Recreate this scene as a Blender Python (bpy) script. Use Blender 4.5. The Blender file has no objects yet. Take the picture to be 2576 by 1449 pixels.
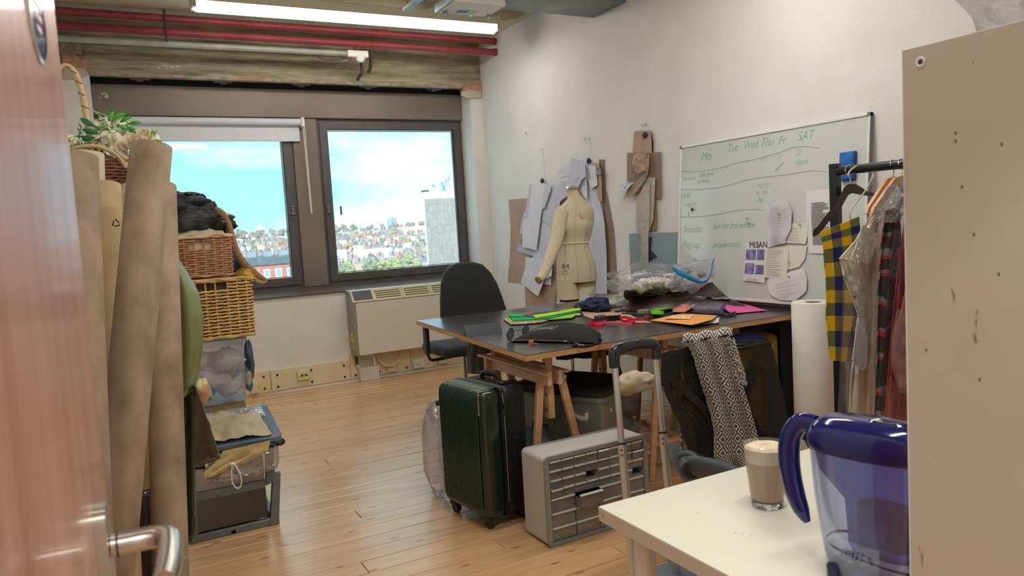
import bpy, bmesh, math, random
from mathutils import Vector, Matrix, noise, geometry
PI = math.pi
V = Vector
S = bpy.context.scene
COL = S.collection
rnd = random.Random(7)

# ------------------------------------------------------------ camera (calibrated in the 2576x1449 frame)
F = 1883.0
_x = V((4850-1288, 355-724.5, F)).normalized()
_y = V((282-1288, 627-724.5, F)); _y = (_y - _y.dot(_x)*_x).normalized()
_z = _x.cross(_y)
CAM = V((0, 0, 1.40))
def _w(v): return V((_x.dot(v), _y.dot(v), _z.dot(v)))
RIGHT, DOWN, FWD = _w(V((1,0,0))), _w(V((0,1,0))), _w(V((0,0,1)))
cam = bpy.data.cameras.new('camera'); camo = bpy.data.objects.new('camera', cam); COL.objects.link(camo)
camo.matrix_world = Matrix(((RIGHT.x, -DOWN.x, -FWD.x, CAM.x), (RIGHT.y, -DOWN.y, -FWD.y, CAM.y), (RIGHT.z, -DOWN.z, -FWD.z, CAM.z), (0,0,0,1)))
cam.sensor_width = 36; cam.lens = F/2576*36; cam.clip_start = .02; cam.clip_end = 6000
cam.dof.use_dof = True; cam.dof.focus_distance = 3.2; cam.dof.aperture_fstop = 7.5
S.camera = camo
S.view_settings.view_transform = 'Standard'; S.view_settings.look = 'None'
S.view_settings.gamma = 1; S.view_settings.use_curve_mapping = False
S.view_settings.exposure = 0.38
S.cycles.use_denoising = True
S.cycles.max_bounces = 10; S.cycles.transparent_max_bounces = 24; S.cycles.transmission_bounces = 8
S.cycles.caustics_reflective = False; S.cycles.caustics_refractive = False
S.cycles.sample_clamp_indirect = 6

def ray(px, py): return _w(V((px-1288, py-724.5, F)))/F
def OZ(px, py, z): d = ray(px, py); return CAM + d*((z-CAM.z)/d.z)
def OY(px, py, y): d = ray(px, py); return CAM + d*(y/d.y)
def OX(px, py, x): d = ray(px, py); return CAM + d*(x/d.x)
def OD(px, py, t): return CAM + ray(px, py)*t

def c(h, a=1.0):
    h = h.lstrip('#'); v = [int(h[i:i+2], 16)/255 for i in (0,2,4)]
    return tuple(((x/12.92) if x <= .04045 else ((x+.055)/1.055)**2.4) for x in v)+(a,)

# ------------------------------------------------------------ world: cyan winter sky with white cumulus
W = bpy.data.worlds.new('sky'); S.world = W; W.use_nodes = True
nt = W.node_tree; nt.nodes.clear()
def N(t, ty, **k):
    n = t.nodes.new(ty)
    for a, b in k.items(): setattr(n, a, b)
    return n
out = N(nt, 'ShaderNodeOutputWorld'); bg = N(nt, 'ShaderNodeBackground'); tc = N(nt, 'ShaderNodeTexCoord')
mp = N(nt, 'ShaderNodeMapping'); mp.inputs['Scale'].default_value = (1.0, 1.0, 3.4); mp.inputs['Location'].default_value = (3.3, 5.1, .45)
ns = N(nt, 'ShaderNodeTexNoise'); ns.inputs['Scale'].default_value = 2.6; ns.inputs['Detail'].default_value = 9; ns.inputs['Roughness'].default_value = .55
rp = N(nt, 'ShaderNodeValToRGB'); rp.color_ramp.elements[0].position = .46; rp.color_ramp.elements[0].color = (0,0,0,1); rp.color_ramp.elements[1].position = .66; rp.color_ramp.elements[1].color = (1,1,1,1)
sep = N(nt, 'ShaderNodeSeparateXYZ'); gr = N(nt, 'ShaderNodeValToRGB')
e = gr.color_ramp.elements; e[0].position = 0; e[0].color = (.145,.29,.375,1); e[1].position = .35; e[1].color = (.15,.275,.315,1)
x_ = e.new(.10); x_.color = (.122,.262,.32,1)
x_ = e.new(.20); x_.color = (.153,.29,.335,1)
mx = N(nt, 'ShaderNodeMix', data_type='RGBA')
nt.links.new(tc.outputs['Generated'], mp.inputs['Vector']); nt.links.new(mp.outputs[0], ns.inputs['Vector']); nt.links.new(ns.outputs['Fac'], rp.inputs[0])
nt.links.new(tc.outputs['Generated'], sep.inputs[0]); nt.links.new(sep.outputs['Z'], gr.inputs[0])
nt.links.new(rp.outputs[0], mx.inputs[0]); nt.links.new(gr.outputs[0], mx.inputs[6]); mx.inputs[7].default_value = (.42,.46,.52,1)
nt.links.new(mx.outputs[2], bg.inputs[0]); bg.inputs[1].default_value = 3.3; nt.links.new(bg.outputs[0], out.inputs[0])

def light(name, ty, loc, energy, col=(1,1,1), rot=(0,0,0), size=None, size_y=None, **k):
    l = bpy.data.lights.new(name, ty); l.energy = energy; l.color = col
    if ty == 'AREA':
        l.shape = 'RECTANGLE'; l.size = size; l.size_y = size_y
    for a, b in k.items(): setattr(l, a, b)
    o = bpy.data.objects.new(name, l); o.location = loc; o.rotation_euler = rot; COL.objects.link(o); return o
# the low winter sun lights the town only (it comes from behind the building)
light('sun', 'SUN', (0,0,50), 4.6, (1,.93,.82), (math.radians(58), 0, math.radians(-28)), angle=.01)
# light of the visible batten and two added fill battens (housings further down)
LAMPS = [(1.9, 5.93, 3.095), (1.9, 2.9, 3.05), (1.0, .9, 3.05)]
LAMP_W = [9, 17, 16]
for p, w in zip(LAMPS, LAMP_W):
    light('batten_or_fill_light', 'AREA', (p[0], p[1], p[2]-.035), w, (1,.98,.955), (0,0,0), 2.4 if p[0] > 1.5 else 1.2, .09)
light('corridor_fill', 'AREA', (.3, -1.2, 2.75), 46, (1,.95,.88), (0,0,0), 1.2, .2)  # added unseen lamp, fills the foreground from the corridor side

# ------------------------------------------------------------ materials
MC = {}
def mat(name, col, col2=None, rough=.5, metal=0, scale=6, stretch=(1,1,1), bump=0, bscale=40, bstretch=None, contrast=(.35,.65), coat=0, sub=0, emit=0, spec=.5, objrand=0, det=4, sheen=0, coord='Object'):
    if name in MC: return MC[name]
    m = bpy.data.materials.new(name); m.use_nodes = True; t = m.node_tree; b = t.nodes['Principled BSDF']
    b.inputs['Base Color'].default_value = c(col); b.inputs['Roughness'].default_value = rough; b.inputs['Metallic'].default_value = metal
    b.inputs['Coat Weight'].default_value = coat; b.inputs['Specular IOR Level'].default_value = spec
    b.inputs['Coat Roughness'].default_value = .08; b.inputs['Sheen Weight'].default_value = sheen
    tcn = N(t, 'ShaderNodeTexCoord')
    colout = None
    if col2:
        mp = N(t, 'ShaderNodeMapping'); mp.inputs['Scale'].default_value = stretch
        n = N(t, 'ShaderNodeTexNoise'); n.inputs['Scale'].default_value = scale; n.inputs['Detail'].default_value = det; n.inputs['Roughness'].default_value = .6
        r = N(t, 'ShaderNodeValToRGB'); r.color_ramp.elements[0].position = contrast[0]; r.color_ramp.elements[1].position = contrast[1]
        r.color_ramp.elements[0].color = c(col); r.color_ramp.elements[1].color = c(col2)
        t.links.new(tcn.outputs[coord], mp.inputs[0]); t.links.new(mp.outputs[0], n.inputs['Vector']); t.links.new(n.outputs['Fac'], r.inputs[0])
        colout = r.outputs[0]
        if objrand:
            oi = N(t, 'ShaderNodeObjectInfo'); add = N(t, 'ShaderNodeVectorMath', operation='ADD'); sc = N(t, 'ShaderNodeVectorMath', operation='SCALE')
            t.links.new(oi.outputs['Random'], sc.inputs[0]); sc.inputs['Scale'].default_value = 37.0
            t.links.new(tcn.outputs[coord], add.inputs[0]); t.links.new(sc.outputs[0], add.inputs[1]); t.links.new(add.outputs[0], mp.inputs[0])
    if objrand:
        if colout is None:
            rg = N(t, 'ShaderNodeRGB'); rg.outputs[0].default_value = c(col); colout = rg.outputs[0]
        oi = N(t, 'ShaderNodeObjectInfo'); hs = N(t, 'ShaderNodeHueSaturation'); mr = N(t, 'ShaderNodeMapRange')
        mr.inputs['To Min'].default_value = 1-objrand; mr.inputs['To Max'].default_value = 1+objrand
        t.links.new(oi.outputs['Random'], mr.inputs[0]); t.links.new(mr.outputs[0], hs.inputs['Value']); t.links.new(colout, hs.inputs['Color']); colout = hs.outputs[0]
    if colout is not None: t.links.new(colout, b.inputs['Base Color'])
    if bump:
        mp2 = N(t, 'ShaderNodeMapping'); mp2.inputs['Scale'].default_value = bstretch or stretch
        n2 = N(t, 'ShaderNodeTexNoise'); n2.inputs['Scale'].default_value = bscale; n2.inputs['Detail'].default_value = 4
        bp = N(t, 'ShaderNodeBump'); bp.inputs['Strength'].default_value = min(1, bump); bp.inputs['Distance'].default_value = .01
        t.links.new(tcn.outputs[coord], mp2.inputs[0]); t.links.new(mp2.outputs[0], n2.inputs['Vector']); t.links.new(n2.outputs['Fac'], bp.inputs['Height']); t.links.new(bp.outputs[0], b.inputs['Normal'])
    if emit:
        b.inputs['Emission Color'].default_value = c(col); b.inputs['Emission Strength'].default_value = emit
    MC[name] = m; return m

def film(name, tint='#ffffff', diff=.18, gloss=.12, rough=.12, dcol='#ffffff', bump=.0, bscale=30):
    """thin transparent plastic / window pane: mostly lets light through, some sheen, some milkiness"""
    if name in MC: return MC[name]
    m = bpy.data.materials.new(name); m.use_nodes = True; t = m.node_tree; t.nodes.clear()
    o = N(t, 'ShaderNodeOutputMaterial'); tr = N(t, 'ShaderNodeBsdfTransparent'); tr.inputs[0].default_value = c(tint)
    df = N(t, 'ShaderNodeBsdfDiffuse'); df.inputs[0].default_value = c(dcol); tl = N(t, 'ShaderNodeBsdfTranslucent'); tl.inputs[0].default_value = c(dcol)
    gl = N(t, 'ShaderNodeBsdfGlossy'); gl.inputs['Roughness'].default_value = rough
    m0 = N(t, 'ShaderNodeMixShader'); m0.inputs[0].default_value = .4; t.links.new(df.outputs[0], m0.inputs[1]); t.links.new(tl.outputs[0], m0.inputs[2])
    m1 = N(t, 'ShaderNodeMixShader'); m1.inputs[0].default_value = diff; t.links.new(tr.outputs[0], m1.inputs[1]); t.links.new(m0.outputs[0], m1.inputs[2])
    lw = N(t, 'ShaderNodeLayerWeight'); lw.inputs[0].default_value = .35
    ml = N(t, 'ShaderNodeMath', operation='MULTIPLY_ADD'); ml.inputs[1].default_value = .28; ml.inputs[2].default_value = gloss; ml.use_clamp = True
    if gloss <= .02: ml.inputs[1].default_value = .08
    t.links.new(lw.outputs['Fresnel'], ml.inputs[0])
    m2 = N(t, 'ShaderNodeMixShader'); t.links.new(ml.outputs[0], m2.inputs[0]); t.links.new(m1.outputs[0], m2.inputs[1]); t.links.new(gl.outputs[0], m2.inputs[2])
    if bump:
        tcn = N(t, 'ShaderNodeTexCoord'); n2 = N(t, 'ShaderNodeTexNoise'); n2.inputs['Scale'].default_value = bscale; n2.inputs['Detail'].default_value = 3
        bp = N(t, 'ShaderNodeBump'); bp.inputs['Strength'].default_value = bump; bp.inputs['Distance'].default_value = .02
        t.links.new(tcn.outputs['Object'], n2.inputs['Vector']); t.links.new(n2.outputs['Fac'], bp.inputs['Height'])
        for n in (gl, lw, df): t.links.new(bp.outputs[0], n.inputs['Normal'])
    t.links.new(m2.outputs[0], o.inputs[0]); MC[name] = m; return m

# ------------------------------------------------------------ geometry helpers
def tag(o, label=None, cat=None, group=None, kind=None):
    if label: o['label'] = label
    if cat: o['category'] = cat
    if group: o['group'] = group
    if kind: o['kind'] = kind
    return o
def thing(name, label, cat, loc=(0,0,0), rz=0, group=None):
    o = bpy.data.objects.new(name, None); COL.objects.link(o); o.location = loc; o.rotation_euler = (0,0,rz); o.empty_display_size = .1
    return tag(o, label, cat, group)
def link(name, me, m, parent=None, smooth=False, kind=None):
    me.materials.clear()
    for q in (m if isinstance(m, (list, tuple)) else [m]): me.materials.append(q)
    if smooth:
        me.polygons.foreach_set('use_smooth', [True]*len(me.polygons))
        me.set_sharp_from_angle(angle=math.radians(smooth if smooth is not True else 40))
    o = bpy.data.objects.new(name, me); COL.objects.link(o)
    if parent is not None: o.parent = parent
    if kind: o['kind'] = kind
    return o
def dup(root, loc=None, rz=None, label=None, parent=None, **k):
    r = root.copy(); COL.objects.link(r)
    if parent is not None: r.parent = parent
    if loc is not None: r.location = loc
    if rz is not None: r.rotation_euler = (r.rotation_euler[0], r.rotation_euler[1], rz)
    if label: r['label'] = label
    for ch in [o for o in KIDS.get(root.name, [])]:
        cc = ch.copy(); COL.objects.link(cc); cc.parent = r
        for g in KIDS.get(ch.name, []):
            d = g.copy(); COL.objects.link(d); d.parent = cc
    return r
KIDS = {}
def kids(root):
    "remember the children of a thing that will be copied"
    KIDS[root.name] = [o for o in COL.objects if o.parent == root]
    for ch in KIDS[root.name]: KIDS[ch.name] = [o for o in COL.objects if o.parent == ch]
    return root

def fz(p):
    return noise.noise(p)+.55*noise.noise(p*2.1+V((3,1,7)))+.35*abs(noise.noise(p*4.3))+.15*noise.noise(p*9)
from mathutils.bvhtree import BVHTree
def drape(objs, target, off=.0012):
    me = target.data; me.calc_loop_triangles(); bv = BVHTree.FromPolygons([v.co for v in me.vertices], [tuple(t.vertices) for t in me.loop_triangles])
    for o in objs:
        z0 = min(v.co.z for v in o.data.vertices)
        for v in o.data.vertices:
            h = bv.ray_cast(V((v.co.x, v.co.y, 5)), V((0,0,-1)))
            if h[0] is not None: v.co.z = h[0].z+off
class MB:
    def __init__(s): s.b = bmesh.new()
    def box(s, lo, hi, M=None, bev=0, seg=2):
        lo, hi = V(lo), V(hi); vs = [s.b.verts.new(V((x,y,z))) for x in (lo.x,hi.x) for y in (lo.y,hi.y) for z in (lo.z,hi.z)]
        fs = [s.b.faces.new([vs[i] for i in q]) for q in ((0,1,3,2),(4,6,7,5),(0,4,5,1),(2,3,7,6),(0,2,6,4),(1,5,7,3))]
        if bev:
            es = list({e for f in fs for e in f.edges})
            r = bmesh.ops.bevel(s.b, geom=es, offset=bev, segments=seg, affect='EDGES', profile=.5)
            vs = list({v for f in r['faces'] for v in f.verts} | {v for v in vs if v.is_valid} | {v for f in fs if f.is_valid for v in f.verts})
        if M is not None:
            for v in vs: v.co = M @ v.co
        return s
    def cbox(s, ctr, size, M=None, bev=0, seg=2):
        ctr, h = V(ctr), V(size)/2; return s.box(ctr-h, ctr+h, M, bev, seg)
    def rings(s, rings, close=True, cap=True):
        R = [[s.b.verts.new(V(p)) for p in r] for r in rings]; n = len(R[0])
        for a, b in zip(R, R[1:]):
            for i in range(n if close else n-1):
                j = (i+1) % n
                try: s.b.faces.new((a[i], a[j], b[j], b[i]))
                except ValueError: pass
        if cap and close:
            s.b.faces.new(list(reversed(R[0]))); s.b.faces.new(R[-1])
        return s
    def tube(s, pts, r, seg=10, cap=True, flat=None):
        pts = [V(p) for p in pts]; rr = r if isinstance(r, (list, tuple)) else [r]*len(pts); R = []
        if 4 <= len(pts) <= 14 and seg >= 8:
            Q, q = [], []
            for i in range(len(pts)-1):
                p0, p1, p2, p3 = pts[max(i-1,0)], pts[i], pts[i+1], pts[min(i+2,len(pts)-1)]
                for k in range(5):
                    t = k/5; Q.append(.5*((2*p1)+(p2-p0)*t+(2*p0-5*p1+4*p2-p3)*t*t+(3*p1-p0-3*p2+p3)*t**3)); q.append(rr[i]+(rr[i+1]-rr[i])*t)
            pts = Q+[pts[-1]]; rr = q+[rr[-1]]
        prev = None
        for i, p in enumerate(pts):
            t = (pts[min(i+1, len(pts)-1)]-pts[max(i-1, 0)]).normalized()
            if prev is None:
                u = V((0,0,1)) if abs(t.z) < .9 else V((1,0,0)); u = (u-u.dot(t)*t).normalized()
            else: u = (prev-prev.dot(t)*t).normalized()
            prev = u; v = t.cross(u)
            fl = flat or 1
            R.append([p+u*math.cos(2*PI*k/seg)*rr[i]+v*math.sin(2*PI*k/seg)*rr[i]*fl for k in range(seg)])
        return s.rings(R, True, cap)
    def cyl(s, p0, p1, r, r1=None, seg=24): return s.tube([p0, p1], [r, r if r1 is None else r1], seg)
    def lathe(s, prof, ctr=(0,0,0), seg=32, cap=True, M=None, sq=1):
        ctr = V(ctr); R = []
        for r, z in prof:
            ring = [ctr+V((r*math.cos(2*PI*k/seg), r*sq*math.sin(2*PI*k/seg), z)) for k in range(seg)]
            if M is not None: ring = [M @ p for p in ring]
            R.append(ring)
        return s.rings(R, True, cap)
    def ell(s, ctr, rad, seg=16, nz=0, ns=3.0, M=None, seed=0):
        ctr, rad = V(ctr), V(rad); r = bmesh.ops.create_uvsphere(s.b, u_segments=seg, v_segments=max(6, seg//2+2), radius=1)
        for v in r['verts']:
            p = v.co.copy(); k = 1
            if nz: k = 1+nz*fz(p*ns+V((seed*3.1, seed*1.7, seed)))
            q = V((p.x*rad.x, p.y*rad.y, p.z*rad.z))*k
            v.co = (M @ q if M is not None else q)+ctr
        return s
    def poly(s, pts, th, M=None, holes=()):
        """flat outline in XY given thickness th along Z (0..th)"""
        loops = [[V((p[0], p[1], 0)) for p in pts]]+[[V((p[0], p[1], 0)) for p in h] for h in holes]
        tri = geometry.tessellate_polygon(loops); flat = [p for l in loops for p in l]
        A = [s.b.verts.new(p) for p in flat]; B = [s.b.verts.new(p+V((0,0,th))) for p in flat]
        for t in tri:
            try: s.b.faces.new([A[i] for i in t]); s.b.faces.new([B[i] for i in reversed(t)])
            except ValueError: pass
        k = 0
        for l in loops:
            n = len(l)
            for i in range(n):
                j = (i+1) % n
                try: s.b.faces.new((A[k+i], A[k+j], B[k+j], B[k+i]))
                except ValueError: pass
            k += n
        if M is not None:
            for v in A+B: v.co = M @ v.co
        return s
    def grid(s, fn, nu, nv, th=0):
        P = [[V(fn(i/nu, j/nv)) for j in range(nv+1)] for i in range(nu+1)]
        A = [[s.b.verts.new(p) for p in r] for r in P]
        for i in range(nu):
            for j in range(nv): s.b.faces.new((A[i][j], A[i+1][j], A[i+1][j+1], A[i][j+1]))
        if th:
            B = []
            for i in range(nu+1):
                r = []
                for j in range(nv+1):
                    a = P[min(i+1, nu)][j]-P[max(i-1, 0)][j]; b = P[i][min(j+1, nv)]-P[i][max(j-1, 0)]
                    n = a.cross(b); n = n.normalized() if n.length > 1e-9 else V((0,0,1)); r.append(s.b.verts.new(P[i][j]-n*th))
                B.append(r)
            for i in range(nu):
                for j in range(nv): s.b.faces.new((B[i][j], B[i][j+1], B[i+1][j+1], B[i+1][j]))
            for i in range(nu):
                s.b.faces.new((A[i][0], B[i][0], B[i+1][0], A[i+1][0])); s.b.faces.new((A[i][nv], A[i+1][nv], B[i+1][nv], B[i][nv]))
            for j in range(nv):
                s.b.faces.new((A[0][j], A[0][j+1], B[0][j+1], B[0][j])); s.b.faces.new((A[nu][j], B[nu][j], B[nu][j+1], A[nu][j+1]))
        return s
    def uvgrid(s): return s
    def out(s, name, m, parent=None, smooth=False, kind=None, M=None, normals=True):
        if M is not None: s.b.transform(M)
        if normals: bmesh.ops.recalc_face_normals(s.b, faces=s.b.faces)
        me = bpy.data.meshes.new(name); s.b.to_mesh(me); s.b.free(); return link(name, me, m, parent, smooth, kind)
def XF(loc=(0,0,0), rx=0, ry=0, rz=0):
    return Matrix.Translation(V(loc)) @ Matrix.Rotation(rz, 4, 'Z') @ Matrix.Rotation(ry, 4, 'Y') @ Matrix.Rotation(rx, 4, 'X')
def frame_m(o, u, v):
    "matrix with local X along u, Y along v, Z = u x v"
    u = V(u).normalized(); v = V(v); v = (v-v.dot(u)*u).normalized(); w = u.cross(v); o = V(o)
    return Matrix(((u.x,v.x,w.x,o.x),(u.y,v.y,w.y,o.y),(u.z,v.z,w.z,o.z),(0,0,0,1)))
def text(s, size, M, name, m, parent, shear=0, sx=1, th=.0006, off=0):
    cu = bpy.data.curves.new('t', 'FONT'); cu.body = s; cu.size = size; cu.shear = shear; cu.extrude = th/2; cu.offset = off; cu.resolution_u = 3
    o = bpy.data.objects.new('t', cu); me = bpy.data.meshes.new_from_object(o); bpy.data.objects.remove(o); bpy.data.curves.remove(cu)
    me.transform(M @ Matrix.Diagonal((sx,1,1,1))); me.name = name
    return link(name, me, m, parent)
def superr(w, h, r, n=5, cx=0, cy=0):
    "rounded rectangle outline"
    P = []
    for (sx, sy, a0) in ((1,1,0),(-1,1,90),(-1,-1,180),(1,-1,270)):
        for k in range(n+1):
            a = math.radians(a0+90*k/n); P.append((cx+sx*(w/2-r)+r*math.cos(a), cy+sy*(h/2-r)+r*math.sin(a)))
    return P
# ============================================================ ROOM SHELL
XL, XR, YW, YD, ZC = -.24, 3.51, 7.06, -.22, 3.275
plaster = mat('painted_plaster', '#e1e0de', '#dad9d6', rough=.75, scale=3, bump=.12, bscale=55)
plaster_w = mat('white_paint', '#e4e2de', '#dcdad6', rough=.6, scale=4, bump=.1, bscale=50)
concrete = mat('board_marked_concrete', '#736d5c', '#bfb59c', rough=.9, scale=3.6, stretch=(.8,1,8), bump=.9, bscale=7, bstretch=(1.2,1,9), contrast=(.30,.72), det=10)
ceil_c = mat('ceiling_concrete', '#b3a88f', '#cfc4aa', rough=.9, scale=2.2, bump=.3, bscale=14, det=8)
brown = mat('brown_anodised_panel', '#85776b', '#786b61', rough=.42, metal=.15, scale=1.2, stretch=(1,1,2))
bronze = mat('dark_bronze_frame', '#565052', '#605a5a', rough=.38, metal=.2, scale=9)
black = mat('black_gap', '#16181b', rough=.7)
# floor: boards along X
floor_m = mat('pine_board', '#bd8f60', '#deb98a', rough=.30, scale=2.4, stretch=(1.0,11,11), objrand=.09, bump=.06, bscale=6, bstretch=(1,14,14), contrast=(.25,.78), det=9, coat=.35)
def knots(m):
    t = m.node_tree; b = t.nodes['Principled BSDF']; src = b.inputs['Base Color'].links[0].from_socket
    tcn = N(t,'ShaderNodeTexCoord'); oi = N(t,'ShaderNodeObjectInfo'); sc = N(t,'ShaderNodeVectorMath',operation='SCALE'); sc.inputs['Scale'].default_value = 53
    ad = N(t,'ShaderNodeVectorMath',operation='ADD'); mp = N(t,'ShaderNodeMapping'); mp.inputs['Scale'].default_value = (1.5,4.2,1)
    t.links.new(oi.outputs['Random'], sc.inputs[0]); t.links.new(tcn.outputs['Object'], ad.inputs[0]); t.links.new(sc.outputs[0], ad.inputs[1]); t.links.new(ad.outputs[0], mp.inputs[0])
    vo = N(t,'ShaderNodeTexVoronoi'); vo.inputs['Scale'].default_value = 1.5; vo.inputs['Randomness'].default_value = 1; vo.voronoi_dimensions = '2D'
    t.links.new(mp.outputs[0], vo.inputs['Vector']); r = N(t,'ShaderNodeValToRGB'); r.color_ramp.elements[0].position = .02; r.color_ramp.elements[0].color = (1,1,1,1); r.color_ramp.elements[1].position = .07; r.color_ramp.elements[1].color = (0,0,0,1)
    t.links.new(vo.outputs['Distance'], r.inputs[0]); mx = N(t,'ShaderNodeMix',data_type='RGBA'); t.links.new(r.outputs[0], mx.inputs[0]); t.links.new(src, mx.inputs[6]); mx.inputs[7].default_value = c('#95653c'); t.links.new(mx.outputs[2], b.inputs['Base Color'])
knots(floor_m)
floor_m.node_tree.nodes['Principled BSDF'].inputs['Coat Roughness'].default_value = .24; floor_m.node_tree.nodes['Principled BSDF'].inputs['Coat Weight'].default_value = .7
gapm = mat('floor_gap', '#4a3524', rough=.9)
fl = MB().box((XL-.1, -2.3, -.06), (XR+.1, YW+.25, -.018)).out('floor', gapm, kind='structure')
y = -2.28; row = 0
while y < YW:
    w = .122; x = XL-.02-rnd.random()*1.6; y1 = min(y+w-.0035, YW)
    while x < XR:
        L = 1.5+rnd.random()*1.9; x1 = min(x+L, XR); x0 = max(x, XL)
        if x1-x0 > .02:
            dz = rnd.uniform(-.0012, .0006)
            MB().box((x0, y, -.02), (x1-.003, y1, dz), bev=.0018, seg=1).out('floor_board', floor_m, fl)
        x += L
    y += w; row += 1
# walls
MB().box((XR, YD, 0), (XR+.12, YW+.3, ZC+.3)).out('wall_right', plaster, kind='structure')
MB().box((XL-.12, YD, 0), (XL, YW+.3, ZC+.3)).out('wall_left', plaster_w, kind='structure')
# wall with the door opening, and the corridor behind the camera
wd = MB(); wd.box((XL-.12, YD-.12, 0), (-.19, YD, ZC)); wd.box((.80, YD-.12, 0), (XR+.12, YD, ZC)); wd.box((-.19, YD-.12, 2.1), (.80, YD, ZC)); wd.out('wall_door', plaster_w, kind='structure')
wc = MB(); wc.box((-1.1, -2.42, 0), (2.2, -2.3, ZC)); wc.box((-1.22, -2.42, 0), (-1.1, YD-.12, ZC)); wc.box((2.2, -2.42, 0), (2.32, YD-.12, ZC)); wc.out('wall_corridor', plaster_w, kind='structure')
MB().box((-1.2, -2.4, -.06), (2.3, YD, -.02)).out('trim_4', gapm, kind='structure')
# ceiling with rounded pockets
holes = []
def stad(cx, cy, L, w, n=10):
    r = w/2; P = []
    for k in range(n+1): a = -PI/2+PI*k/n; P.append((cx+L/2-r+r*math.cos(a), cy+r*math.sin(a)))
    for k in range(n+1): a = PI/2+PI*k/n; P.append((cx-L/2+r+r*math.cos(a), cy+r*math.sin(a)))
    return P
for cy in (6.02, 5.2, 4.3, 3.4, 2.5, 1.6, .7):
    for cx in (.36, 1.28, 2.17, 3.06): holes.append(stad(cx, cy, .78, .42))
cb = MB(); cb.poly([(XL-.1, -2.4), (XR+.1, -2.4), (XR+.1, YW+.3), (XL-.1, YW+.3)], .16, Matrix.Translation((0,0,ZC)), holes)
cb.box((XL-1.1, -2.5, ZC+.16), (XR+.12, YW+.4, ZC+.3)); cb.box((-1.2, -2.42, ZC), (XL-.1, YD, ZC+.2)); cb.out('ceiling', ceil_c, kind='structure')
# window wall
ww = MB(); ww.box((XL-.1, YW, 0), (XR+.1, YW+.30, .865)); ww.box((XL, YW, .865), (-.035, YW+.30, 2.865)); ww.box((3.372, YW, .865), (XR, YW+.30, 2.86)); wwo = ww.out('wall_window', plaster_w, kind='structure')
bm_ = MB(); bm_.box((XL, YW+.004, 2.83), (XR, YW+.12, ZC), bev=.004, seg=1); bm_.box((XL-.1, YW+.12, 2.87), (XR+.1, YW+.45, ZC+.3)); bm_.out('beam', concrete, kind='structure')
# chipped render edge along the beam's lower arris and the cracked patches of brick
chip = mat('chipped_render', '#b9ab96', '#8f836f', rough=.95, scale=14, bump=.6, bscale=30)
def edge(u, v):
    x = -.03+u*3.4; return (x, YW-.006+.012*v-.004*noise.noise(V((x*9, 0, v*3))), 2.822+.030*v+.010*noise.noise(V((x*7, 3, 0))))
MB().grid(edge, 90, 3, th=.012).out('trim_1', chip, kind='structure')
brick = mat('exposed_brick', '#b07f68', '#c39782', rough=.9, scale=18, bump=.8, bscale=30)
def patch(name, pts, yy, th, m):
    P = [OY(px, py, yy) for px, py in pts]; M = Matrix(((1,0,0,0),(0,0,-1,yy+.002),(0,1,0,0),(0,0,0,1)))
    return MB().poly([(p.x, p.z) for p in P], th, M).out(name, m, wwo)
patch('brick_patch', [(152,128),(185,133),(204,152),(209,150),(218,142),(222,165),(228,186),(215,172),(160,170)], YW-.006, .012, brick)
patch('brick_patch', [(1176,212),(1209,208),(1211,230),(1178,226),(1160,232),(1163,224)], YW-.006, .012, brick)
patch('broken_concrete', [(150,84),(203,88),(207,140),(186,134),(152,128)], YW-.012, .014, chip)
patch('filler_strip', [(1160,231),(1178,226),(1211,230),(1211,246),(1180,248),(1160,240)], YW-.010, .008, mat('filler','#c9c2b4','#b9b09f',rough=.9,scale=20))
patch('filler_strip', [(160,170),(214,172),(222,190),(200,198),(162,200)], YW-.010, .008, MC['filler'])
# window assembly
YG = 7.33
def wrect(mb, px0, py0, px1, py1, y0, y1, z0=None, z1=None):
    a = OY(px0, py0, y0); b = OY(px1, py1, y0)
    mb.box((min(a.x,b.x), y0, min(a.z,b.z) if z0 is None else z0), (max(a.x,b.x), y1, max(a.z,b.z) if z1 is None else z1))
zt = OY(1150,302,YG-.06).z
hd = MB(); hd.box((-.035, YG-.06, zt), (3.372, YG+.1, 2.795), bev=.004, seg=1); hd.out('trim_2', brown, kind='structure')
gp = MB(); gp.box((-.035, YG-.03, 2.80), (3.372, YG+.1, 2.87)); gp.out('gap_shade', black, kind='structure')  # black strip standing in for the shade in the gap under the beam
for px in (352, 560, 757, 925, 1090):
    p = OY(px, 200+(px-350)*.028, YG-.09); MB().cbox((p.x, YG-.1, 2.833), (.16, .05, .012), bev=.003, seg=1).cbox((p.x, YG-.09, 2.822), (.05, .04, .014)).out('ceiling_clip', mat('galvanised','#8b959b','#a3adb3',rough=.35,metal=.8,scale=8), wwo)
sl = MB(); sl.poly([(YW-.015,.862),(YW-.015,.878),(YG,.915),(YG,.862)], 3.41, Matrix(((0,0,1,-.037),(1,0,0,0),(0,1,0,0),(0,0,0,1)))); sl.out('sill', mat('sill_brown','#5a4e48','#655953',rough=.45,scale=8), kind='structure')
sil2 = MB(); sil2.box((-.035,YG-.03,.90),(3.372,YG+.02,.935),bev=.004,seg=1).out('sill', bronze, kind='structure')
glass = film('window_glass', '#f6fcfc', diff=.045, gloss=.015, rough=.02)
xm0, xm1 = 1.60, 1.835
mul = MB(); mul.box((xm0, YG-.035, .93), (xm1, YG+.1, zt+.02), bev=.003, seg=1); mul.out('mullion', brown, kind='structure')
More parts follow.
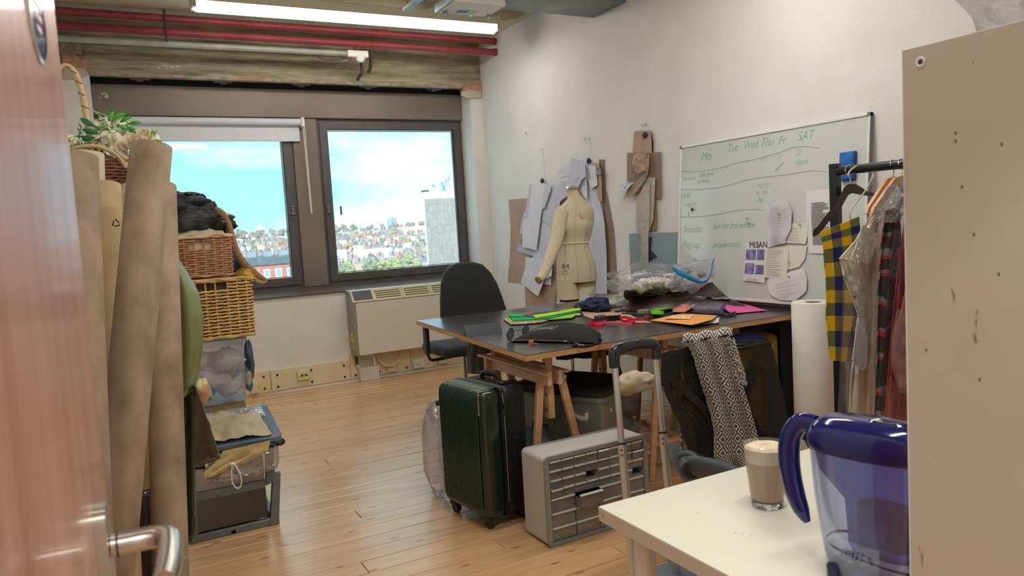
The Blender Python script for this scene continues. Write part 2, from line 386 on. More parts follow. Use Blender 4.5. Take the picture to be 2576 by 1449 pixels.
def window(n, x0, x1, z0, z1, hx):
    w = MB()
    for i, (d, yy, t) in enumerate(((0, YG-.01, .03), (.028, YG-.03, .065))):
        a0, a1, b0, b1 = x0+d, x1-d, z0+d, z1-d
        Mx = Matrix(((1,0,0,0),(0,0,1,yy),(0,1,0,0),(0,0,0,1)))
        w.poly([(a0,b0),(a1,b0),(a1,b1),(a0,b1)], .07, Mx, [[(a0+t,b0+t),(a1-t,b0+t),(a1-t,b1-t),(a0+t,b1-t)]])
    o = w.out('window_%d' % n, bronze, kind='structure')
    MB().box((x0+.08, YG+.012, z0+.08), (x1-.08, YG+.016, z1-.08)).out('pane', glass, o)
    g = MB(); t = .093
    for k in range(2):
        a = t+k*.012; Mx = Matrix(((1,0,0,0),(0,0,1,YG-.012+k*.008),(0,1,0,0),(0,0,0,1)))
        g.poly([(x0+a,z0+a),(x1-a,z0+a),(x1-a,z1-a),(x0+a,z1-a)], .03, Mx, [[(x0+a+.006,z0+a+.006),(x1-a-.006,z0+a+.006),(x1-a-.006,z1-a-.006),(x0+a+.006,z1-a-.006)]])
    g.out('glazing_bead', bronze, o)
    if n == 2: q0 = OY(857,519,YG+.01); MB().box((q0.x-.008,YG+.009,q0.z-.085),(q0.x+.008,YG+.0115,q0.z)).out('dark_sticker', black, o)
    MB().cbox((hx, YG-.045, 1.66), (.022,.03,.05), bev=.004).cbox((hx, YG-.065, 1.63), (.045,.014,.016), bev=.004).cbox((hx, YG-.06, 1.70), (.03,.012,.012), bev=.003).out('window_catch', mat('catch_metal','#77706c',rough=.35,metal=.8), o)
    return o
window(1, .02, 1.60, .93, zt, 1.545)
window(2, 1.835, 3.37, .93, zt-.005, 1.885)
# roller blind on the left window
bl = thing('roller_blind', 'white roller blind rolled up over the left window pane', 'blind', (0,0,0))
p0, p1 = OY(300,298,7.24), OY(755,302,7.24)
fab = mat('blind_fabric','#dde1e8','#d8dce4',rough=.7,scale=20)
MB().cyl((-.0,7.24,p1.z-.02),(p1.x,7.24,p1.z-.02),.033,seg=20).out('roller', fab, bl, smooth=40)
zb = OY(755,355,7.215).z
zb = OY(755,355,7.27).z
MB().box((0,7.268,zb),(p1.x-.01,7.270,p1.z)).out('fabric', fab, bl)
MB().box((0,7.262,zb-.004),(p1.x-.012,7.276,zb+.022),bev=.003).out('bottom_rail', fab, bl)
MB().box((p1.x,7.19,p1.z-.065),(p1.x+.03,7.33,p1.z+.02),bev=.006).out('bracket', mat('white_plastic','#e8e6e0',rough=.4), bl)
a, b2 = OY(766,320,7.2), OY(785,535,7.2)
MB().tube([(p1.x+.022,7.2,a.z+.05),a,b2],.0035,6).tube([(p1.x+.008,7.2,a.z+.05),a+V((-.014,0,0)),b2+V((-.008,0,0))],.0035,6).tube([b2+V((-.008,0,0)),b2+V((-.004,0,-.01)),b2],.0035,6).out('pull_cord', MC['white_plastic'], bl)

# trunking skirting along the window wall
cream = mat('cream_trunking','#e6d9b8','#ded0ad',rough=.5,scale=5)
sk = MB().box((XL, YW-.035, .0), (XR, YW, .03)).out('baseboard_window', cream, kind='structure')
xs = [XL, .55, 1.165, 1.905, 2.14, 2.52, 2.86, 3.2, XR]
scr = mat('dark_screw','#3b3531',rough=.5)
for i, (x0, x1) in enumerate(zip(xs, xs[1:])):
    MB().box((x0+.002, YW-.042, .02), (x1-.002, YW, .215+(.10 if i > 2 else 0)), bev=.002, seg=1).out('trunking_panel', cream, sk)
    h = .215+(.10 if i > 2 else 0)
    for sx in ((x0+.05, x1-.05) if x1-x0 < .5 else (x0+.06, (x0+x1)/2, x1-.06)):
        for sz in (.055, h-.05): MB().cyl((sx, YW-.045, sz), (sx, YW-.03, sz), .011, seg=12).out('screw_cap', scr, sk)
MB().poly([(1.0,-.01),(3.45,-.01),(3.45,.015),(1.35,.012)], .004, XF((0,YW-.046,.002),rx=PI/2)).out('paint_edge', MC['white_plastic'], sk)

chm = mat('chip_white','#c9c5ba',rough=.8)
for px, py, w, h, yy in ((262,235,.05,.012,YG-.062),(268,243,.03,.03,YG-.062),(250,246,.015,.01,YG-.062),(256,236,.012,.02,YG-.062),(415,165,.05,.012,YW+.002),(432,168,.03,.02,YW+.002),(400,170,.02,.015,YW+.002),(447,167,.03,.012,YW+.002),(421,172,.02,.008,YW+.002)):
    p = OY(px,py,yy); MB().ell(p,(w/2,.002,h/2),seg=8,nz=.4,seed=px).out('paint_chip', chm, wwo)
# fill beside the left window frame
MB().box((-.035, YG-.03, .93), (.02, YG+.1, zt+.02)).out('trim_5', bronze, kind='structure')
# ============================================================ CEILING FITTINGS
redp = mat('red_pipe_paint','#9a434a','#87383f',rough=.4,scale=5,spec=.4)
galv = MC['galvanised']; wpl = MC['white_plastic']
for k, (z, lab) in enumerate(((3.212,'upper of the two red sprinkler pipes under the ceiling above the window'),(3.106,'lower of the two red sprinkler pipes just above the grey conduit'))):
    r = thing('red_pipe', lab, 'pipe', (0,6.68,z))
    MB().cyl((XL,0,0),(XR,0,0),.031,seg=20).out('pipe_run', redp, r, smooth=40)
    MB().cyl((2.24,0,0),(2.40,0,0),.036,seg=20).out('coupling', redp, r, smooth=40)
    for x0, x1 in ((XL,XL+.03),(XR-.03,XR)): MB().cyl((x0,0,0),(x1,0,0),.035,seg=20).out('wall_collar', redp, r, smooth=40)
h = thing('pipe_hanger','dark red threaded drop rod clamping both red pipes','pipe hanger',(.535,6.68,3.03))
MB().cyl((0,-.036,-.01),(0,-.036,.25),.009,seg=8).out('rod', mat('dark_red','#5a2a2a',rough=.6), h)
for z in (.182,.076): MB().tube([(0,.036*math.cos(a),z+.036*math.sin(a)) for a in [2*PI*k/16 for k in range(17)]],.006,6).out('clamp_ring', MC['dark_red'], h)
cd = thing('conduit','grey steel conduit running below the red pipes to a small box','conduit',(0,6.72,3.02))
MB().cyl((XL,0,0),(2.02,0,.004),.026,seg=16).out('conduit_tube', mat('grey_conduit','#9b9d95','#b4b5ab',rough=.5,scale=6,metal=.2), cd, smooth=40)
MB().cbox((2.11,0,.0),(.19,.08,.06),bev=.008).out('end_box', wpl, cd); MB().cyl((2.02,0,.004),(2.04,0,.004),.031,seg=16).out('gland', wpl, cd)
MB().ell((2.13,-.02,-.045),(.04,.03,.03)).out('sensor_dome', wpl, cd, smooth=True)
MB().tube([(1.72,.02,-.02),(1.8,.0,-.06),(1.95,.0,-.055),(2.06,0,-.02)],.006,6).tube([(1.88,0,-.05),(1.9,.0,-.13),(1.96,0,-.14),(2.06,0,-.03)],.006,6).out('loose_cable', MC['dark_red'], cd, smooth=True)
wb = MB().tube([(2.2,6.9,3.0),(2.2,6.9,2.9),(2.19,7.02,2.86)],.016,8).tube([(2.30,6.9,3.05),(2.30,6.95,2.95),(2.3,7.0,2.93)],.016,8).out('pipe_stub', mat('old_steel','#57544d',rough=.7,metal=.4), smooth=True); tag(wb,'short cut-off steel pipe stubs poking down at the beam beside the conduit box','pipe')
wp = tag(MB().cbox((2.27,7.03,3.17),(.15,.05,.05),bev=.01).out('plaster_lump', chip),'lump of white filler on the beam behind the pipe couplings','filler')
# visible fluorescent batten, then two added out of view for fill
tubem = mat('lit_diffuser','#fff6e6',emit=11.0)
body = mat('batten_body','#cfcdbb',rough=.5)
for i, (p, L, lab) in enumerate(zip(LAMPS,(2.46,2.4,1.2),('long lit fluorescent batten in front of the red pipes','added unseen fluorescent batten over the middle of the room, for fill light','short added fluorescent batten near the door, unseen fill light'))):
    r = thing('fluorescent_batten', lab, 'ceiling light', p)
    MB().box((-L/2,-.055,.045),(L/2,.085,.12),bev=.006).out('housing', body, r)
    MB().box((-L/2-.012,-.06,.0),(-L/2+.02,.09,.12),bev=.004).out('end_cap', body, r); MB().box((L/2-.02,-.06,.0),(L/2+.012,.09,.12),bev=.004).out('end_cap', body, r)
    P = [(-.052+.134*k/10, .045-.065*math.sin(PI*k/10)**.6) for k in range(11)]
    MB().poly(P, L-.04, Matrix(((0,0,1,-L/2+.02),(1,0,0,0),(0,1,0,0),(0,0,0,1)))).out('diffuser', tubem, r, smooth=60)
    for sx in (-L/3, L/3): MB().cyl((sx,0,.12),(sx,0,ZC-p[2]),.005,seg=8).out('suspension_rod', galv, r)
# duct, cable tray, junction box
dt = thing('steel_duct','dull galvanised steel trunking running under the ceiling into the right wall','duct',(0,0,2.99))
gd = mat('dull_galvanised','#6d7377','#878d90',rough=.45,metal=.7,scale=5,contrast=(.3,.7))
MB().box((2.62,4.57,0),(XR,5.0,.2),bev=.006).out('duct_body', gd, dt); MB().box((2.62,4.55,.2),(XR,5.02,.206)).out('duct_lid', gd, dt)
ct = thing('cable_tray','blue-grey galvanised cable tray on diagonal struts below the ceiling','cable tray',(0,0,3.05))
MB().box((XL,4.72,0),(2.5,4.98,.012),bev=.003,seg=1).box((XL,4.72,0),(2.5,4.732,.06)).box((XL,4.97,0),(2.5,4.982,.06)).out('tray', galv, ct)
for x in (.7,2.05,2.6): MB().box((x,4.45,-.03),(x+.05,5.35,0),bev=.004,seg=1).out('strut', galv, ct); MB().cyl((x+.02,5.3,0),(x+.02,5.3,.22),.005,seg=8).out('drop_rod', galv, ct)
jb = thing('junction_box','white enamelled junction box with bolts under the cable tray','junction box',(2.42,5.0,2.955))
MB().box((-.2,-.2,0),(.2,.09,.045),bev=.004).out('box_body', mat('enamel_white','#dfe0da',rough=.3), jb)
MB().poly([(-.22,.06),(-.2,.06),(-.2,.0),(-.22,.0)],.3,XF((0,.1,0),rx=PI/2)).out('flange', galv, jb)
MB().box((-.08,-.02,-.002),(0,.05,0)).out('blue_label', mat('label_blue','#5f93c7',rough=.6), jb); MB().box((0,-.02,-.002),(.07,.05,0)).out('pale_label', mat('label_pale','#c9d3cf',rough=.6), jb)
for sx in (-.16,.19): MB().cyl((sx,.05,-.03),(sx,.05,.01),.012,seg=8).cyl((sx,.05,-.014),(sx,.05,-.002),.02,seg=6).out('bolt', galv, jb)

# ============================================================ TOWN OUTSIDE, haze put into the colours (paler and bluer)
def gz(y): t = min(1, max(0, (y-420)/900)); t = t*t*(3-2*t); return -26+33*t
grm = mat('town_ground','#7f8778','#a3a097',rough=1,scale=.02)
gmb = MB(); gmb.grid(lambda u, v: (-900+3000*u, 60+2400*v, gz(60+2400*v)), 4, 60); gmb.out('ground', grm, kind='structure')
# nearby office tower
tw = thing('office_tower','pale tower block clad in grey square panels, roof aerials on top','building',(0,200,0))
tc_ = mat('tower_concrete','#cbccca',rough=.8); tp = mat('tower_panel','#8b898c','#9b9896',rough=.8,scale=.6,objrand=.05)
a, b = OY(1063,483,200), OY(1148,480,200)
MB().poly([(a.x,0),(b.x,0),(b.x+12,26),(a.x+26*a.x/200+.6,26)], a.z+30, Matrix.Translation((0,0,-30))).out('tower_body', tc_, tw)
MB().box((b.x-.2,3,-30),(b.x+14,26,a.z-1)).out('side_wing', mat('tower_white','#eef0ee',rough=.7), tw)
nx, ny = 8, 13; x0 = a.x+.35; x1 = b.x-.75; ztop = OY(1066,500,200).z; cw = (x1-x0)/nx; chh = (ztop-OY(1072,672,200).z)/9.7
pm = MB().box((.04,-.12,.06),(cw-.04,0,chh-.06)).out('facade_panel', tp, tw).data
first = True
for i in range(nx):
    for j in range(ny):
        o = bpy.data.objects['facade_panel'] if first else bpy.data.objects.new('facade_panel', pm)
        if not first: COL.objects.link(o); o.parent = tw
        first = False; o.location = (x0+i*cw, 0, ztop-(j+1)*chh)
wb_ = mat('blue_glass','#4f93b8',rough=.2); wm = None
for j in range(9):
    z = a.z-3.2-j*2.1
    for k in range(3):
        if wm is None: o = MB().box((0,-.1,0),(1.1,.05,1.2)).out('tower_window', wb_, tw); wm = o.data
        else: o = bpy.data.objects.new('tower_window', wm); COL.objects.link(o); o.parent = tw
        o.location = (b.x+.3+k*2.1, 3, z)
MB().box((a.x+.8,1,a.z),(a.x+2.4,3,a.z+.6)).out('roof_hut', mat('dark_teal','#2f4a50',rough=.6), tw)
MB().box((b.x-1.5,4,a.z),(b.x+5,9,a.z+3.2)).out('lift_house', mat('tower_lift','#b5c3cc',rough=.7), tw)
for px, h in ((1089,2.6),(1093,2.2),(1114,3),(1117,2.4),(1124,4.2),(1131,4.8)):
    q = OY(px,480,204); MB().cyl((q.x,4,a.z),(q.x,4,a.z+h),.09,seg=6).cbox((q.x,3.9,a.z+h*.8),(.4,.3,.9)).out('roof_aerial', mat('aerial_grey','#8a979c',rough=.5), tw)
# brick building low in the left window
bb = thing('brick_building','red brick building with a flat dark roof low in the left window','building',(0,150,0))
p, q = OY(640,668,150), OY(760,668,150)
MB().box((p.x-6,0,-30),(q.x,14,p.z)).out('brick_wall', mat('far_red_brick','#a96f66','#b98279',rough=.9,scale=1), bb)
MB().box((p.x-6.3,-.4,p.z),(q.x+.3,14.3,p.z+1.5)).out('roof', mat('far_slate','#4d5a66','#61707c',rough=.8,scale=.8), bb)
for k in range(9):
    w = MB().box((p.x-5+k*2.2,-.15,p.z-2.6),(p.x-3.8+k*2.2,.1,p.z-.9)).out('window', mat('white_sash','#e9edf0',rough=.6), bb)
    MB().box((p.x-4.85+k*2.2,-.2,p.z-2.45),(p.x-3.95+k*2.2,-.16,p.z-1.05)).out('pane', mat('dull_pane','#8fa5b8',rough=.2), w)
for k in range(5): MB().cbox((p.x+k*3,3,p.z+2.0),(1.6,1.4,1.0)).out('roof_plant', mat('far_grey','#8c9aa5',rough=.8), bb)
# terraced houses, walls and roofs lightened to imitate haze
def house(name, wc, rc, lab):
    r = thing(name, lab, 'house', (0,0,0), group='houses of the town seen through the windows')
    w = MB().box((-4,-3,-4),(4,3,5)).out('house_wall', wc, r)
    MB().poly([(-4.3,0),(4.3,0),(0,3.6)],6.6,XF((0,3.3,5),rx=PI/2)).out('roof', rc, r)
    MB().box((2.6,-.5,6),(3.6,.5,9.2)).box((-3.6,-.5,6),(-2.6,.5,9.2)).out('chimney', mat('chimney_brick','#8c6a58',rough=.9), r)
    for sx in (-2.2,1.0):
        for sz in (.3,3): MB().box((sx,-3.08,sz),(sx+1.3,-2.98,sz+1.5)).out('window', MC['dull_pane'], r)
    return kids(r)
hp = [house('terraced_house', mat('house_cream','#e4dccb',rough=.9), mat('slate_roof','#8391a3',rough=.7),'cream-walled house with slate roof'), house('terraced_house', mat('house_brick','#bfa698',rough=.9), mat('slate_roof2','#8f909b',rough=.8),'brick-walled house with grey roof'), house('terraced_house', mat('house_white','#f0efe9',rough=.8), mat('tile_roof','#a98c82',rough=.8),'white-walled house with tiled roof')]
used = [False]*3; r2 = random.Random(3); nh = 0; hpos = []; WH = [h_['label'] for h_ in hp]; TL = ['olive-green tree','dull green tree','rust-leaved tree','bare grey tree','bare brown tree']
def BAND(px):
    e_ = (560,620,680,770) if px < 770 else (790,840,890,940,990,1040,1100); i_ = max(k for k in range(len(e_)) if px >= e_[k] or k == 0); w_ = ('left edge','left third','right third','right edge') if px < 770 else ('by the left frame','left of centre','just left of the middle','in the middle','right of centre','near the tower','beside the tower'); return w_[i_]
for row in range(11):
    yy = 500+row*42+(row**2)*1.6; ang = r2.choice((-.35,.2,.5,1.2)); n = 0
    for px in range(560, 1075, 1):
        if px > 745 and px < 790: continue
        if r2.random() > .09: continue
        q = OY(px, 600, yy+r2.uniform(-12,12)); k = r2.choice((0,1,2,1)) ; loc = (q.x, q.y, gz(q.y))
        if nh >= 190: break
        if any((q.x-a)**2+(q.y-b)**2 < 150 for a, b in hpos) or 600 < q.y < 665 or 980 < q.y < 1025: continue
        hpos.append((q.x, q.y)); nh += 1
        if not used[k]: used[k] = True; o = hp[k]; o.location = loc; o.rotation_euler = (0,0,ang)
        else: o = dup(hp[k], loc, ang+r2.choice((0,0,PI/2)))
        o['label'] = WH[k]+', '+('left' if px < 770 else 'right')+' window, '+('nearest' if yy < 480 else 'near' if yy < 570 else 'middle' if yy < 700 else 'farther' if yy < 850 else 'farthest')+' rows of rooftops, '+BAND(px)
# trees, crown colours paled in place of haze
tcols = [('tree_olive','#a3a983','#8d966f'),('tree_green','#8c9a7c','#74856a'),('tree_rust','#bd9782','#a98571'),('tree_bare','#a9a29b','#938c87'),('tree_brown','#9a8f8a','#857b78')]
tpz = []
for i, (n, a1, a2) in enumerate(tcols):
    r = thing('winter_tree', 'leafless or autumn tree growing among the houses outside', 'tree', (0,0,0), group='trees of the town seen through the windows')
    mb = MB(); rr = random.Random(i)
    for k in range(26):
        th = rr.random()*6.28; ph = rr.random()*1.3; R = 4.2*rr.random()**.4
        mb.ell((R*math.cos(th)*math.cos(ph), R*math.sin(th)*math.cos(ph), 8+R*math.sin(ph)*1.1-(0 if k % 3 else 2)),(1.6,1.6,1.5),seg=7,nz=.5,ns=2,seed=k+i*40)
    mb.out('crown', mat(n,a1,a2,rough=1,scale=.8,contrast=(.4,.6)), r)
    MB().cyl((0,0,-3),(0,0,7),.4,.2,seg=6).out('trunk', mat('bark','#5f554a',rough=1), r); kids(r); tpz.append(r)
used = [False]*5
placed = []
def put(px, yy, k, s):
    s *= .62; q = OY(px, 600, yy)
    if any(abs(q.x-a) < 12 and abs(q.y-b) < 12 for a, b in hpos) or 590 < q.y < 665 or 980 < q.y < 1030 or any((q.x-a)**2+(q.y-b)**2 < (6.2*(s+t))**2 for a, b, t in placed): return
    placed.append((q.x, q.y, s)); loc = (q.x, q.y, gz(q.y)); o = tpz[k]
    if used[k]: o = dup(tpz[k], loc, r2.random()*6)
    used[k] = True; o.location = loc; o.scale = (s,s,s); o['label'] = TL[k]+', '+('left' if px < 770 else 'right')+' window, '+('foreground' if yy < 501 else 'among near roofs' if yy < 700 else 'among far roofs' if yy < 1000 else 'below the skyline')+', '+BAND(px)
for i in range(170): put(r2.choice((r2.uniform(795,1062), r2.uniform(795,1062), r2.uniform(590,745))), r2.uniform(415,500), r2.choice((0,0,1,3,0)), r2.uniform(.9,1.6))
for i in range(130): put(r2.choice((r2.uniform(795,1070), r2.uniform(580,745))), r2.uniform(420,1000), r2.choice((2,3,4,3,1)), r2.uniform(.8,1.3))
for i in range(130): put(r2.choice((r2.uniform(795,1075), r2.uniform(580,745))), r2.uniform(1000,1290), r2.choice((4,3,4,1)), r2.uniform(1.0,1.9))
# long white sheds
for px0, px1, yy, h, lab in ((806,870,640,9,'long low white warehouse roof at the left of the right window'),(915,985,640,8,'long low white building in the middle of the right window'),(900,912,600,14,'small white block standing before the long white building'),(1020,1072,1000,10,'pale green flat-roofed school by the tower')):
    p, q = OY(px0,610,yy), OY(px1,610,yy); z = gz(yy)
    r = thing('warehouse', lab, 'building', (p.x, yy, z)); MB().box((0,0,-4),(q.x-p.x,14,h)).out('wall', mat('shed_white','#f4f1ea',rough=.7), r); MB().box((-.5,-.5,h),(q.x-p.x+.5,14.5,h+1)).out('roof', mat('shed_roof','#d5dde0',rough=.6), r)
# skyline
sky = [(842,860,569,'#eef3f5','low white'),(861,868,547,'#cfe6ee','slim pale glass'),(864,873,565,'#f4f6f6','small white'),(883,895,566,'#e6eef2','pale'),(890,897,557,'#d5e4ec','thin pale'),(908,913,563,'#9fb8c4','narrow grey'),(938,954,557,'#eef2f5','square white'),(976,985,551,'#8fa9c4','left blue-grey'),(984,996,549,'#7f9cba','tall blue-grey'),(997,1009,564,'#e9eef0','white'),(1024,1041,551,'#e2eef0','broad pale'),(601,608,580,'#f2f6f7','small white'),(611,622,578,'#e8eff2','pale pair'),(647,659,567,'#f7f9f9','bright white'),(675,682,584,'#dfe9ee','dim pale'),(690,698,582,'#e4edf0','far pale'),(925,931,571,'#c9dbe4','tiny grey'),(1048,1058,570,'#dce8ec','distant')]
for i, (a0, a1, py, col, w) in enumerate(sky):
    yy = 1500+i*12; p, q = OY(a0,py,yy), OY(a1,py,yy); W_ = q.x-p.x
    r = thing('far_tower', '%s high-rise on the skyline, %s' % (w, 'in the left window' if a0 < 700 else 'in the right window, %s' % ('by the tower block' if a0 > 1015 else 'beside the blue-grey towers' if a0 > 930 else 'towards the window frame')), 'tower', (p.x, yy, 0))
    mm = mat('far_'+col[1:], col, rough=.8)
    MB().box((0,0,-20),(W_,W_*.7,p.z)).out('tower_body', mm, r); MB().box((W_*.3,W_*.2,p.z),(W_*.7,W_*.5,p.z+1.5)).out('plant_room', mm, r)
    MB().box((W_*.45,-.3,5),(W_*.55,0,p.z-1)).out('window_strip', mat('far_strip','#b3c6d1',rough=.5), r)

# ============================================================ WINDOW WALL FITTINGS
hh = thing('convector_heater','white panel convector heater with beige grille on the wall under the window','heater',(0,0,0))
hb = mat('heater_beige','#c9bd96',rough=.45); hg = mat('heater_grey','#8d8d82',rough=.5); hw = mat('heater_white','#d6d0c4',rough=.45)
HX0, HX1 = 1.925, 3.10; Yb, Yf, Yt = 7.05, 6.845, 6.94
prof = [(Yb,.262),(Yf+.01,.262),(Yf,.275),(Yf,.765),(Yt,.868),(Yb,.868)]
TM = lambda x: Matrix(((0,0,1,x),(1,0,0,0),(0,1,0,0),(0,0,0,1)))
MB().poly(prof, HX1-HX0, TM(HX0)).out('case', hg, hh)
MB().box((HX0+.03,Yf-.006,.268),(HX1-.03,Yf,.76),bev=.002,seg=1).out('front_panel', hw, hh)
sl_ = frame_m((HX0+.005,Yf-.001,.768),(1,0,0),(0,Yt-Yf,.868-.765)); LL = math.hypot(Yt-Yf,.103)
MB().box((0,0,0),(HX1-HX0-.01,LL,.004),M=sl_).out('grille_strip', hb, hh)
MB().box((HX0-.003,Yt-.005,.868),(HX1+.003,Yb,.876),bev=.002,seg=1).out('top_cover', mat('heater_top','#dfe6ea',rough=.3), hh)
MB().box((.02,.02,.004),(.20,LL-.01,.007),M=sl_).out('control_panel', mat('control_dark','#4b4d55',rough=.3), hh)
k = MB().box((.09,.05,.007),(.16,.054,.008),M=sl_).out('indicator_line', mat('ind_red','#b3564c',rough=.5), hh)
x = .225
while x < 1.1:
    for j in range(4): MB().box((x+.01,.025+j*.026,.0035),(x+.26,.036+j*.026,.0055),M=sl_).out('grille_slot', mat('slot_dark','#4f4836',rough=.8), hh)
    MB().box((x+.275,0,.004),(x+.281,LL,.0055),M=sl_).out('grille_joint', hg, hh); x += .29
MB().box((HX0-.001,6.90,.33),(HX0+.001,6.98,.47)).out('warning_sticker', mat('sticker_yellow','#e9c21f',rough=.5), hh)
MB().poly([(6.94,.45),(6.935,.42),(6.945,.42)],.002,TM(HX0-.003)).out('warning_bolt', scr, hh)
for j in range(4): MB().box((HX0-.003,6.91,.345+j*.013),(HX0-.001,6.97,.349+j*.013)).out('sticker_line', scr, hh)
# pipes and cable beneath
pb = thing('pipe_box','small white box on the floor with white stub pipes under the heater','box',(0,0,0))
p, q = OZ(912,962,0), OZ(955,953,0)
MB().box((p.x,6.93,0),(q.x,7.01,.135),bev=.004).out('box_body', plaster_w, pb)
MB().tube([(2.03,6.98,.245),(2.1,6.98,.24),(2.12,6.98,.235),(2.135,6.98,.2),(2.135,6.98,.12)],.011,8).tube([(1.97,6.99,.16),(1.99,6.985,.125),(2.06,6.98,.125),(2.07,6.98,.11)],.011,8).out('white_pipe', wpl, pb, smooth=True)
MB().tube([(1.965,6.99,.27),(1.965,6.99,.16)],[.016,.014],8).out('rusty_valve', mat('rust','#6b4636',rough=.9), pb, smooth=True)
tag(MB().tube([(2.17,7.0,.3),(2.18,6.99,.19),(2.24,6.97,.12),(2.33,6.97,.11),(2.40,6.99,.17),(2.43,7.0,.28)],.011,8).out('heater_cable', cream, smooth=True),'cream looped flex hanging under the heater','cable')
def socket(px0, py0, px1, py1, lab, kind):
    p, q = OY(px0,py1,7.0), OY(px1,py0,7.0); w, h_ = q.x-p.x, q.z-p.z; cx, cz = (p.x+q.x)/2, (p.z+q.z)/2
    r = thing('wall_socket', lab, 'socket', (cx,7.012,cz)); sm = wpl if kind == 2 else cream
    MB().box((-w/2,-.025,-h_/2),(w/2,0,h_/2),bev=.003).out('face_plate', sm, r)
    if kind == 0:
        for sx in (-.018,.018): MB().box((sx-.012,-.028,-.01),(sx+.012,-.024,.012)).out('phone_port', mat('port_brown','#7a5c36',rough=.7), r)
        for sx in (-.04,.04): MB().cyl((sx,-.026,-.01),(sx,-.024,-.01),.004,seg=8).out('screw', scr, r)
    if kind == 1: MB().cyl((-.0,-.03,0),(0,-.024,0),.01,seg=10).out('cable_outlet', cream, r); [MB().cyl((sx,-.027,0),(sx,-.024,0),.004,seg=8).out('screw', scr, r) for sx in (-.04,.04)]
    if kind == 2:
        for sx in (-.04,.0):
            for dx, dz in ((0,.014),(-.011,-.008),(.011,-.008)): MB().box((sx+dx-.003,-.027,dz-.004),(sx+dx+.003,-.0245,dz+.004)).out('pin_hole', scr, r)
        MB().box((.03,-.031,.0),(.045,-.024,.025),bev=.002).out('switch', sm, r)
socket(750,930,778,957,'cream twin phone socket on the plain skirting left of the heater',0)
socket(975,912,997,937,'cream blank outlet plate right of the white pipe box',1)
socket(1040,901,1065,927,'white double mains socket below the heater, left of the chair',2)
socket(1103,893,1125,916,'cream outlet plate low on the wall just behind the black chair',1)
socket(633,962,648,990,'cream socket plate beside the plastic storage tub',1)
# ============================================================ HELPERS FOR SHEETS
def sheet(name, rows, pf, m, parent=None, nu=10, nv=18, amp=0, nf=3, nz=0, ns=6, th=.0012, uv=None, seed=0, smooth=True, kind=None, ph=0):
    """rows: (xl,yl,xr,yr) pixel pairs from top to bottom, pf(px,py,u,v) -> point; folds push along the view"""
    b = bmesh.new(); ul = b.loops.layers.uv.new('uv'); R = len(rows)-1; P = []
    for i in range(nu+1):
        r = []
        for j in range(nv+1):
            u, v = i/nu, j/nv; t = v*R; k = min(int(t), R-1); f = t-k
            if R > 1: f = f*f*(3-2*f) if False else f
            a, c_ = rows[k], rows[k+1]; L = (a[0]+(c_[0]-a[0])*f, a[1]+(c_[1]-a[1])*f); Q = (a[2]+(c_[2]-a[2])*f, a[3]+(c_[3]-a[3])*f)
            px, py = L[0]+(Q[0]-L[0])*u, L[1]+(Q[1]-L[1])*u
            p = V(pf(px, py, u, v)); d = (p-CAM).normalized()
            k2 = amp*math.sin(u*nf*2*PI+ph+v*1.3)+nz*fz(V((u*ns+seed*9.1, v*ns*1.6, seed)))
            r.append(p+d*k2)
        P.append(r)
    A = [[b.verts.new(p) for p in r] for r in P]
    B = []
    for i in range(nu+1):
        r = []
        for j in range(nv+1):
            e1 = P[min(i+1,nu)][j]-P[max(i-1,0)][j]; e2 = P[i][min(j+1,nv)]-P[i][max(j-1,0)]; n = e1.cross(e2)
            n = n.normalized() if n.length > 1e-9 else V((0,1,0)); r.append(b.verts.new(P[i][j]-n*th))
        B.append(r)
    def face(vs, uvs):
        try: f = b.faces.new(vs)
        except ValueError: return
        for l, q in zip(f.loops, uvs): l[ul].uv = q
    U = uv or (1,1)
    for i in range(nu):
        for j in range(nv):
            q = [(i/nu*U[0], j/nv*U[1]), ((i+1)/nu*U[0], j/nv*U[1]), ((i+1)/nu*U[0], (j+1)/nv*U[1]), (i/nu*U[0], (j+1)/nv*U[1])]
            face((A[i][j], A[i+1][j], A[i+1][j+1], A[i][j+1]), q); face((B[i][j], B[i][j+1], B[i+1][j+1], B[i+1][j]), [q[0], q[3], q[2], q[1]])
    for i in range(nu):
        for j in (0, nv): face((A[i][j], B[i][j], B[i+1][j], A[i+1][j]), [(i/nu*U[0], j/nv*U[1])]*4)
    for j in range(nv):
        for i in (0, nu): face((A[i][j], A[i][j+1], B[i][j+1], B[i][j]), [(i/nu*U[0], j/nv*U[1])]*4)
    bmesh.ops.recalc_face_normals(b, faces=b.faces)
    me = bpy.data.meshes.new(name); b.to_mesh(me); b.free(); return link(name, me, m, parent, 60 if smooth else False, kind)
def uvmat(name, build, rough=.8):
    if name in MC: return MC[name]
    m = bpy.data.materials.new(name); m.use_nodes = True; t = m.node_tree; b = t.nodes['Principled BSDF']; b.inputs['Roughness'].default_value = rough
    u = N(t, 'ShaderNodeUVMap'); s = N(t, 'ShaderNodeSeparateXYZ'); t.links.new(u.outputs[0], s.inputs[0])
    def Mt(op, a, b_=0, c_=0):
        n = N(t, 'ShaderNodeMath', operation=op)
        for i, q in enumerate((a, b_, c_)):
            if isinstance(q, (int, float)): n.inputs[i].default_value = q
            else: t.links.new(q, n.inputs[i])
        return n.outputs[0]
    build(t, b, s.outputs[0], s.outputs[1], Mt); MC[name] = m; return m
def mixc(t, fac, a, b_):
    n = N(t, 'ShaderNodeMix', data_type='RGBA'); t.links.new(fac, n.inputs[0])
    for i, q in ((6, a), (7, b_)):
        if isinstance(q, str): n.inputs[i].default_value = c(q)
        else: t.links.new(q, n.inputs[i])
    return n.outputs[2]
WALLP = lambda off: (lambda px, py, u, v: OX(px, py, XR-off))

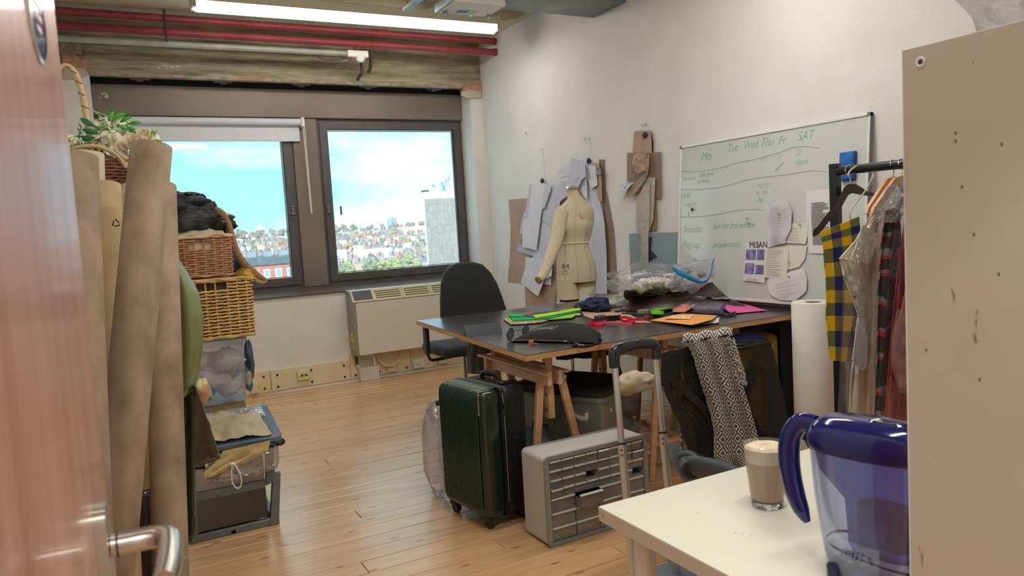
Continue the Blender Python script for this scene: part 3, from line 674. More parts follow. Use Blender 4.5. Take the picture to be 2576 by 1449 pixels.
# ============================================================ CUTTING TABLE
DT = .82
dk = thing('cutting_table','big dark grey topped plywood cutting table covered with sewing things','table',(0,0,0))
DQ = [(1.58,2.90),(3.49,2.915),(3.49,4.60),(1.70,4.58)]
ply = mat('plywood_edge','#b98a58','#d6ac78',rough=.5,scale=5,stretch=(1,1,14),contrast=(.3,.7),bump=.1)
lam = mat('graphite_laminate','#3d3b3a','#434140',rough=.22,scale=20,spec=.6)
MB().poly(DQ, .0245, Matrix.Translation((0,0,DT-.028))).out('plywood_board', ply, dk)
def inset(P, d):
    cx = sum(p[0] for p in P)/len(P); cy = sum(p[1] for p in P)/len(P); return [(p[0]+d*(1 if p[0] < cx else -1), p[1]+d*(1 if p[1] < cy else -1)) for p in P]
MB().poly(inset(DQ,.001), .0035, Matrix.Translation((0,0,DT-.0035))).out('laminate_top', lam, dk)
beech = mat('beech_wood','#c4946b','#d9ad86',rough=.5,scale=3,stretch=(1,1,5),contrast=(.3,.7)); beech_p = mat('pale_beech','#d2b49c','#dfc6b0',rough=.5,scale=3,stretch=(1,6,1))
steel = mat('bright_steel','#c9ccd0',rough=.22,metal=1); chrome = mat('chrome','#dcdee2',rough=.12,metal=1)
def bar(mb, a, b, w, d, bev=.002):
    a, b = V(a), V(b); z = (b-a); L = z.length; z.normalize(); x = V((0,1,0)).cross(z); x = x.normalized() if x.length > .1 else V((1,0,0)); y = z.cross(x)
    M = Matrix(((x.x,y.x,z.x,a.x),(x.y,y.y,z.y,a.y),(x.z,y.z,z.z,a.z),(0,0,0,1))); return mb.box((-w/2,-d/2,0),(w/2,d/2,L),M=M,bev=bev,seg=1)
def trestle(cx, y0, y1, zt, lab, shelf=False):
    r = thing('trestle', lab, 'trestle', (cx, y0, 0))
    L = y1-y0
    for sx in (-.03,.03): MB().box((sx-.011,0,zt-.07),(sx+.011,L,zt),bev=.002,seg=1).out('cross_board', beech_p, r)
    for sx in (-.03,.03): MB().box((sx*1.9-.012,-.02,zt-.012),(sx*1.9+.012,L+.02,zt+.0),bev=.002,seg=1).out('cross_board', beech_p, r)
    for yy in (.07, L-.07):
        MB().box((-.017,yy-.022,zt-.24),(.017,yy+.022,DT-.03),bev=.002,seg=1).out('riser_post', beech, r)
        for k in range(4): MB().cyl((-.0185,yy,zt-.2+k*.075),(.0185,yy,zt-.2+k*.075),.007,seg=10).out('peg_hole', mat('dark_hole','#3a2a1e',rough=.9), r)
        MB().box((-.05,yy-.03,DT-.045),(.05,yy+.03,DT-.0285)).out('top_pad', beech, r)
        for s in (-1,1):
            bar(MB(), (s*.052, yy-.02, zt-.005), (.20 if s > 0 else -.135, yy-.02, .0), .036, .024).out('leg', beech, r)
            MB().cyl((s*.072,yy-.036,zt-.045),(s*.072,yy-.03,zt-.045),.011,seg=12).out('bolt', steel, r)
    if shelf:
        for k in range(3): MB().box((-.17,.06+k*.2,.17),(.17,.10+k*.2,.19),bev=.002,seg=1).out('shelf_slat', beech, r)
        for s in (-1,1): MB().box((s*.165-.012,.03,.15),(s*.165+.012,L-.03,.17),bev=.002,seg=1).out('shelf_rail', beech, r)
    return r
trestle(1.80,3.02,3.72,.70,'beech trestle under the near left corner of the cutting table')
trestle(2.56,3.08,3.8,.70,'beech trestle with low slats under the middle of the cutting table',True)
trestle(3.22,3.5,4.2,.70,'beech trestle by the wall beneath the cutting table')

# ============================================================ RIGHT WALL: whiteboard
wb0 = V((3.405,0,.851)); wb1 = V((3.488,0,1.870))
vv = (wb1-wb0).normalized(); BU = V((0,-1,0)); BW = BU.cross(vv)
def OB(px, py, off=0):
    d = ray(px, py); P0 = wb0+BW*off; return CAM+d*((P0-CAM).dot(BW)/d.dot(BW))
BH = (wb1-wb0).length; yl, yr = 4.018, 2.556
wbd = thing('whiteboard','large aluminium-framed whiteboard with green handwriting leaning on the cutting table','whiteboard',(0,0,0))
MBd = frame_m((wb0.x, yl, wb0.z), BU, vv); BL = yl-yr
wbm = mat('whiteboard_gloss','#ccd1ce','#c6ccc9',rough=.10,scale=1.4,contrast=(.3,.8),coat=.4)
MB().box((.01,.01,-.012),(BL-.01,BH-.01,-.003),M=MBd).out('writing_surface', wbm, wbd)
alu = mat('aluminium','#c6c9cc',rough=.35,metal=.85); al2 = mat('aluminium_white','#e3e5e6',rough=.4,metal=.2)
t = .016
for nm, a, b in (('frame_rail',(0,0),(BL,t)),('frame_rail',(0,BH-t),(BL,BH)),('frame_rail',(0,t),(t,BH-t)),('frame_rail',(BL-t,t),(BL,BH-t))):
    MB().box((a[0],a[1],-.016),(b[0],b[1],.004),M=MBd,bev=.002,seg=1).out(nm, al2, wbd)
for a in ((0,0),(BL-.02,0),(0,BH-.02),(BL-.02,BH-.02)): MB().box((a[0]-.001,a[1]-.001,-.017),(a[0]+.021,a[1]+.021,.006),M=MBd,bev=.003,seg=1).out('corner_cap', mat('corner_grey','#6f7376',rough=.5), wbd)
MB().box((BL-.002,0,-.017),(BL+.001,BH,.003),M=MBd).out('frame_side', mat('frame_grey','#75797b',rough=.5), wbd)
pen = mat('green_marker','#63ac98',rough=.6); pen2 = mat('faded_marker','#a3b8b0',rough=.6); penb = mat('black_marker','#33383a',rough=.6)
def wtxt(s, px, py, h, m=pen, sx=.85, rot=0, sh=.35):
    o = OB(px, py, -.0022); u = (BU*math.cos(rot)+vv*math.sin(rot))
    text(s, h/.7, frame_m(o, u, vv), 'handwriting', m, wbd, shear=sh, sx=sx, th=.0008, off=-.0012)
for s, px, py, h in (('Mo',1762,406,.060),('Tue',1828,383,.050),('Wed',1869,376,.048),('Thu',1911,371,.054),('Fr',1957,364,.050),('SAT',2005,355,.052),('18',1826,426,.018),('19',1873,413,.018),('20',1914,407,.020),('21',1955,401,.028),('22',2002,390,.030),('client',1998,416,.034),('reply',1904,473,.036),('by this',1900,490,.030),('day',1902,509,.034)): wtxt(s, px, py, h)
for s, px, py, h, k in (('12th 1pm',1757,446,.032,pen),('nat fitting',1753,462,.028,pen),('Hernesse',1716,456,.030,pen2),('H/W',1714,500,.040,pen2),('stopton',1719,520,.036,pen2),('Stoodio',1717,586,.052,pen2),('bar for 3rd person',1794,576,.042,pen),('Pop-up',1717,624,.052,pen2),('preparations',1793,622,.042,pen)): wtxt(s, px, py, h, k, sx=.78)
def wline(pts, m=pen2, r=.0016, nm='drawn_line'):
    Q = []
    for (a, b) in zip(pts, pts[1:]):
        for k in range(4): Q.append(OB(a[0]+(b[0]-a[0])*k/4, a[1]+(b[1]-a[1])*k/4, -.002))
    Q.append(OB(*pts[-1], -.002)); MB().tube(Q, r, 4).out(nm, m, wbd)
Z7 = lambda L: [(1650+x/2.898, 270+y/2.898) for x, y in L]
wline(Z7([(190,465),(280,470),(400,455),(500,435),(600,400),(720,380),(900,330),(1000,290),(1100,285),(1190,297)]))
wline(Z7([(190,600),(310,598),(450,585),(560,560),(650,530),(850,500),(960,490),(1070,470),(1150,460),(1250,468)]))
wline(Z7([(180,800),(330,795),(480,775),(560,755),(650,745),(720,742),(775,750)]))
wline(Z7([(870,465),(900,432),(930,400)]), pen); wline(Z7([(240,760),(240,800)]), penb)
# papers on the board
def paper(name, lab, cat, rows, off, m, bend=.004, seed=1, group=None, pins=(), lines=None, parent=None):
    o = sheet(name, rows, lambda px, py, u, v: OB(px, py, off), m, parent, nu=6, nv=8, nz=bend, ns=2, seed=seed, th=.0006)
    if parent is None: tag(o, lab, cat, group)
    return o
pw = mat('paper_white','#dcdde0',rough=.8); pc = mat('paper_cream','#dcdccf',rough=.8); pl = mat('paper_lilac','#c9cad3',rough=.8)
prt = mat('print_grey','#8d9094',rough=.8); pvio = mat('print_violet','#5b5890','#8f8fb4',rough=.8,scale=30,contrast=(.4,.6))
def pinm(px, py, parent=None, off=.006):
    o = OB(px, py, off); return MB().cyl(o, o+BW*.012, .003, seg=8).cyl(o+BW*.012, o+BW*.014, .006, seg=8).out('push_pin', steel, parent)
def lines(o, rows, n, m=prt, off=.005, x0=.1, x1=.9, y0=.08, y1=.95, seed=1, h=.0016, nm='printed_line'):
    rr = random.Random(seed); b = MB(); R = len(rows)-1
    def at(u, v):
        t = v*R; k = min(int(t), R-1); f = t-k; a, c_ = rows[k], rows[k+1]
        L = (a[0]+(c_[0]-a[0])*f, a[1]+(c_[1]-a[1])*f); Q = (a[2]+(c_[2]-a[2])*f, a[3]+(c_[3]-a[3])*f); return OB(L[0]+(Q[0]-L[0])*u, L[1]+(Q[1]-L[1])*u, off)
    for i in range(n):
        v = y0+(y1-y0)*i/max(1, n-1); e = x0+(x1-x0)*rr.uniform(.5, 1)
        b.tube([at(x0, v), at(e, v)], h, 4)
    return b.out(nm, m, o, kind='stuff')
r1 = [(2029,480,2096,474),(2028,560,2098,556),(2036,637,2095,638)]
o = paper('price_list','white printed price list with a grey table, pinned behind the rack post','paper',r1,.004,pw,.003,2); lines(o,r1,28,prt,.008,.18,.95,.2,.85,3,.002)
r1 = [(1972,563,2034,560),(1970,590,2030,600),(1964,610,2026,614)]
o = paper('paper_note','cream note paper half hidden behind the long curled receipt','paper',r1,.006,pc,.004,3); lines(o,r1,6,prt,.011,.2,.7,.2,.8,5,.0008); pinm(2014,565,o)
r1 = [(1930,620,2030,618),(1928,660,2026,650),(1930,690,2010,672)]
o = paper('paper_note','large pale sheet below the curled receipt with faint writing','paper',r1,.005,pc,.003,4); pinm(1987,660,o)
r1 = [(1925,624,1984,628),(1922,662,1982,664),(1921,698,1978,702)]
o = paper('shopping_list','cream handwritten list overlapping the violet poster','paper',r1,.009,pc,.003,5); lines(o,r1,13,prt,.0135,.08,.8,.06,.92,6,.0009)
r1 = [(1932,702,2022,674),(1932,725,2030,700),(1938,742,2028,735),(1965,756,2000,756)]
o = paper('pattern_sketch','round-cornered sheet with pencil sketches at the bottom of the board','paper',r1,.010,pw,.006,6); lines(o,r1,5,prt,.017,.2,.8,.3,.8,8,.0009); pinm(1987,695,o)
r1 = [(1927,517,1980,503),(1930,540,1992,530),(1931,570,1990,575),(1933,600,1978,600),(1930,622,1976,612)]
o = paper('long_receipt','curling lilac-grey receipt held by a pin in the middle of the board','paper',r1,.016,pl,.014,7); lines(o,r1,20,prt,.026,.12,.8,.06,.95,9,.0008); pinm(1961,538,o,.022)
r1 = [(1876,612,1929,611),(1873,660,1925,662),(1870,706,1924,712)]
o = paper('shop_poster','shop flyer headed MISAN with four violet photographs','poster',r1,.005,pw,.002,8)
for (a,b,c2,d) in ((658,1035,728,1110),(738,1035,800,1112),(650,1135,716,1212),(728,1148,786,1216)):
    q = Z7([(a,b),(c2,b+2),(c2-4,d),(a-4,d-2)]); P = [OB(x, y, .0085) for x, y in q]
    mb = MB(); vs = [mb.b.verts.new(p) for p in P]+[mb.b.verts.new(p-BW*.001) for p in P]
    for f in ((0,1,2,3),(7,6,5,4),(0,4,5,1),(1,5,6,2),(2,6,7,3),(3,7,4,0)): mb.b.faces.new([vs[i] for i in f])
    mb.out('photo_print', pvio, o)
text('MISAN', .052, frame_m(OB(1884.5,623,.0085), BU, vv), 'lettering', penb, o, sx=.95)
lines(o, [(1873,698,1924,702),(1872,706,1924,711)], 3, prt, .008, .1,.9,.1,.9, 3,.0007); pinm(1907,612,o,.008)
for px, py, lab in ((1880,549,'upper'),(1885,560,'lower')): k = pinm(px, py, None, 0); tag(k, '%s of the two steel push pins stuck in the bare middle of the board' % lab, 'pin'); k.name = 'push_pin'
k = MB().ell(OB(1741,527,.008),(.008,.009,.012)).out('magnet', penb, smooth=True); tag(k,'small black magnet at the left of the whiteboard','magnet')
er = thing('board_eraser','bright blue board eraser stuck at the upper right of the whiteboard','eraser',(0,0,0))
ce = OB(2131,418,.018); ME = frame_m(ce, BU, vv); erb = mat('eraser_blue','#1565b8','#0f57a3',rough=.6,scale=20)
MB().cbox((0,0,0),(.085,.15,.03),M=ME,bev=.01).out('eraser_body', erb, er, smooth=50); MB().cbox((0,0,-.012),(.088,.153,.012),M=ME,bev=.004).out('felt_pad', mat('felt_blue','#1f4f86',rough=.9), er)

# grey-blue board on the wall behind the table
gb = tag(MB().box((XR-.025,3.96,DT+.001),(XR-.012,4.64,1.285),bev=.002,seg=1).out('slate_board', mat('slate_blue_card','#8496a1','#8fa0aa',rough=.6,scale=2)),'slate blue board standing on the table against the wall left of the whiteboard','board')

# ============================================================ PATTERN BUNDLES ON THE WALL
tis = mat('pattern_tissue','#cfd3e0','#c3c7d8',rough=.8,scale=9); tisw = mat('pattern_paper_white','#dcdde8','#d2d4e2',rough=.8,scale=8); kraft = mat('kraft_card','#b59b87','#a98f7b',rough=.75,scale=4); kraft2 = mat('kraft_card_dark','#95806f','#8a7565',rough=.75,scale=4)
dotp = mat('dotted_tissue','#c4c6d6','#a9abc4',rough=.8,scale=60,contrast=(.58,.62))
def hook(parent, px, py, px2, py2):
    a = OX(px, py, XR-.002); b = OX(px2, py2, XR-.03)
    MB().tube([a, a+V((-.03,0,0)), a+V((-.035,0,-.012)), a+V((-.03,0,-.02))], .0025, 6).cyl(a, a+V((-.004,0,0)), .008, seg=10).out('wall_hook', steel, parent)
    MB().tube([a+V((-.03,.006,-.015)), a+V((-.032,.012,.01)), a+V((-.032,-.006,.01)), a+V((-.03,-.003,-.02)), b+V((0,0,.03)), b], .0018, 5).out('wire', steel, parent)
    MB().ell(b, (.015,.02,.02), nz=.5, seed=3).out('bulldog_clip', penb, parent)
Z6 = lambda L: [tuple((1250 if i % 2 == 0 else 300)+v/2.898 for i, v in enumerate(r)) for r in L]
b1 = thing('pattern_bundle','left bundle of white paper sewing patterns hanging from a hook by the window','sewing patterns',(0,0,0),group='pattern bundles hung on the right wall')
hook(b1, 1365, 375, 1364, 455)
for i, (rows, m, off) in enumerate((
  ([(85,585,235,575),(100,780,240,780),(95,1000,250,1000),(78,1185,205,1195)], kraft, .006),
  ([(205,1215,455,1000),(205,1290,450,1200),(210,1365,420,1370)], kraft, .008),
  ([(240,470,380,480),(215,640,375,640),(180,740,350,800),(150,960,330,1020)], dotp, .02),
  ([(285,580,405,500),(300,700,400,700),(290,850,395,900),(250,1110,400,1120),(335,1200,395,1210)], tis, .03),
  ([(255,465,352,470),(235,650,330,680),(225,800,265,850)], tisw, .045),
  ([(190,740,330,640),(185,850,300,870),(185,930,290,955)], tisw, .05),
  ([(210,1005,405,1030),(205,1090,400,1140),(175,1190,345,1170),(290,1285,305,1285)], tisw, .055),
  ([(125,870,185,830),(165,908,175,900)], kraft, .05),
  ([(352,470,395,485),(345,560,385,540),(330,660,350,640)], tis, .055))):
    sheet('paper_piece', Z6(rows), WALLP(off), m, b1, nu=6, nv=12, nz=.008, ns=3, seed=i, amp=.003, nf=2)
b2 = thing('pattern_bundle','tall bundle of lilac paper and brown card patterns behind the dress form','sewing patterns',(0,0,0),group='pattern bundles hung on the right wall')
hook(b2, 1480, 348, 1481, 405)
for i, (rows, m, off) in enumerate((
  ([(745,293,785,293),(760,500,790,500),(770,800,850,800),(800,1100,870,1100),(800,1275,880,1275)], kraft2, .006),
  ([(650,300,745,300),(660,600,770,600),(690,900,795,900),(660,1270,803,1275)], tisw, .014),
  ([(655,480,700,475),(650,600,745,560),(680,800,785,760),(700,1000,800,1000),(690,1270,803,1275)], tis, .03),
  ([(700,320,745,320),(705,450,765,450),(745,600,768,600)], kraft, .034),
  ([(440,385,540,300),(450,420,570,400),(470,460,600,430)], tis, .06),
  ([(535,275,640,310),(545,370,650,420),(500,470,620,440),(500,560,560,570)], dotp, .075),
  ([(400,480,520,470),(350,600,510,560),(330,740,460,600),(405,785,440,760)], dotp, .04),
  ([(560,330,650,330),(590,440,655,430),(600,510,658,520),(640,570,658,585)], tisw, .05),
  ([(405,1000,455,990),(345,1160,440,1180),(415,1330,450,1200)], kraft, .012),
  ([(660,335,720,340),(655,420,735,480),(690,520,700,500)], tisw, .045))):
    sheet('paper_piece', Z6(rows), WALLP(off), m, b2, nu=6, nv=12, nz=.010, ns=3, seed=i+20, amp=.004, nf=1.5)
MB().box((0,0,0),(.08,.045,.002),M=frame_m(OX(1498,441,XR-.045),(0,-1,0),(0,0,1))).out('barcode_label', prt, b2)
b3 = thing('pattern_bundle','bundle of brown card patterns on a hook left of the whiteboard','sewing patterns',(0,0,0),group='pattern bundles hung on the right wall')
hook(b3, 1625, 313, 1622, 340)
for i, (rows, m, off, bend) in enumerate((
  ([(1003,87,1125,83),(995,160,1128,160),(990,240,1130,250)], kraft, .02, .004),
  ([(1105,90,1128,88),(1120,170,1140,170),(1125,260,1140,270)], penb, .012, .002),
  ([(950,245,1195,238),(948,350,1197,350),(950,450,1198,450),(1150,570,1198,585)], kraft2, .014, .004),
  ([(1115,560,1160,570),(1120,700,1165,700),(1118,808,1166,806)], mat('ochre_card','#a88555','#94724a',rough=.8,scale=6), .016, .003),
  ([(1045,420,1155,425),(1020,560,1150,560),(1015,700,1140,730),(1018,800,1115,812)], mat('stone_tissue','#bdb6ad','#aaa39b',rough=.8,scale=50,contrast=(.5,.6)), .03, .005),
  ([(1060,470,1115,470),(1050,650,1115,700),(1052,830,1105,860),(1048,1045,1105,1048)], MC['stone_tissue'], .04, .004),
  ([(1105,860,1132,858),(1105,950,1120,950),(1110,1035,1165,1000)], penb, .03, .002),
  ([(1000,250,1095,228),(985,330,1085,300),(1020,400,1088,375)], kraft, .06, .03),
  ([(905,470,1000,460),(900,510,960,500),(905,540,950,520)], tisw, .075, .02),
  ([(1060,240,1110,250),(1075,330,1110,330),(1060,420,1100,400),(960,500,1060,480),(920,580,990,560)], kraft, .05, .02),
  ([(960,470,1060,460),(965,510,1040,520),(1000,555,1020,550)], kraft2, .045, .02))):
    sheet('paper_piece', Z6(rows), WALLP(off), m, b3, nu=7, nv=12, nz=bend, ns=3, seed=i+50)
for _b in (b1, b2, b3):
    for o in [o for o in COL.objects if o.parent == _b and o.name.startswith('paper_piece')]:
        for v in o.data.vertices: v.co.x = min(v.co.x, XR-.003)
tag(MB().cyl(OX(1322,334,XR),OX(1322,334,XR-.02),.004,seg=8).out('wall_nail', penb),'lone dark nail in the wall above the left pattern bundle','nail')

# ============================================================ DRESS FORM
DY = 4.78
form = mat('form_linen','#d5c8af','#cdbfa4',rough=.85,scale=60,bump=.1,bscale=200)
df = thing('dress_form','beige linen dress form with one padded arm before the hanging patterns','dress form',(0,0,0))
UH = V((RIGHT.x, RIGHT.y, 0)).normalized(); FH = V((FWD.x, FWD.y, 0)).normalized()
def ringp(px0, px1, py, dr=.7, n=28, tilt=0, yy=DY, bust=0):
    a, b = OY(px0, py, yy), OY(px1, py, yy); a2 = CAM+(a-CAM); ctr = (a+b)/2
    hw = ((b-a).length/2)*((b-a).normalized().dot(UH))
    d = ctr-CAM; R = []
    for k in range(n):
        th = 2*PI*k/n; cu, sv = math.cos(th), math.sin(th); p = ctr+UH*cu*hw+FH*sv*hw*dr
        if bust and sv < 0: p -= FH*bust*(math.exp(-((cu-.5)/.28)**2)+math.exp(-((cu+.5)/.28)**2))
        p.z += tilt*cu*hw
        R.append(p)
    return R
prof = [(1425,1452,474,.85,.25,0),(1428,1454,484,.85,.2,0),(1428,1462,498,.8,.1,0),(1420,1473,507,.7,.05,0),(1406,1487,519,.55,0,0),(1401,1491,530,.56,0,0),(1399,1492,543,.58,0,.012),(1396,1492,558,.62,0,.035),(1397,1490,570,.64,0,.040),(1400,1488,582,.64,0,.022),(1405,1484,597,.66,0,.005),(1409,1479,613,.7,0,0),(1408,1482,628,.72,0,0),(1404,1489,646,.72,0,0),(1402,1496,668,.74,0,0),(1401,1499,692,.74,0,0),(1402,1499,708,.72,0,0)]
mb = MB(); RG = [ringp(a,b_,y_,d_,28,t_,DY,bu) for a,b_,y_,d_,t_,bu in prof]; mb.rings(RG, True, True); mb.out('torso', form, df, smooth=80)
for a, b_ in (((1401,1447,704),(1402,1458,752)),((1446,1499,704),(1436,1497,737))):
    R2 = []
    for k in range(6):
        f = k/5; R2.append(ringp(a[0]+(b_[0]-a[0])*f, a[1]+(b_[1]-a[1])*f, a[2]+(b_[2]-a[2])*f-4+4*f, .95+.0*f, 20, 0, DY+(.0)))
    MB().rings(R2).out('thigh', form, df, smooth=60)
seam = mat('form_seam','#b3a27f',rough=.9)
for k in (21, 18, 24):
    MB().tube([R[k]+(R[k]-sum(R, V())/28).normalized()*.0015 for R in RG[3:]], .0016, 4).out('seam', seam, df)
R = ringp(1408.5,1480,611,.72); MB().tube(R+[R[0]], [.006]*29, 6).out('waist_tape', mat('tape_white','#e4dcc6',rough=.8), df, smooth=True)
MB().tube([OY(1412,533,DY-.02),OY(1405,575,DY-.05),OY(1398,610,DY-.08),OY(1383,650,DY-.12),OY(1367,690,DY-.16),OY(1357,703,DY-.17)], [.052,.056,.050,.042,.034,.030], 16).out('padded_arm', form, df, smooth=60)
e = OY(1357,703,DY-.17); MB().tube([e, OY(1354,706,DY-.175)], [.031,.030], 16).out('cuff', seam, df)
MB().lathe([(.001,-.012),(.05,-.012),(.064,-.004),(.064,.004),(.05,.012),(.001,.012)], (0,0,0), 24, M=frame_m(OY(1477,535,DY-.115),(UH*.80+FH*.55),(0,0,1))).out('shoulder_cap', form, df, smooth=60)
n = OY(1438,474,DY); MB().lathe([(.055,0),(.05,.012),(.02,.018),(.001,.02)], n, 20).out('neck_cap', alu, df, smooth=60)
q = OY(1413,681,DY-.165); Mq = frame_m(q, UH*.97-FH*.25, (0,0,1))
text('84', .055, frame_m(OY(1413.5,677,DY-.172), UH*.97-FH*.22,(0,0,1)), 'lettering', penb, df); text('(SH)', .022, frame_m(OY(1414.5,685,DY-.174), UH*.97-FH*.22,(0,0,1)), 'lettering', penb, df); text('FULL BUST', .010, frame_m(OY(1413.5,691,DY-.174), UH*.97-FH*.22,(0,0,1)), 'lettering', penb, df)
g = OY(1432,752,DY); MB().cyl((g.x,g.y,.03),(g.x,g.y,g.z+.1),.014,seg=14).out('stand_pole', chrome, df); MB().cbox((g.x,g.y,g.z-.005),(.13,.09,.03),bev=.008).cyl((g.x-.09,g.y-.02,g.z-.005),(g.x-.05,g.y-.02,g.z-.005),.012).out('height_clamp', penb, df)
for k in range(5): a = 2*PI*k/5+.3; MB().tube([(g.x,g.y,.10),(g.x+.28*math.cos(a),g.y+.28*math.sin(a),.05),(g.x+.3*math.cos(a),g.y+.3*math.sin(a),.03)],.014,8).ell((g.x+.3*math.cos(a),g.y+.3*math.sin(a),.022),(.022,.022,.022),seg=10).out('base_leg', penb, df)

# ============================================================ BLACK OFFICE CHAIR
blk = mat('black_fabric','#1f2327','#25292d',rough=.85,scale=60,bump=.1,bscale=160,sheen=.15); blkp = mat('black_plastic','#202326',rough=.38)
ch = thing('office_chair','black office chair with tall rounded back behind the cutting table by the heater','chair',(0,0,0))
def cp(px, py, yy): return OY(px, py, yy)
L = [(1107,800),(1106,760),(1108,715),(1116,685),(1134,667),(1160,660),(1190,660),(1212,665),(1232,685),(1247,712),(1259,745),(1268,775),(1274,800),(1265,830),(1230,850),(1150,852),(1115,832)]
cc = [cp(x,y,4.95) for x,y in L]; mx_ = sum(p.x for p in cc)/len(cc); mz_ = sum(p.z for p in cc)/len(cc)
def bk(s, dy): return [V((mx_+(p.x-mx_)*s, 4.95+dy+.05*((p.x-mx_)/.25)**2*-.5-.06*max(0,(1.0-p.z))*0, mz_+(p.z-mz_)*s)) for p in cc]
MB().rings([bk(.93,-.022),bk(.985,-.014),bk(1,0),bk(1,.02),bk(.985,.035),bk(.93,.05)]).out('backrest', blk, ch, smooth=50)
MB().rings([bk(1.0,-.004),bk(1.012,.002),bk(1.012,.012),bk(1.0,.018)],cap=False).out('back_piping', blkp, ch, smooth=True)
cx, cy = 2.30, 5.22
MB().cbox((cx,cy,.50),(.50,.48,.08),bev=.035,seg=4).out('seat', blk, ch, smooth=60)
MB().tube([(cx,cy+.05,.44),(cx,cy-.27,.45),(cx,cy-.30,.55),(cx,cy-.23,.75)],.022,10).out('back_bracket', blkp, ch, smooth=True)
MB().cyl((cx,cy,.12),(cx,cy,.46),.028,seg=16).out('gas_lift', chrome, ch)
for s in (-1,1):
    x = cx+s*.30
    MB().cbox((x,cy-.05,.71),(.075,.26,.028),bev=.012,seg=3).out('armrest_pad', blkp, ch, smooth=50)
    MB().cbox((x+s*.0,cy-.02,.59),(.035,.06,.22),bev=.01).cbox((x-s*.0,cy-.055,.60),(.02,.012,.12)).out('armrest_post', blkp, ch)
    MB().tube([(x,cy-.02,.5),(x-s*.02,cy-.02,.44),(x-s*.08,cy-.02,.43),(cx,cy,.44)],.012,8).out('arm_bracket', blkp, ch, smooth=True)
for k in range(5):
    a = 2*PI*k/5+.5; ex, ey = cx+.29*math.cos(a), cy+.29*math.sin(a)
    MB().tube([(cx,cy,.13),(ex,ey,.075)],[.03,.018],8).out('base_leg', blkp, ch, smooth=True); MB().cyl((ex-.02*math.sin(a),ey+.02*math.cos(a),.03),(ex+.02*math.sin(a),ey-.02*math.cos(a),.03),.03,seg=14).out('castor', blkp, ch)
cl = sheet('grey_trousers', [(1183,806,1224,802),(1178,868,1222,868),(1174,900,1222,900),(1176,940,1226,942)], lambda px,py,u,v: OY(px,py,4.55), mat('grey_blue_cloth','#7f8c99','#6f7c8a',rough=.9,scale=8), None, amp=.012, nf=2.5, th=.004); tag(cl,'light grey-blue cloth hanging under the far side of the cutting table','cloth')

# ============================================================ THINGS ON THE CUTTING TABLE
Z = DT+.0005
def T(px, py, dz=0): return OZ(px, py, Z+dz)
# spectacle case
a, b_, c2 = T(1175,848), T(1263,838), T(1168,815); 
gc = thing('glasses_case','long dark grey folded glasses case near the left edge of the table','glasses case',(0,0,0))
u_ = (b_-a).normalized(); w_ = V((-u_.y,u_.x,0)); Lc = (b_-a).length
casem = mat('case_slate','#2b3036',rough=.5)
MB().poly([(0,0),(.065,0),(.033,.055)], Lc, frame_m(a, w_, (0,0,1))).out('case_body', casem, gc)
MB().poly([(.0,0),(.004,0),(.037,.055),(.033,.058)], Lc+.006, frame_m(a-u_*.003, w_, (0,0,1))).out('flap', mat('case_flap','#343a42',rough=.4), gc)
# sunglasses
sg = thing('sunglasses','round sunglasses with dark blue frame beside the black pouch','sunglasses',(0,0,0))
lensm = mat('dark_lens','#6c7270',rough=.1,spec=.8,coat=.6); sgm = mat('navy_frame','#26404e',rough=.25)
c1, c2_ = OD(1284,842,(T(1282,858)-CAM).dot(FWD)), OD(1322,832,(T(1322,846)-CAM).dot(FWD)); uu = (c2_-c1); uu.z = 0; uu.normalize(); vz = V((0,0,1)); MW = lambda cc_: frame_m(cc_, uu, V((0,0,1))+uu.cross(vz)*.1)
for cc_, r_ in ((c1,.031),(c2_,.029)):
    cc_.z = Z+r_+.003
    RR = [MW(cc_) @ V((r_*math.cos(2*PI*k/28), r_*math.sin(2*PI*k/28), 0)) for k in range(29)]
    MB().tube(RR,.0028,8).out('rim', sgm, sg, smooth=True); MB().lathe([(.001,-.0012),(r_-.002,-.001),(r_-.002,.001),(.001,.0012)],(0,0,0),28,M=MW(cc_)).out('lens', lensm, sg)
mid = (c1+c2_)/2; MB().tube([c1+uu*.030+V((0,0,.006)), mid+V((0,0,.012)), c2_-uu*.028+V((0,0,.006))],.002,6).out('bridge', sgm, sg)
back = FH*1
for s, cc_ in ((-1,c1),(1,c2_)): MB().tube([cc_+uu*s*.032+V((0,0,.006)), cc_+uu*s*.038+V((0,0,.002)), cc_+uu*s*.036+back*.07+V((0,0,-.012)), cc_+uu*s*.03+back*.115+V((0,0,-.02))],[.003,.003,.0022,.0025],6).out('temple', sgm, sg)
# black pouch
pch = thing('zip_pouch','black zipped pouch with white bracketed lettering at the front of the table','pouch',(0,0,0))
pm_ = mat('black_canvas','#171618','#1c1b1d',rough=.75,scale=50,bump=.25,bscale=14,spec=.25)
q0, q1, q2, q3 = T(1284,862), T(1508,866), T(1512,843), T(1392,824)
def pou(u, v, s):
    p = q0.lerp(q1, u).lerp(q3.lerp(q2, u), v); e = (4*u*(1-u))**.55*(4*v*(1-v))**.5; n_ = noise.noise(V((u*5, v*4, 2)))*.006
    p.z = Z+.001+(.006+.062*e+n_*e if s else .004*0); return p
MB().grid(lambda u, v: pou(u, v, 1), 24, 16).grid(lambda u, v: pou(1-u, v, 0), 24, 16).out('pouch_body', pm_, pch, smooth=80)
za, zb_ = q0+V((0,0,.010)), q0.lerp(q1,.62)+V((0,0,.011)); brass = mat('brass_zip','#a08d6c',rough=.3,metal=.9)
MB().tube([za, za.lerp(zb_,.5)+V((0,0,.004)), zb_],.0028,6).out('zip', brass, pch); MB().tube([zb_, zb_+V((.012,-.006,-.002))],.004,6).tube([zb_+V((.01,-.004,-.002)),zb_+V((.02,-.016,-.008))],.002,6).out('zip_puller', steel, pch)
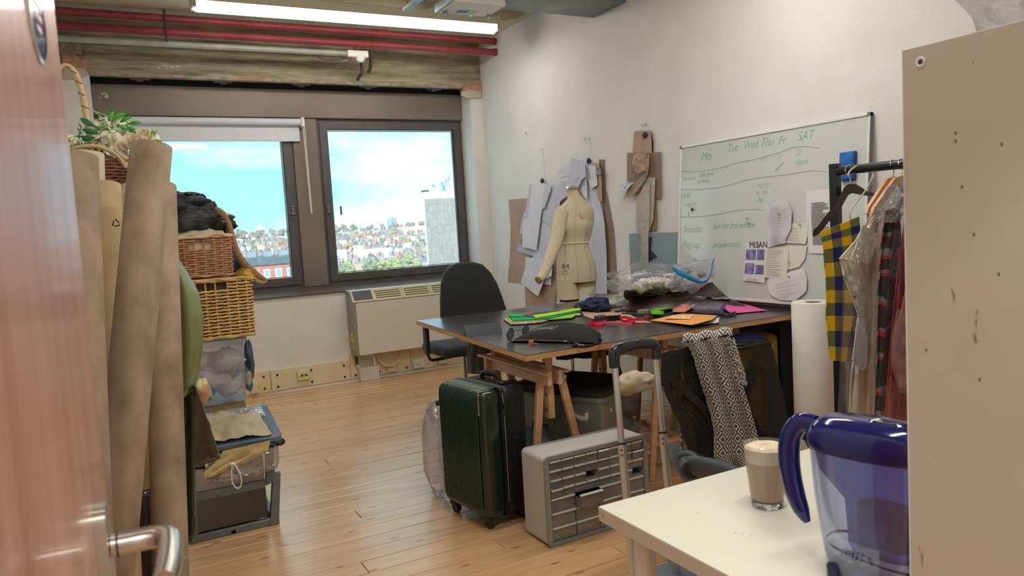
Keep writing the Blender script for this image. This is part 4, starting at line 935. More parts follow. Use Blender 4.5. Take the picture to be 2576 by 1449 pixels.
h1 = T(1462,868,.012); MB().tube([h1+V((-.028,.016,.014)), h1+V((-.01,.01,.006)), h1+V((.004,.014,.0)), h1+V((.016,.004,-.004)), h1+V((.004,-.008,-.006)), h1+V((-.008,-.002,-.004)), h1+V((-.01,.01,.006))],.0016,6).out('snap_hook', steel, pch)
MB().tube([T(1440,870,.006),T(1475,872,.010),T(1507,862,.014),T(1514,855,.016),T(1500,856,.010),T(1470,862,.006)],[.006]*6,8,flat=.5).out('wrist_strap', pm_, pch, smooth=True)
_o, _u, _v = pou(.20,.20,1), pou(.48,.18,1), pou(.25,.44,1); _o.z = _u.z = _v.z = Z+.1; Mt_ = frame_m(_o, _u-_o, _v-_o)
pwh = mat('print_white','#e4e4e2',rough=.6); body_ = [o for o in COL.objects if o.parent == pch and o.name.startswith('pouch_body')][0]
L_ = [text('handwoven',.027,Mt_ @ Matrix.Translation((.006,.030,0)),'lettering',pwh,pch,sx=.72), text('STUDIOS',.024,Mt_ @ Matrix.Translation((.006,.006,0)),'lettering',pwh,pch,sx=.95)]
for x in (-.006,.104):
    m_ = MB()
    for k in range(14): m_.box((x,k*.0042,0),(x+.003,k*.0042+.0042,.0004),M=Mt_)
    dx = 1 if x < .03 else -1
    for yy in (0,.0565): m_.box((min(x,x+dx*.012),yy,0),(max(x+.003,x+.003+dx*.012),yy+.003,.0004),M=Mt_)
    L_.append(m_.out('bracket_print', pwh, pch))
drape(L_, body_)
# keys
ky = thing('keys','house keys with an orange round key cap in front of the pouch','keys',(0,0,0))
k0 = T(1337,868); MB().lathe([(.001,-.004),(.010,-.004),(.012,-.002),(.012,.002),(.010,.004),(.001,.004)],(0,0,0),20,M=frame_m(k0+V((0,0,.013)),UH,(0,0,1))).out('key_cap', mat('orange_cap','#e0622f',rough=.4), ky, smooth=40)
MB().cyl(k0+V((.006,0,.008)), k0+UH*.035+V((0,-.01,.003)),.0025,seg=6).cbox(k0+UH*.03+V((0,-.008,.003)),(.012,.004,.004)).out('key_blade', steel, ky)
MB().tube([k0+V((-.006,0,.012))+V((.008*math.cos(a),0,.008*math.sin(a))) for a in [2*PI*k/12 for k in range(13)]],.001,5).out('key_ring', steel, ky)
MB().cyl(k0-UH*.02+V((0,0,.003)),k0-UH*.004+V((0,-.005,.004)),.003,seg=6).out('small_key', steel, ky)
# green / teal fabric folds, black strip
for i, (rows, col, col2, lab, dz, th) in enumerate((
  ([(1266,800,1300,797),(1270,806,1380,806),(1285,817,1360,812)],'#8d4a63','#d9b6c4','folded pink and white patterned cotton under the green fabrics',.001,.003),
  ([(1300,806,1460,788),(1300,812,1462,793)],'#9c8a80','#c9beb6','stripy beige fabric lying beneath the teal cotton',.002,.004),
  ([(1272,796,1462,776),(1278,803,1462,782),(1285,813,1440,800)],'#a6cf1f','#8fbf1c','lime green folded cotton below the teal cotton',.004,.006),
  ([(1278,792,1462,779),(1284,800,1462,784),(1290,808,1380,802)],'#16a187','#0f8f78','teal folded cotton lying between two lime layers',.012,.006),
  ([(1276,791,1340,792),(1282,797,1360,797)],'#25b24a','#1f9c40','bright green cotton scrap at the left of the folded fabrics',.020,.004),
  ([(1340,795,1460,777),(1348,801,1462,780)],'#b6e02a','#a1cc22','lime green folded cotton on top of the teal cotton',.021,.005))):
    o = sheet('folded_fabric', rows, lambda px,py,u,v,dz=dz: T(px,py,dz+.004), mat('fab_%d' % i, col, col2, rough=.9, scale=25), None, nu=14, nv=6, nz=.003, ns=6, seed=i, th=th); tag(o, lab, 'fabric', 'folded fabrics on the cutting table')
sheet('black_strip', [(1308,791,1412,781),(1312,797,1412,788)], lambda px,py,u,v: T(px,py,.022), blk, None, nu=10, nv=3, nz=.003, th=.004)
tag(COL.objects['black_strip'], 'black ribbed strip laid over the green fabrics','fabric'); COL.objects['black_strip'].name = 'fabric_strip'
o = sheet('red_scrap', [(1318,789,1340,788),(1320,794,1342,792)], lambda px,py,u,v: T(px,py,.030), mat('red_scrap','#c0453f','#a33a36',rough=.9,scale=30), None, nu=6, nv=3, nz=.004, th=.003); tag(o,'small red scrap on the end of the black strip','fabric')
# kraft sheet under tape
o = sheet('kraft_sheet', [(1462,784,1560,778),(1470,795,1600,800),(1520,812,1640,812)], lambda px,py,u,v: T(px,py,.001), mat('kraft_flat','#b59a80','#a98e75',rough=.8,scale=4), None, nu=4, nv=4, th=.001); tag(o,'flat brown paper pattern piece under the red tape measure','paper')
# red measuring tape
tp_ = thing('tape_measure','bright red curled tape measure in the middle of the table','tape measure',(0,0,0))
redt = mat('red_tape','#e02045','#c71a3a',rough=.35,scale=30)
def ribbon(pts, h, name, m, parent, th=.0008):
    pts = [V(p) for p in pts]; Q = []
    for i in range(len(pts)-1):
        p0, p1, p2, p3 = pts[max(i-1,0)], pts[i], pts[i+1], pts[min(i+2,len(pts)-1)]
        for k in range(6):
            t = k/6; Q.append(.5*((2*p1)+(p2-p0)*t+(2*p0-5*p1+4*p2-p3)*t*t+(3*p1-p0-3*p2+p3)*t**3))
    Q.append(pts[-1]); b = MB(); R = []
    for i, p in enumerate(Q):
        t = (Q[min(i+1,len(Q)-1)]-Q[max(i-1,0)]); n_ = V((-t.y,t.x,0)).normalized()*th; R.append([p+n_, p-n_, p-n_+V((0,0,h)), p+n_+V((0,0,h))])
    b.rings(R); return b.out(name, m, parent, smooth=60), Q
o, Q = ribbon([T(1472,818),T(1484,822),T(1515,822),T(1521,812),T(1500,808),T(1484,812),T(1500,816),T(1535,808),T(1565,802),T(1590,806),T(1597,814),T(1580,816),T(1565,810),T(1550,803)],.016,'tape_ribbon',redt,tp_)
ribbon([T(1565,815),T(1590,808),T(1620,808),T(1634,802),T(1632,797)],.016,'tape_ribbon',redt,tp_); ribbon([T(1495,818),T(1530,813),T(1562,815),T(1590,817)],.010,'tape_ribbon',mat('tape_pale','#e8728a',rough=.5),tp_)
mb = MB()
for i in range(0,len(Q)-1,2): mb.cbox(Q[i]+V((0,0,.004)),(.002,.0035,.005))
mb.out('tape_marks', mat('tape_dark','#5a1020',rough=.6), tp_, kind='stuff')
MB().ell(T(1521,811,.012),(.006,.003,.006)).out('metal_end', chrome, tp_, smooth=True)
# orange folded brochure
br = thing('brochure','orange brochure with white print, half open at the table front','brochure',(0,0,0))
orm = mat('brochure_orange','#e59a4e','#e9a24c',rough=.5,scale=2); whp = mat('brochure_page','#c9cac8',rough=.6)
o = sheet('front_cover', [(1716,789,1805,794),(1676,797,1790,805),(1636,806,1740,818)], lambda px,py,u,v: T(px,py,.004+.016*math.sin(v*PI*.9)*(1-.3*u)+.010*u), orm, br, nu=10, nv=8, th=.001)
sheet('inner_pages', [(1740,806,1810,799),(1742,819,1808,812)], lambda px,py,u,v: T(px,py,.003+.003*u), whp, br, nu=5, nv=3, th=.001)
sheet('print_motif', [(1690,793,1745,792),(1672,801,1735,803)], lambda px,py,u,v: T(px,py,.0045+.016*math.sin((.15+.35*v)*PI)+.006), mat('motif','#e8a055','#f1dcc0',rough=.6,scale=55,contrast=(.50,.53)), br, nu=6, nv=4, th=.0006)
# rear row of the table: scissors case, lip, pens...
def crumple(name, px, py, rad, m, lab, cat, nz=.5, ns=2.2, seed=1, zc=None, group=None, parent=None, seg=24, rot=0, y=None, kindof='T'):
    p = T(px, py) if y is None else OY(px, py, y)
    if y is None: p = p+V((0,0,rad[2]*.75))
    o = MB().ell((0,0,0), rad, seg=seg, nz=nz, ns=ns, seed=seed, M=Matrix.Rotation(rot,3,'Z').to_4x4()).out(name, m, parent, smooth=70); o.location = p
    if parent is None: tag(o, lab, cat, group)
    return o
clearb = film('clear_bag','#fbfcff',diff=.10,gloss=.10,rough=.08,bump=.9,bscale=26); milky = film('milky_plastic','#eef2f2',diff=.45,gloss=.10,rough=.2,dcol='#e6e9e8'); smoky = film('smoky_plastic','#c9cdcc',diff=.3,gloss=.1,rough=.2,dcol='#b9bcba')
crumple('navy_bundle',1500,783,(.075,.11,.05),mat('navy_cloth','#232f55','#1a2340',rough=.85,scale=12,bump=.5,bscale=12),'crumpled navy cloth at the back of the table left of the clear bag','cloth',.45,2.4,2)
crumple('black_bundle',1468,778,(.05,.08,.028),blk,'small black cloth heap beside the navy cloth','cloth',.3,2,8)
pb_ = thing('plastic_bag','clear plastic bag of pink and pale fabric scraps beside the navy cloth','plastic bag',(0,0,0))
crumple('bag_film',1572,776,(.27,.10,.048),clearb,'','',.3,2.6,5,parent=pb_,seg=36,rot=-.5)
for i, (px, py, r_, col) in enumerate(((1520,775,(.07,.04,.03),'#d9a7a0'),(1560,772,(.06,.04,.028),'#a9c4a5'),(1580,776,(.05,.03,.022),'#d67f76'),(1545,768,(.05,.03,.03),'#cbb6a3'),(1610,772,(.06,.035,.022),'#c4bda4'),(1590,764,(.05,.03,.03),'#c58d85'))):
    crumple('fabric_scrap',px,py,r_,mat('scrap_%d' % i,col,rough=.9),'','',.5,2.5,i+11,parent=pb_,seg=14)
o = thing('cutting_ruler_case','flat black case with a pale snap lying at the back of the table','case',(0,0,0)); p0_, p1_ = T(1482,752), T(1600,748)
MB().box((0,0,0),((T(1648,770)-T(1482,762)).length,.11,.028),M=frame_m(T(1482,764),(T(1648,776)-T(1482,764)),(0,1,0)),bev=.006).out('case_body', casem, o); MB().cyl(T(1592,762,.03),T(1592,762,.034),.006,seg=10).out('snap', steel, o)
# brown leather heap
lt = mat('brown_leather','#34231f','#402c28',rough=.36,scale=5,bump=.35,bscale=9,coat=.1)
lh = thing('leather_hide','dark brown leather hide piled against the wall and whiteboard','leather',(0,0,0))
sheet('hide', [(1572,730,1792,712),(1568,738,1806,728),(1574,752,1832,750),(1600,768,1850,762)], lambda px,py,u,v: T(px,py)*0+(lambda p: V((min(p.x,3.36),p.y,p.z)))(OZ(px,py,Z+.010+.13*(1-v)**.8)), lt, lh, nu=40, nv=16, nz=.02, ns=5, seed=4, th=.006)
lb = MB(); lb.grid(lambda u,v: (lambda p: V((p.x, p.y, Z+.004+.095*math.sin(PI*min(1,v*1.0))**.6*(4*u*(1-u))**.35*(1+.35*noise.noise(V((u*5,v*3,7)))))))(V((2.78,3.78,Z)).lerp(V((3.34,3.28,Z)),u).lerp(V((3.10,4.0,Z)).lerp(V((3.38,3.7,Z)),u),v)), 44, 14); lb.out('hide_fold', lt, lh, smooth=80)
for i, (pts, r_) in enumerate((([(1790,712),(1800,735),(1812,755)],.02),([(1770,715),(1765,740),(1745,760)],.018),([(1700,740),(1740,752),(1790,760)],.02))): MB().tube([OZ(x,y,Z+.09*(1-k/2.2)) for k,(x,y) in enumerate(pts)],[r_*.6,r_,r_*.5],10).out('hide_fold', lt, lh, smooth=True)
for o in [o for o in COL.objects if o.parent == lh]:
    for v in o.data.vertices: v.co.x = min(v.co.x, 3.385+.0*v.co.z); v.co.z = max(v.co.z, Z+.002)
# clear bags on top of the hide
pb2 = thing('plastic_bag','large clear bag with crumpled white plastic on top of the leather hide','plastic bag',(0,0,0))
crumple('bag_film',1630,702,(.24,.13,.085),clearb,'','',.30,2.2,9,parent=pb2,seg=36,rot=-.6,y=3.75)
for i,(px,py) in enumerate(((1625,715),(1650,712),(1672,716),(1610,722))): crumple('crumpled_plastic',px,py,(.05,.05,.035),mat('pale_plastic','#d8d3c6',rough=.3),'','',.6,3,i+3,parent=pb2,seg=14,y=3.72)
pb3 = thing('zip_bag','clear zip bag with a bright blue seal leaning on the whiteboard','plastic bag',(0,0,0))
sheet('bag_film', [(1696,665,1792,650),(1690,690,1792,690),(1680,720,1770,712),(1690,736,1740,728)], lambda px,py,u,v: OY(px,py,3.55), clearb, pb3, nu=14, nv=12, nz=.03, ns=3, seed=6, th=.03)
bz = mat('zip_blue','#1499cf','#1187bd',rough=.3,scale=10)
MB().tube([OY(1692,673,3.52),OY(1712,688,3.5),OY(1740,701,3.48),OY(1765,710,3.48),OY(1782,702,3.48),OY(1790,680,3.48),OY(1793,662,3.5),OY(1797,649,3.5)],[.010,.014,.014,.009,.007,.006,.006,.003],8,flat=.35).out('blue_seal', bz, pb3, smooth=True)
for px,py,r_ in ((1725,682,.03),(1765,690,.028),(1700,712,.03),(1690,720,.02)): crumple('bag_content',px,py,(r_,r_,r_*.7),mat('grey_content','#6f7275','#9a9c9c',rough=.5,scale=20),'','',.4,2,px,parent=pb3,seg=12,y=3.6)
# small things mid-row
ts = tag(MB().tube([T(1645,770,.012),T(1768,751,.012)],.003,6).out('wooden_stick', mat('stick_wood','#c49d8c',rough=.6)),'thin pale wooden stick lying in front of the leather hide','stick')
sp = thing('scissors_pouch','black case holding brown paper, in front of the clear bag','case',(0,0,0))
q = T(1509,812); MB().box((0,0,0),(.14,.07,.035),M=frame_m(q,(T(1560,806)-q),(0,1,0)),bev=.006).out('case_body', casem, sp)
sheet('paper_insert',[(1520,789,1555,788),(1522,795,1558,793)],lambda px,py,u,v:T(px,py,.037),kraft,sp,nu=6,nv=3,nz=.004,th=.002)
for i,(x0,y0,x1,y1,r_,m,nm,lab) in enumerate(((1565,788,1620,791,.006,penb,'marker_pen','black marker pen with a pale blue band between the cases'),(1548,784,1600,778,.008,penb,'dark_ruler','dark flat ruler poking out from under the clear bag'),(1608,778,1645,775,.004,brass,'pencil','thin yellow pencil beside the green lace'),(1735,783,1780,789,.005,blkp,'seam_ripper','dark tool lying behind the orange brochure'))):
    tag(MB().cyl(T(x0,y0,r_),T(x1,y1,r_),r_,seg=10).out(nm,m),lab,nm.split('_')[-1])
bx = T(1618,790); tag(MB().cbox(bx+V((0,0,.014)),(.06,.04,.026),bev=.003).out('small_box', mat('taupe_box','#8f887b',rough=.6)),'small taupe cardboard box beside the pens','box')
o = sheet('green_lace',[(1640,776,1700,776),(1636,784,1672,780),(1640,791,1668,792)],lambda px,py,u,v:T(px,py,.006+.02*math.sin(u*PI)),mat('leaf_green','#6cc024','#4e9a1c',rough=.7,scale=12),None,nu=10,nv=6,nz=.008,th=.003); tag(o,'bright green satin scrap between the box and the pink cloth','fabric')
o = sheet('grey_green_scrap',[(1640,770,1720,770),(1680,778,1730,776)],lambda px,py,u,v:T(px,py,.008),mat('sage_scrap','#8b9482','#757d6e',rough=.9,scale=15),None,nu=10,nv=5,nz=.012,th=.002); tag(o,'sage green ribbon scrap behind the green satin','fabric')
o = sheet('peach_cloth',[(1700,766,1745,765),(1695,772,1742,775),(1692,785,1722,786)],lambda px,py,u,v:T(px,py,.012+.025*math.sin(u*PI)*(1-v)),mat('peach_print','#d8948a','#c97468',rough=.85,scale=30),None,nu=12,nv=8,nz=.014,ns=4,th=.003); tag(o,'peach patterned cloth heap in front of the leather hide','fabric')
ac = thing('accessory_box','small clear plastic box of trims beside the pink chiffon','box',(0,0,0)); qa, qb = T(1748,787), T(1818,787)
L_ = (qb-qa).length; Ma = frame_m(qa,(qb-qa),(0,1,0)); lilac = film('lilac_plastic','#dfe3f2',diff=.3,gloss=.12,rough=.15,dcol='#b9c0da')
MB().box((0,0,0),(L_,.10,.003),M=Ma).box((0,0,.0),(.003,.10,.045),M=Ma).box((L_-.003,0,0),(L_,.10,.045),M=Ma).box((0,0,0),(L_,.003,.045),M=Ma).box((0,.097,0),(L_,.10,.045),M=Ma).out('box_body', lilac, ac)
for i,(x,y,col) in enumerate(((.05,.05,'#c9b070'),(.09,.04,'#b9a66a'),(.12,.06,'#ddd8c8'),(.03,.06,'#8f8c80'))): MB().ell((x,y,.014),(.018,.014,.012),seg=10,nz=.4,M=None).out('trim_piece', mat('trim_c%d'%i,col,rough=.6), ac, M=Ma)
crumple('white_clip',1806,766,(.025,.02,.018),wpl,'white plastic clip on the rim of the clear trims box','clip',.5,2,4)
o = sheet('pink_chiffon',[(1815,760,1850,757),(1818,770,1885,768),(1830,783,1915,778),(1842,789,1932,781)],lambda px,py,u,v:T(px,py,.004+.028*(1-u)*(1-v)),mat('hot_pink','#df4f9b','#ea73b2',rough=.7,scale=7),None,nu=18,nv=12,nz=.014,ns=4,amp=.004,nf=3,th=.002); tag(o,'hot pink chiffon square at the right end of the table','fabric')
bc = tag(MB().tube([T(1775,790,.01),T(1800,788,.014),T(1830,792,.008),T(1850,786,.014),T(1845,793,.006),T(1825,796,.006)],[.008,.012,.009,.007,.005,.004],8).out('black_trimmer', blkp, smooth=True),'black plastic snips behind the brochure by the pink chiffon','snips')
# ============================================================ UNDER AND IN FRONT OF THE TABLE
# ribbed green suitcase
sc_ = thing('suitcase','dark green ribbed hard-shell suitcase standing at the near corner of the table','suitcase',(1.395,3.02,0),.16)
gs = mat('green_shell','#243f39','#2a4941',rough=.24,scale=3,coat=.3,spec=.6,metal=.25); gs2 = mat('green_shell_plain','#16291f',rough=.25,coat=.3)
dkb = mat('suit_black','#15191b',rough=.45)
MB().box((.012,.0,.055),(.125,.385,.655),bev=.034,seg=5).out('front_shell', gs2, sc_, smooth=50)
MB().box((.13,.0,.055),(.27,.385,.655),bev=.034,seg=5).out('back_shell', dkb, sc_, smooth=50)
MB().box((.118,-.002,.05),(.135,.387,.658),bev=.02,seg=4).out('zip_band', dkb, sc_, smooth=50)
mb = MB()
for k in range(23):
    y = .042+k*.0142; mb.tube([(.12,y,.6535),(.05,y,.6545),(.028,y,.648),(.011,y,.632),(.0065,y,.60),(.0065,y,.115),(.016,y,.085),(.04,y,.06)],.0052,6)
mb.out('shell_ribs', gs, sc_, smooth=60)
for sx in range(9): MB().box((.145+sx*.011,-.003,.12),(.150+sx*.011,.001,.60),bev=.001,seg=1).out('side_rib', dkb, sc_)
MB().tube([(.128,-.006,.60),(.128,-.008,.4),(.127,-.006,.12)],.0022,6).tube([(.125,-.004,.635),(.127,-.006,.60)],.003,6).out('zip', mat('zip_pale','#8f8b78',rough=.5,metal=.5), sc_)
MB().cbox((.128,-.012,.575),(.012,.008,.03),bev=.002).cbox((.128,-.014,.545),(.008,.006,.03),bev=.002).out('zip_puller', blkp, sc_)
MB().cbox((.014,.030,.60),(.012,.010,.115),bev=.004).cbox((.045,.030,.653),(.06,.010,.008),bev=.003).out('corner_badge', chrome, sc_)
MB().tube([(.20,.11,.655),(.20,.13,.685),(.20,.19,.692),(.20,.25,.685),(.20,.27,.655)],.010,10,flat=1.5).out('top_handle', blkp, sc_, smooth=True)
for y in (.11,.27): MB().cbox((.20,y,.657),(.04,.03,.014),bev=.005).out('handle_mount', blkp, sc_)
MB().box((.17,.05,.655),(.26,.09,.668),bev=.005).out('pull_handle', blkp, sc_)
MB().box((.17,-.012,.27),(.21,.0,.42),bev=.006).out('side_handle', dkb, sc_)
for x in (.05,.235):
    for y in (.05,.335):
        MB().cbox((x,y,.055),(.055,.05,.035),bev=.01).out('wheel_housing', blkp, sc_); MB().cyl((x-.012,y,.026),(x+.012,y,.026),.026,seg=18).out('wheel', mat('wheel_rubber','#26282a',rough=.6), sc_)
# translucent bag behind the suitcase
o = crumple('clear_sack',1112,1100,(.07,.10,.24),film('sack_film','#fbfbff',diff=.28,gloss=.12,rough=.12,dcol='#e4e0ea',bump=.8,bscale=18),'pale translucent plastic sack standing behind the green suitcase','plastic bag',.22,2.2,4,y=3.52,seg=28); o.location = V((1.405,3.62,.245))
# 44-drawer organiser
dc = thing('drawer_cabinet','small grey parts cabinet with rows of clear drawers on the floor under the table','cabinet',(1.545,2.725,0),.02)
dcm = mat('cabinet_grey','#b9b8b3',rough=.5); dcd = mat('cabinet_rim','#8a8d8b',rough=.5); CW, CD, CH = .56, .20, .40
MB().box((0,.0,0),(CW,.012,.0),).out('x', dcd, dc); bpy.data.objects.remove(bpy.data.objects['x'])
pf_ = superr(CW, CH, .022, 4, CW/2, CH/2); inn = superr(CW-.044, CH-.036, .008, 2, CW/2, CH/2)
MF = Matrix(((1,0,0,0),(0,0,-1,0),(0,1,0,0),(0,0,0,1)))
MB().poly(pf_, .014, Matrix.Translation((0,.014,0)) @ MF, [inn]).out('front_rim', dcd, dc)
MB().poly(superr(CW-.004, CH-.004, .022, 4, CW/2, CH/2), CD-.014, Matrix.Translation((0,CD,0)) @ MF, [superr(CW-.03, CH-.024, .01, 2, CW/2, CH/2)]).out('case_body', dcm, dc)
MB().box((.012,CD-.012,.01),(CW-.012,CD-.004,CH-.01)).out('back_panel', dcd, dc)
x0, x1, z0, z1 = .024, CW-.024, .020, CH-.020
nS, nL = 8, 4; sw = (x1-x0)/nS; lw_ = (x1-x0)/nL; shh = .0415; lh_ = (z1-z0-4*shh)/3
drm = film('drawer_clear','#e9eceb',diff=.42,gloss=.12,rough=.2,dcol='#b4b2ae'); drl = mat('drawer_lip','#cfcfcb',rough=.4)
for r_ in range(1,4): MB().box((x0,.006,z1-r_*shh-.001),(x1,CD-.02,z1-r_*shh+.001)).out('divider', dcd, dc)
for r_ in range(0,3): MB().box((x0,.006,z0+(r_+1)*lh_-.001),(x1,CD-.02,z0+(r_+1)*lh_+.001)).out('divider', dcd, dc)
for k in range(1,8): MB().box((x0+k*sw-.0008,.008,z1-4*shh),(x0+k*sw+.0008,CD-.02,z1)).out('upright', dcd, dc)
def drawer(w, h, D=.15):
    m = MB(); m.box((.002,0,.002),(w-.002,.0018,h-.004)); m.box((.002,0,.002),(.0035,D,h*.75)); m.box((w-.0035,0,.002),(w-.002,D,h*.75)); m.box((.002,0,.001),(w-.002,D,.0025)); m.box((.002,D-.002,.002),(w-.002,D,h*.75))
    d = m.out('drawer', drm, dc); l = MB().box((.003,-.010,h-.011),(w-.003,.003,h-.003),bev=.002,seg=1).out('drawer_lip', drl, d); return d, l
ds, ls_ = drawer(sw, shh); dl, ll_ = drawer(lw_, lh_)
rr = random.Random(5); cont = ['#c9a23c','#8e8a80','#6a6762','#a79f8f','#4d4a47']
def putd(proto, lip, x, z, w, h, out_=0, first=False):
    d = proto if first else proto.copy()
    if not first:
        COL.objects.link(d); l = lip.copy(); COL.objects.link(l); l.parent = d
    d.location = (x, .008-out_, z)
    if rr.random() < .6: MB().cbox((w/2,.05,h*.25),(w*.7,.06,h*.38),bev=.004,seg=1).out('drawer_contents', mat('cont_'+str(rr.randrange(5)), rr.choice(cont), rough=.7), d)
f = True
for r_ in range(4):
    for k in range(8):
        if (r_, k) in ((2,3),(3,7)): continue
        putd(ds, ls_, x0+k*sw, z1-(r_+1)*shh, sw, shh, 0 if rr.random() < .8 else .006, f); f = False
f = True
for r_ in range(3):
    for k in range(4): putd(dl, ll_, x0+k*lw_, z0+r_*lh_, lw_, lh_, .035 if (r_, k) == (2,1) else 0, f); f = False
# crumpled slate bag behind the trestle leg
o = crumple('slate_bag',1370,1100,(.15,.13,.20),mat('slate_sack','#47505c','#303842',rough=.5,scale=4,bump=.7,bscale=8),'crumpled slate grey fabric bag on the floor behind the trestle leg','bag',.35,2.3,6,y=3.3,seg=30); o.location = V((1.76,3.24,.185))
# storage tubs with the black lid
P0, P1, P2 = OZ(1512,990,.545), OZ(1640,930,.545), OZ(1318,905,.545); uu = (P1-P0); ww_ = (P2-P0); uu.z = ww_.z = 0
tubf = film('tub_plastic','#e6e9e6',diff=.42,gloss=.10,rough=.25,dcol='#c2c3ba')
def rbox(P0, u, w, zb, zt, ins_b, m, name, parent, wall=.004, hollow=True, r_=.03):
    U, Wd = u.length, w.length; Mx = frame_m((P0.x,P0.y,zb), u, w)
    if Mx.to_3x3().determinant() < 0: pass
    rings = []
    for (ins, z) in ((ins_b,0),(0,zt-zb)): rings.append([Mx @ V((x,y,0))+V((0,0,z)) for x, y in superr(U-2*ins, Wd-2*ins, r_, 4, U/2, Wd/2)])
    if hollow:
        for (ins, z) in ((wall,zt-zb),(ins_b+wall,.004)): rings.append([Mx @ V((x,y,0))+V((0,0,z)) for x, y in superr(U-2*ins, Wd-2*ins, r_*.9, 4, U/2, Wd/2)])
    return MB().rings(rings).out(name, m, parent, smooth=50)
if uu.cross(ww_).z < 0: pass
w90 = V((-uu.y, uu.x, 0)).normalized()*min(ww_.length,.55); uu = uu.normalized()*.43
t1 = thing('storage_tub','clear plastic tub with a ribbed black lid under the cutting table, upper of two','storage tub',(0,0,0)); t2 = thing('storage_tub','clear storage tub on the floor under the black-lidded tub','storage tub',(0,0,0))
rbox(P0,uu,w90,.285,.525,.02,tubf,'tub_body',t1)
rbox(P0-(uu.normalized()+w90.normalized())*.012,uu+uu.normalized()*.024,w90+w90.normalized()*.024,.50,.520,0,tubf,'tub_rim',t1,hollow=False)
rbox(P0-(uu.normalized()+w90.normalized())*.015,uu+uu.normalized()*.03,w90+w90.normalized()*.03,.521,.548,0,mat('tub_lid','#17181a',rough=.5),'lid',t1,hollow=False)
for k in range(9): q = P0+uu*(.1+k*.1)+w90*.05; MB().tube([V((q.x,q.y,.549)), V((q.x,q.y,.549))+w90*.9],.006,6).out('lid_rib', MC['tub_lid'], t1)
rbox(P0,uu,w90,.012,.262,.02,tubf,'tub_body',t2); rbox(P0-(uu.normalized()+w90.normalized())*.012,uu+uu.normalized()*.024,w90+w90.normalized()*.024,.262,.284,0,tubf,'tub_rim',t2,hollow=False)
cc1 = P0+uu*.5+w90*.5
for (a,b_,z,col,par) in ((.3,.25,.42,'#d3c9b6',t1),(.7,.3,.42,'#cfc3b0',t1),(.5,.65,.42,'#b5ab98',t1),(.75,.15,.42,'#5a5852',t1),(.3,.3,.12,'#59625a',t2),(.7,.3,.13,'#74766c',t2),(.5,.7,.12,'#8c8a80',t2)):
    q = P0+uu*a+w90*b_; MB().ell((q.x,q.y,z),(.12,.12,.09),seg=18,nz=.4,ns=2.5,seed=int(a*10)).out('folded_fabric', mat('tubfab_'+col[1:],col,rough=.9), par, smooth=70)
p_ = OD(1598,962,3.17); MB().ell(p_,(.10,.05,.045),seg=24,nz=.35,ns=2.4,seed=4).out('beige_sleeve', mat('beige_jersey','#b3a58c',rough=.9), t1, smooth=80)
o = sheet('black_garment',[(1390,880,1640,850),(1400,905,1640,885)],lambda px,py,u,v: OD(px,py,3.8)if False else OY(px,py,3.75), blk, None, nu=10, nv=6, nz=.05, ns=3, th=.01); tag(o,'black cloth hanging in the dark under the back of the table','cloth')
# telescopic trolley handle
tr = thing('luggage_trolley','telescopic aluminium luggage handle with black grip standing before the white table','luggage trolley',(0,0,0))
polm = mat('trolley_aluminium','#b9bbb8','#c9cbc8',rough=.32,metal=.85,scale=4)
for (a,b_,d0) in (((1547,925),(1576,1250),2.30),((1649,903),(1680,1218),2.43)):
    A = OD(a[0],a[1],d0); B = OD(b_[0],b_[1],d0+.035); dr = (B-A); fullL = dr*1.72; mid = dr*(.575 if d0 < 2.4 else .54)
    for (s,e_,w_,nm) in ((0,.60,.0195,'inner_pole'),(.575,1.72,.0265,'outer_pole')):
        P = A+dr*(s); Q_ = A+dr*(e_); z = (P-Q_).normalized(); x = V((UH.x,UH.y,0)); x = (x-x.dot(z)*z).normalized(); y = z.cross(x); L_ = (P-Q_).length
        MB().poly(superr(w_, w_*.62, w_*.2, 3), L_, Matrix(((x.x,y.x,z.x,Q_.x),(x.y,y.y,z.y,Q_.y),(x.z,y.z,z.z,Q_.z),(0,0,0,1)))).out(nm, polm, tr, smooth=40)
        if nm == 'outer_pole':
            MB().poly(superr(w_+.003, w_*.66+.003, w_*.2, 3), .006, Matrix(((x.x,y.x,z.x,P.x-z.x*.005),(x.y,y.y,z.y,P.y-z.y*.005),(x.z,y.z,z.z,P.z-z.z*.005),(0,0,0,1)))).out('collar', blkp, tr)
            for k in (.022,.038,.20): p = P-z*k-FH*(w_*.32)-x*.004; MB().cyl(p, p-FH*.0015, .0032, seg=10).out('pin_hole', penb, tr)
gl, gr_ = OD(1547,925,2.30), OD(1649,903,2.43)
pts = [gl-V((0,0,.0)), OD(1545,900,2.30), OD(1549,884,2.305), OD(1566,875,2.32), OD(1600,866,2.365), OD(1634,863,2.41), OD(1648,872,2.43), OD(1650,888,2.43), gr_]
MB().tube(pts,[.017,.019,.021,.019,.018,.019,.020,.019,.016],14,flat=.8).out('grip', mat('grip_black','#1c1e20',rough=.25,coat=.2), tr, smooth=True)
MB().cbox(OD(1592,862,2.352),(.045,.02,.014),bev=.006,seg=3).out('release_button', blkp, tr, smooth=50)
q = (gl+gr_)/2; MB().cbox((q.x+.06,q.y+.0,.135),(.30,.20,.17),M=None,bev=.03,seg=3).out('bag_base', mat('trolley_bag','#5c6873',rough=.7,scale=10), tr, smooth=50)
for s in (-1,1): MB().cyl((q.x+.06+s*.13,q.y-.05,.028),(q.x+.06+s*.13,q.y-.02,.028),.028,seg=16).out('wheel', MC['wheel_rubber'], tr)

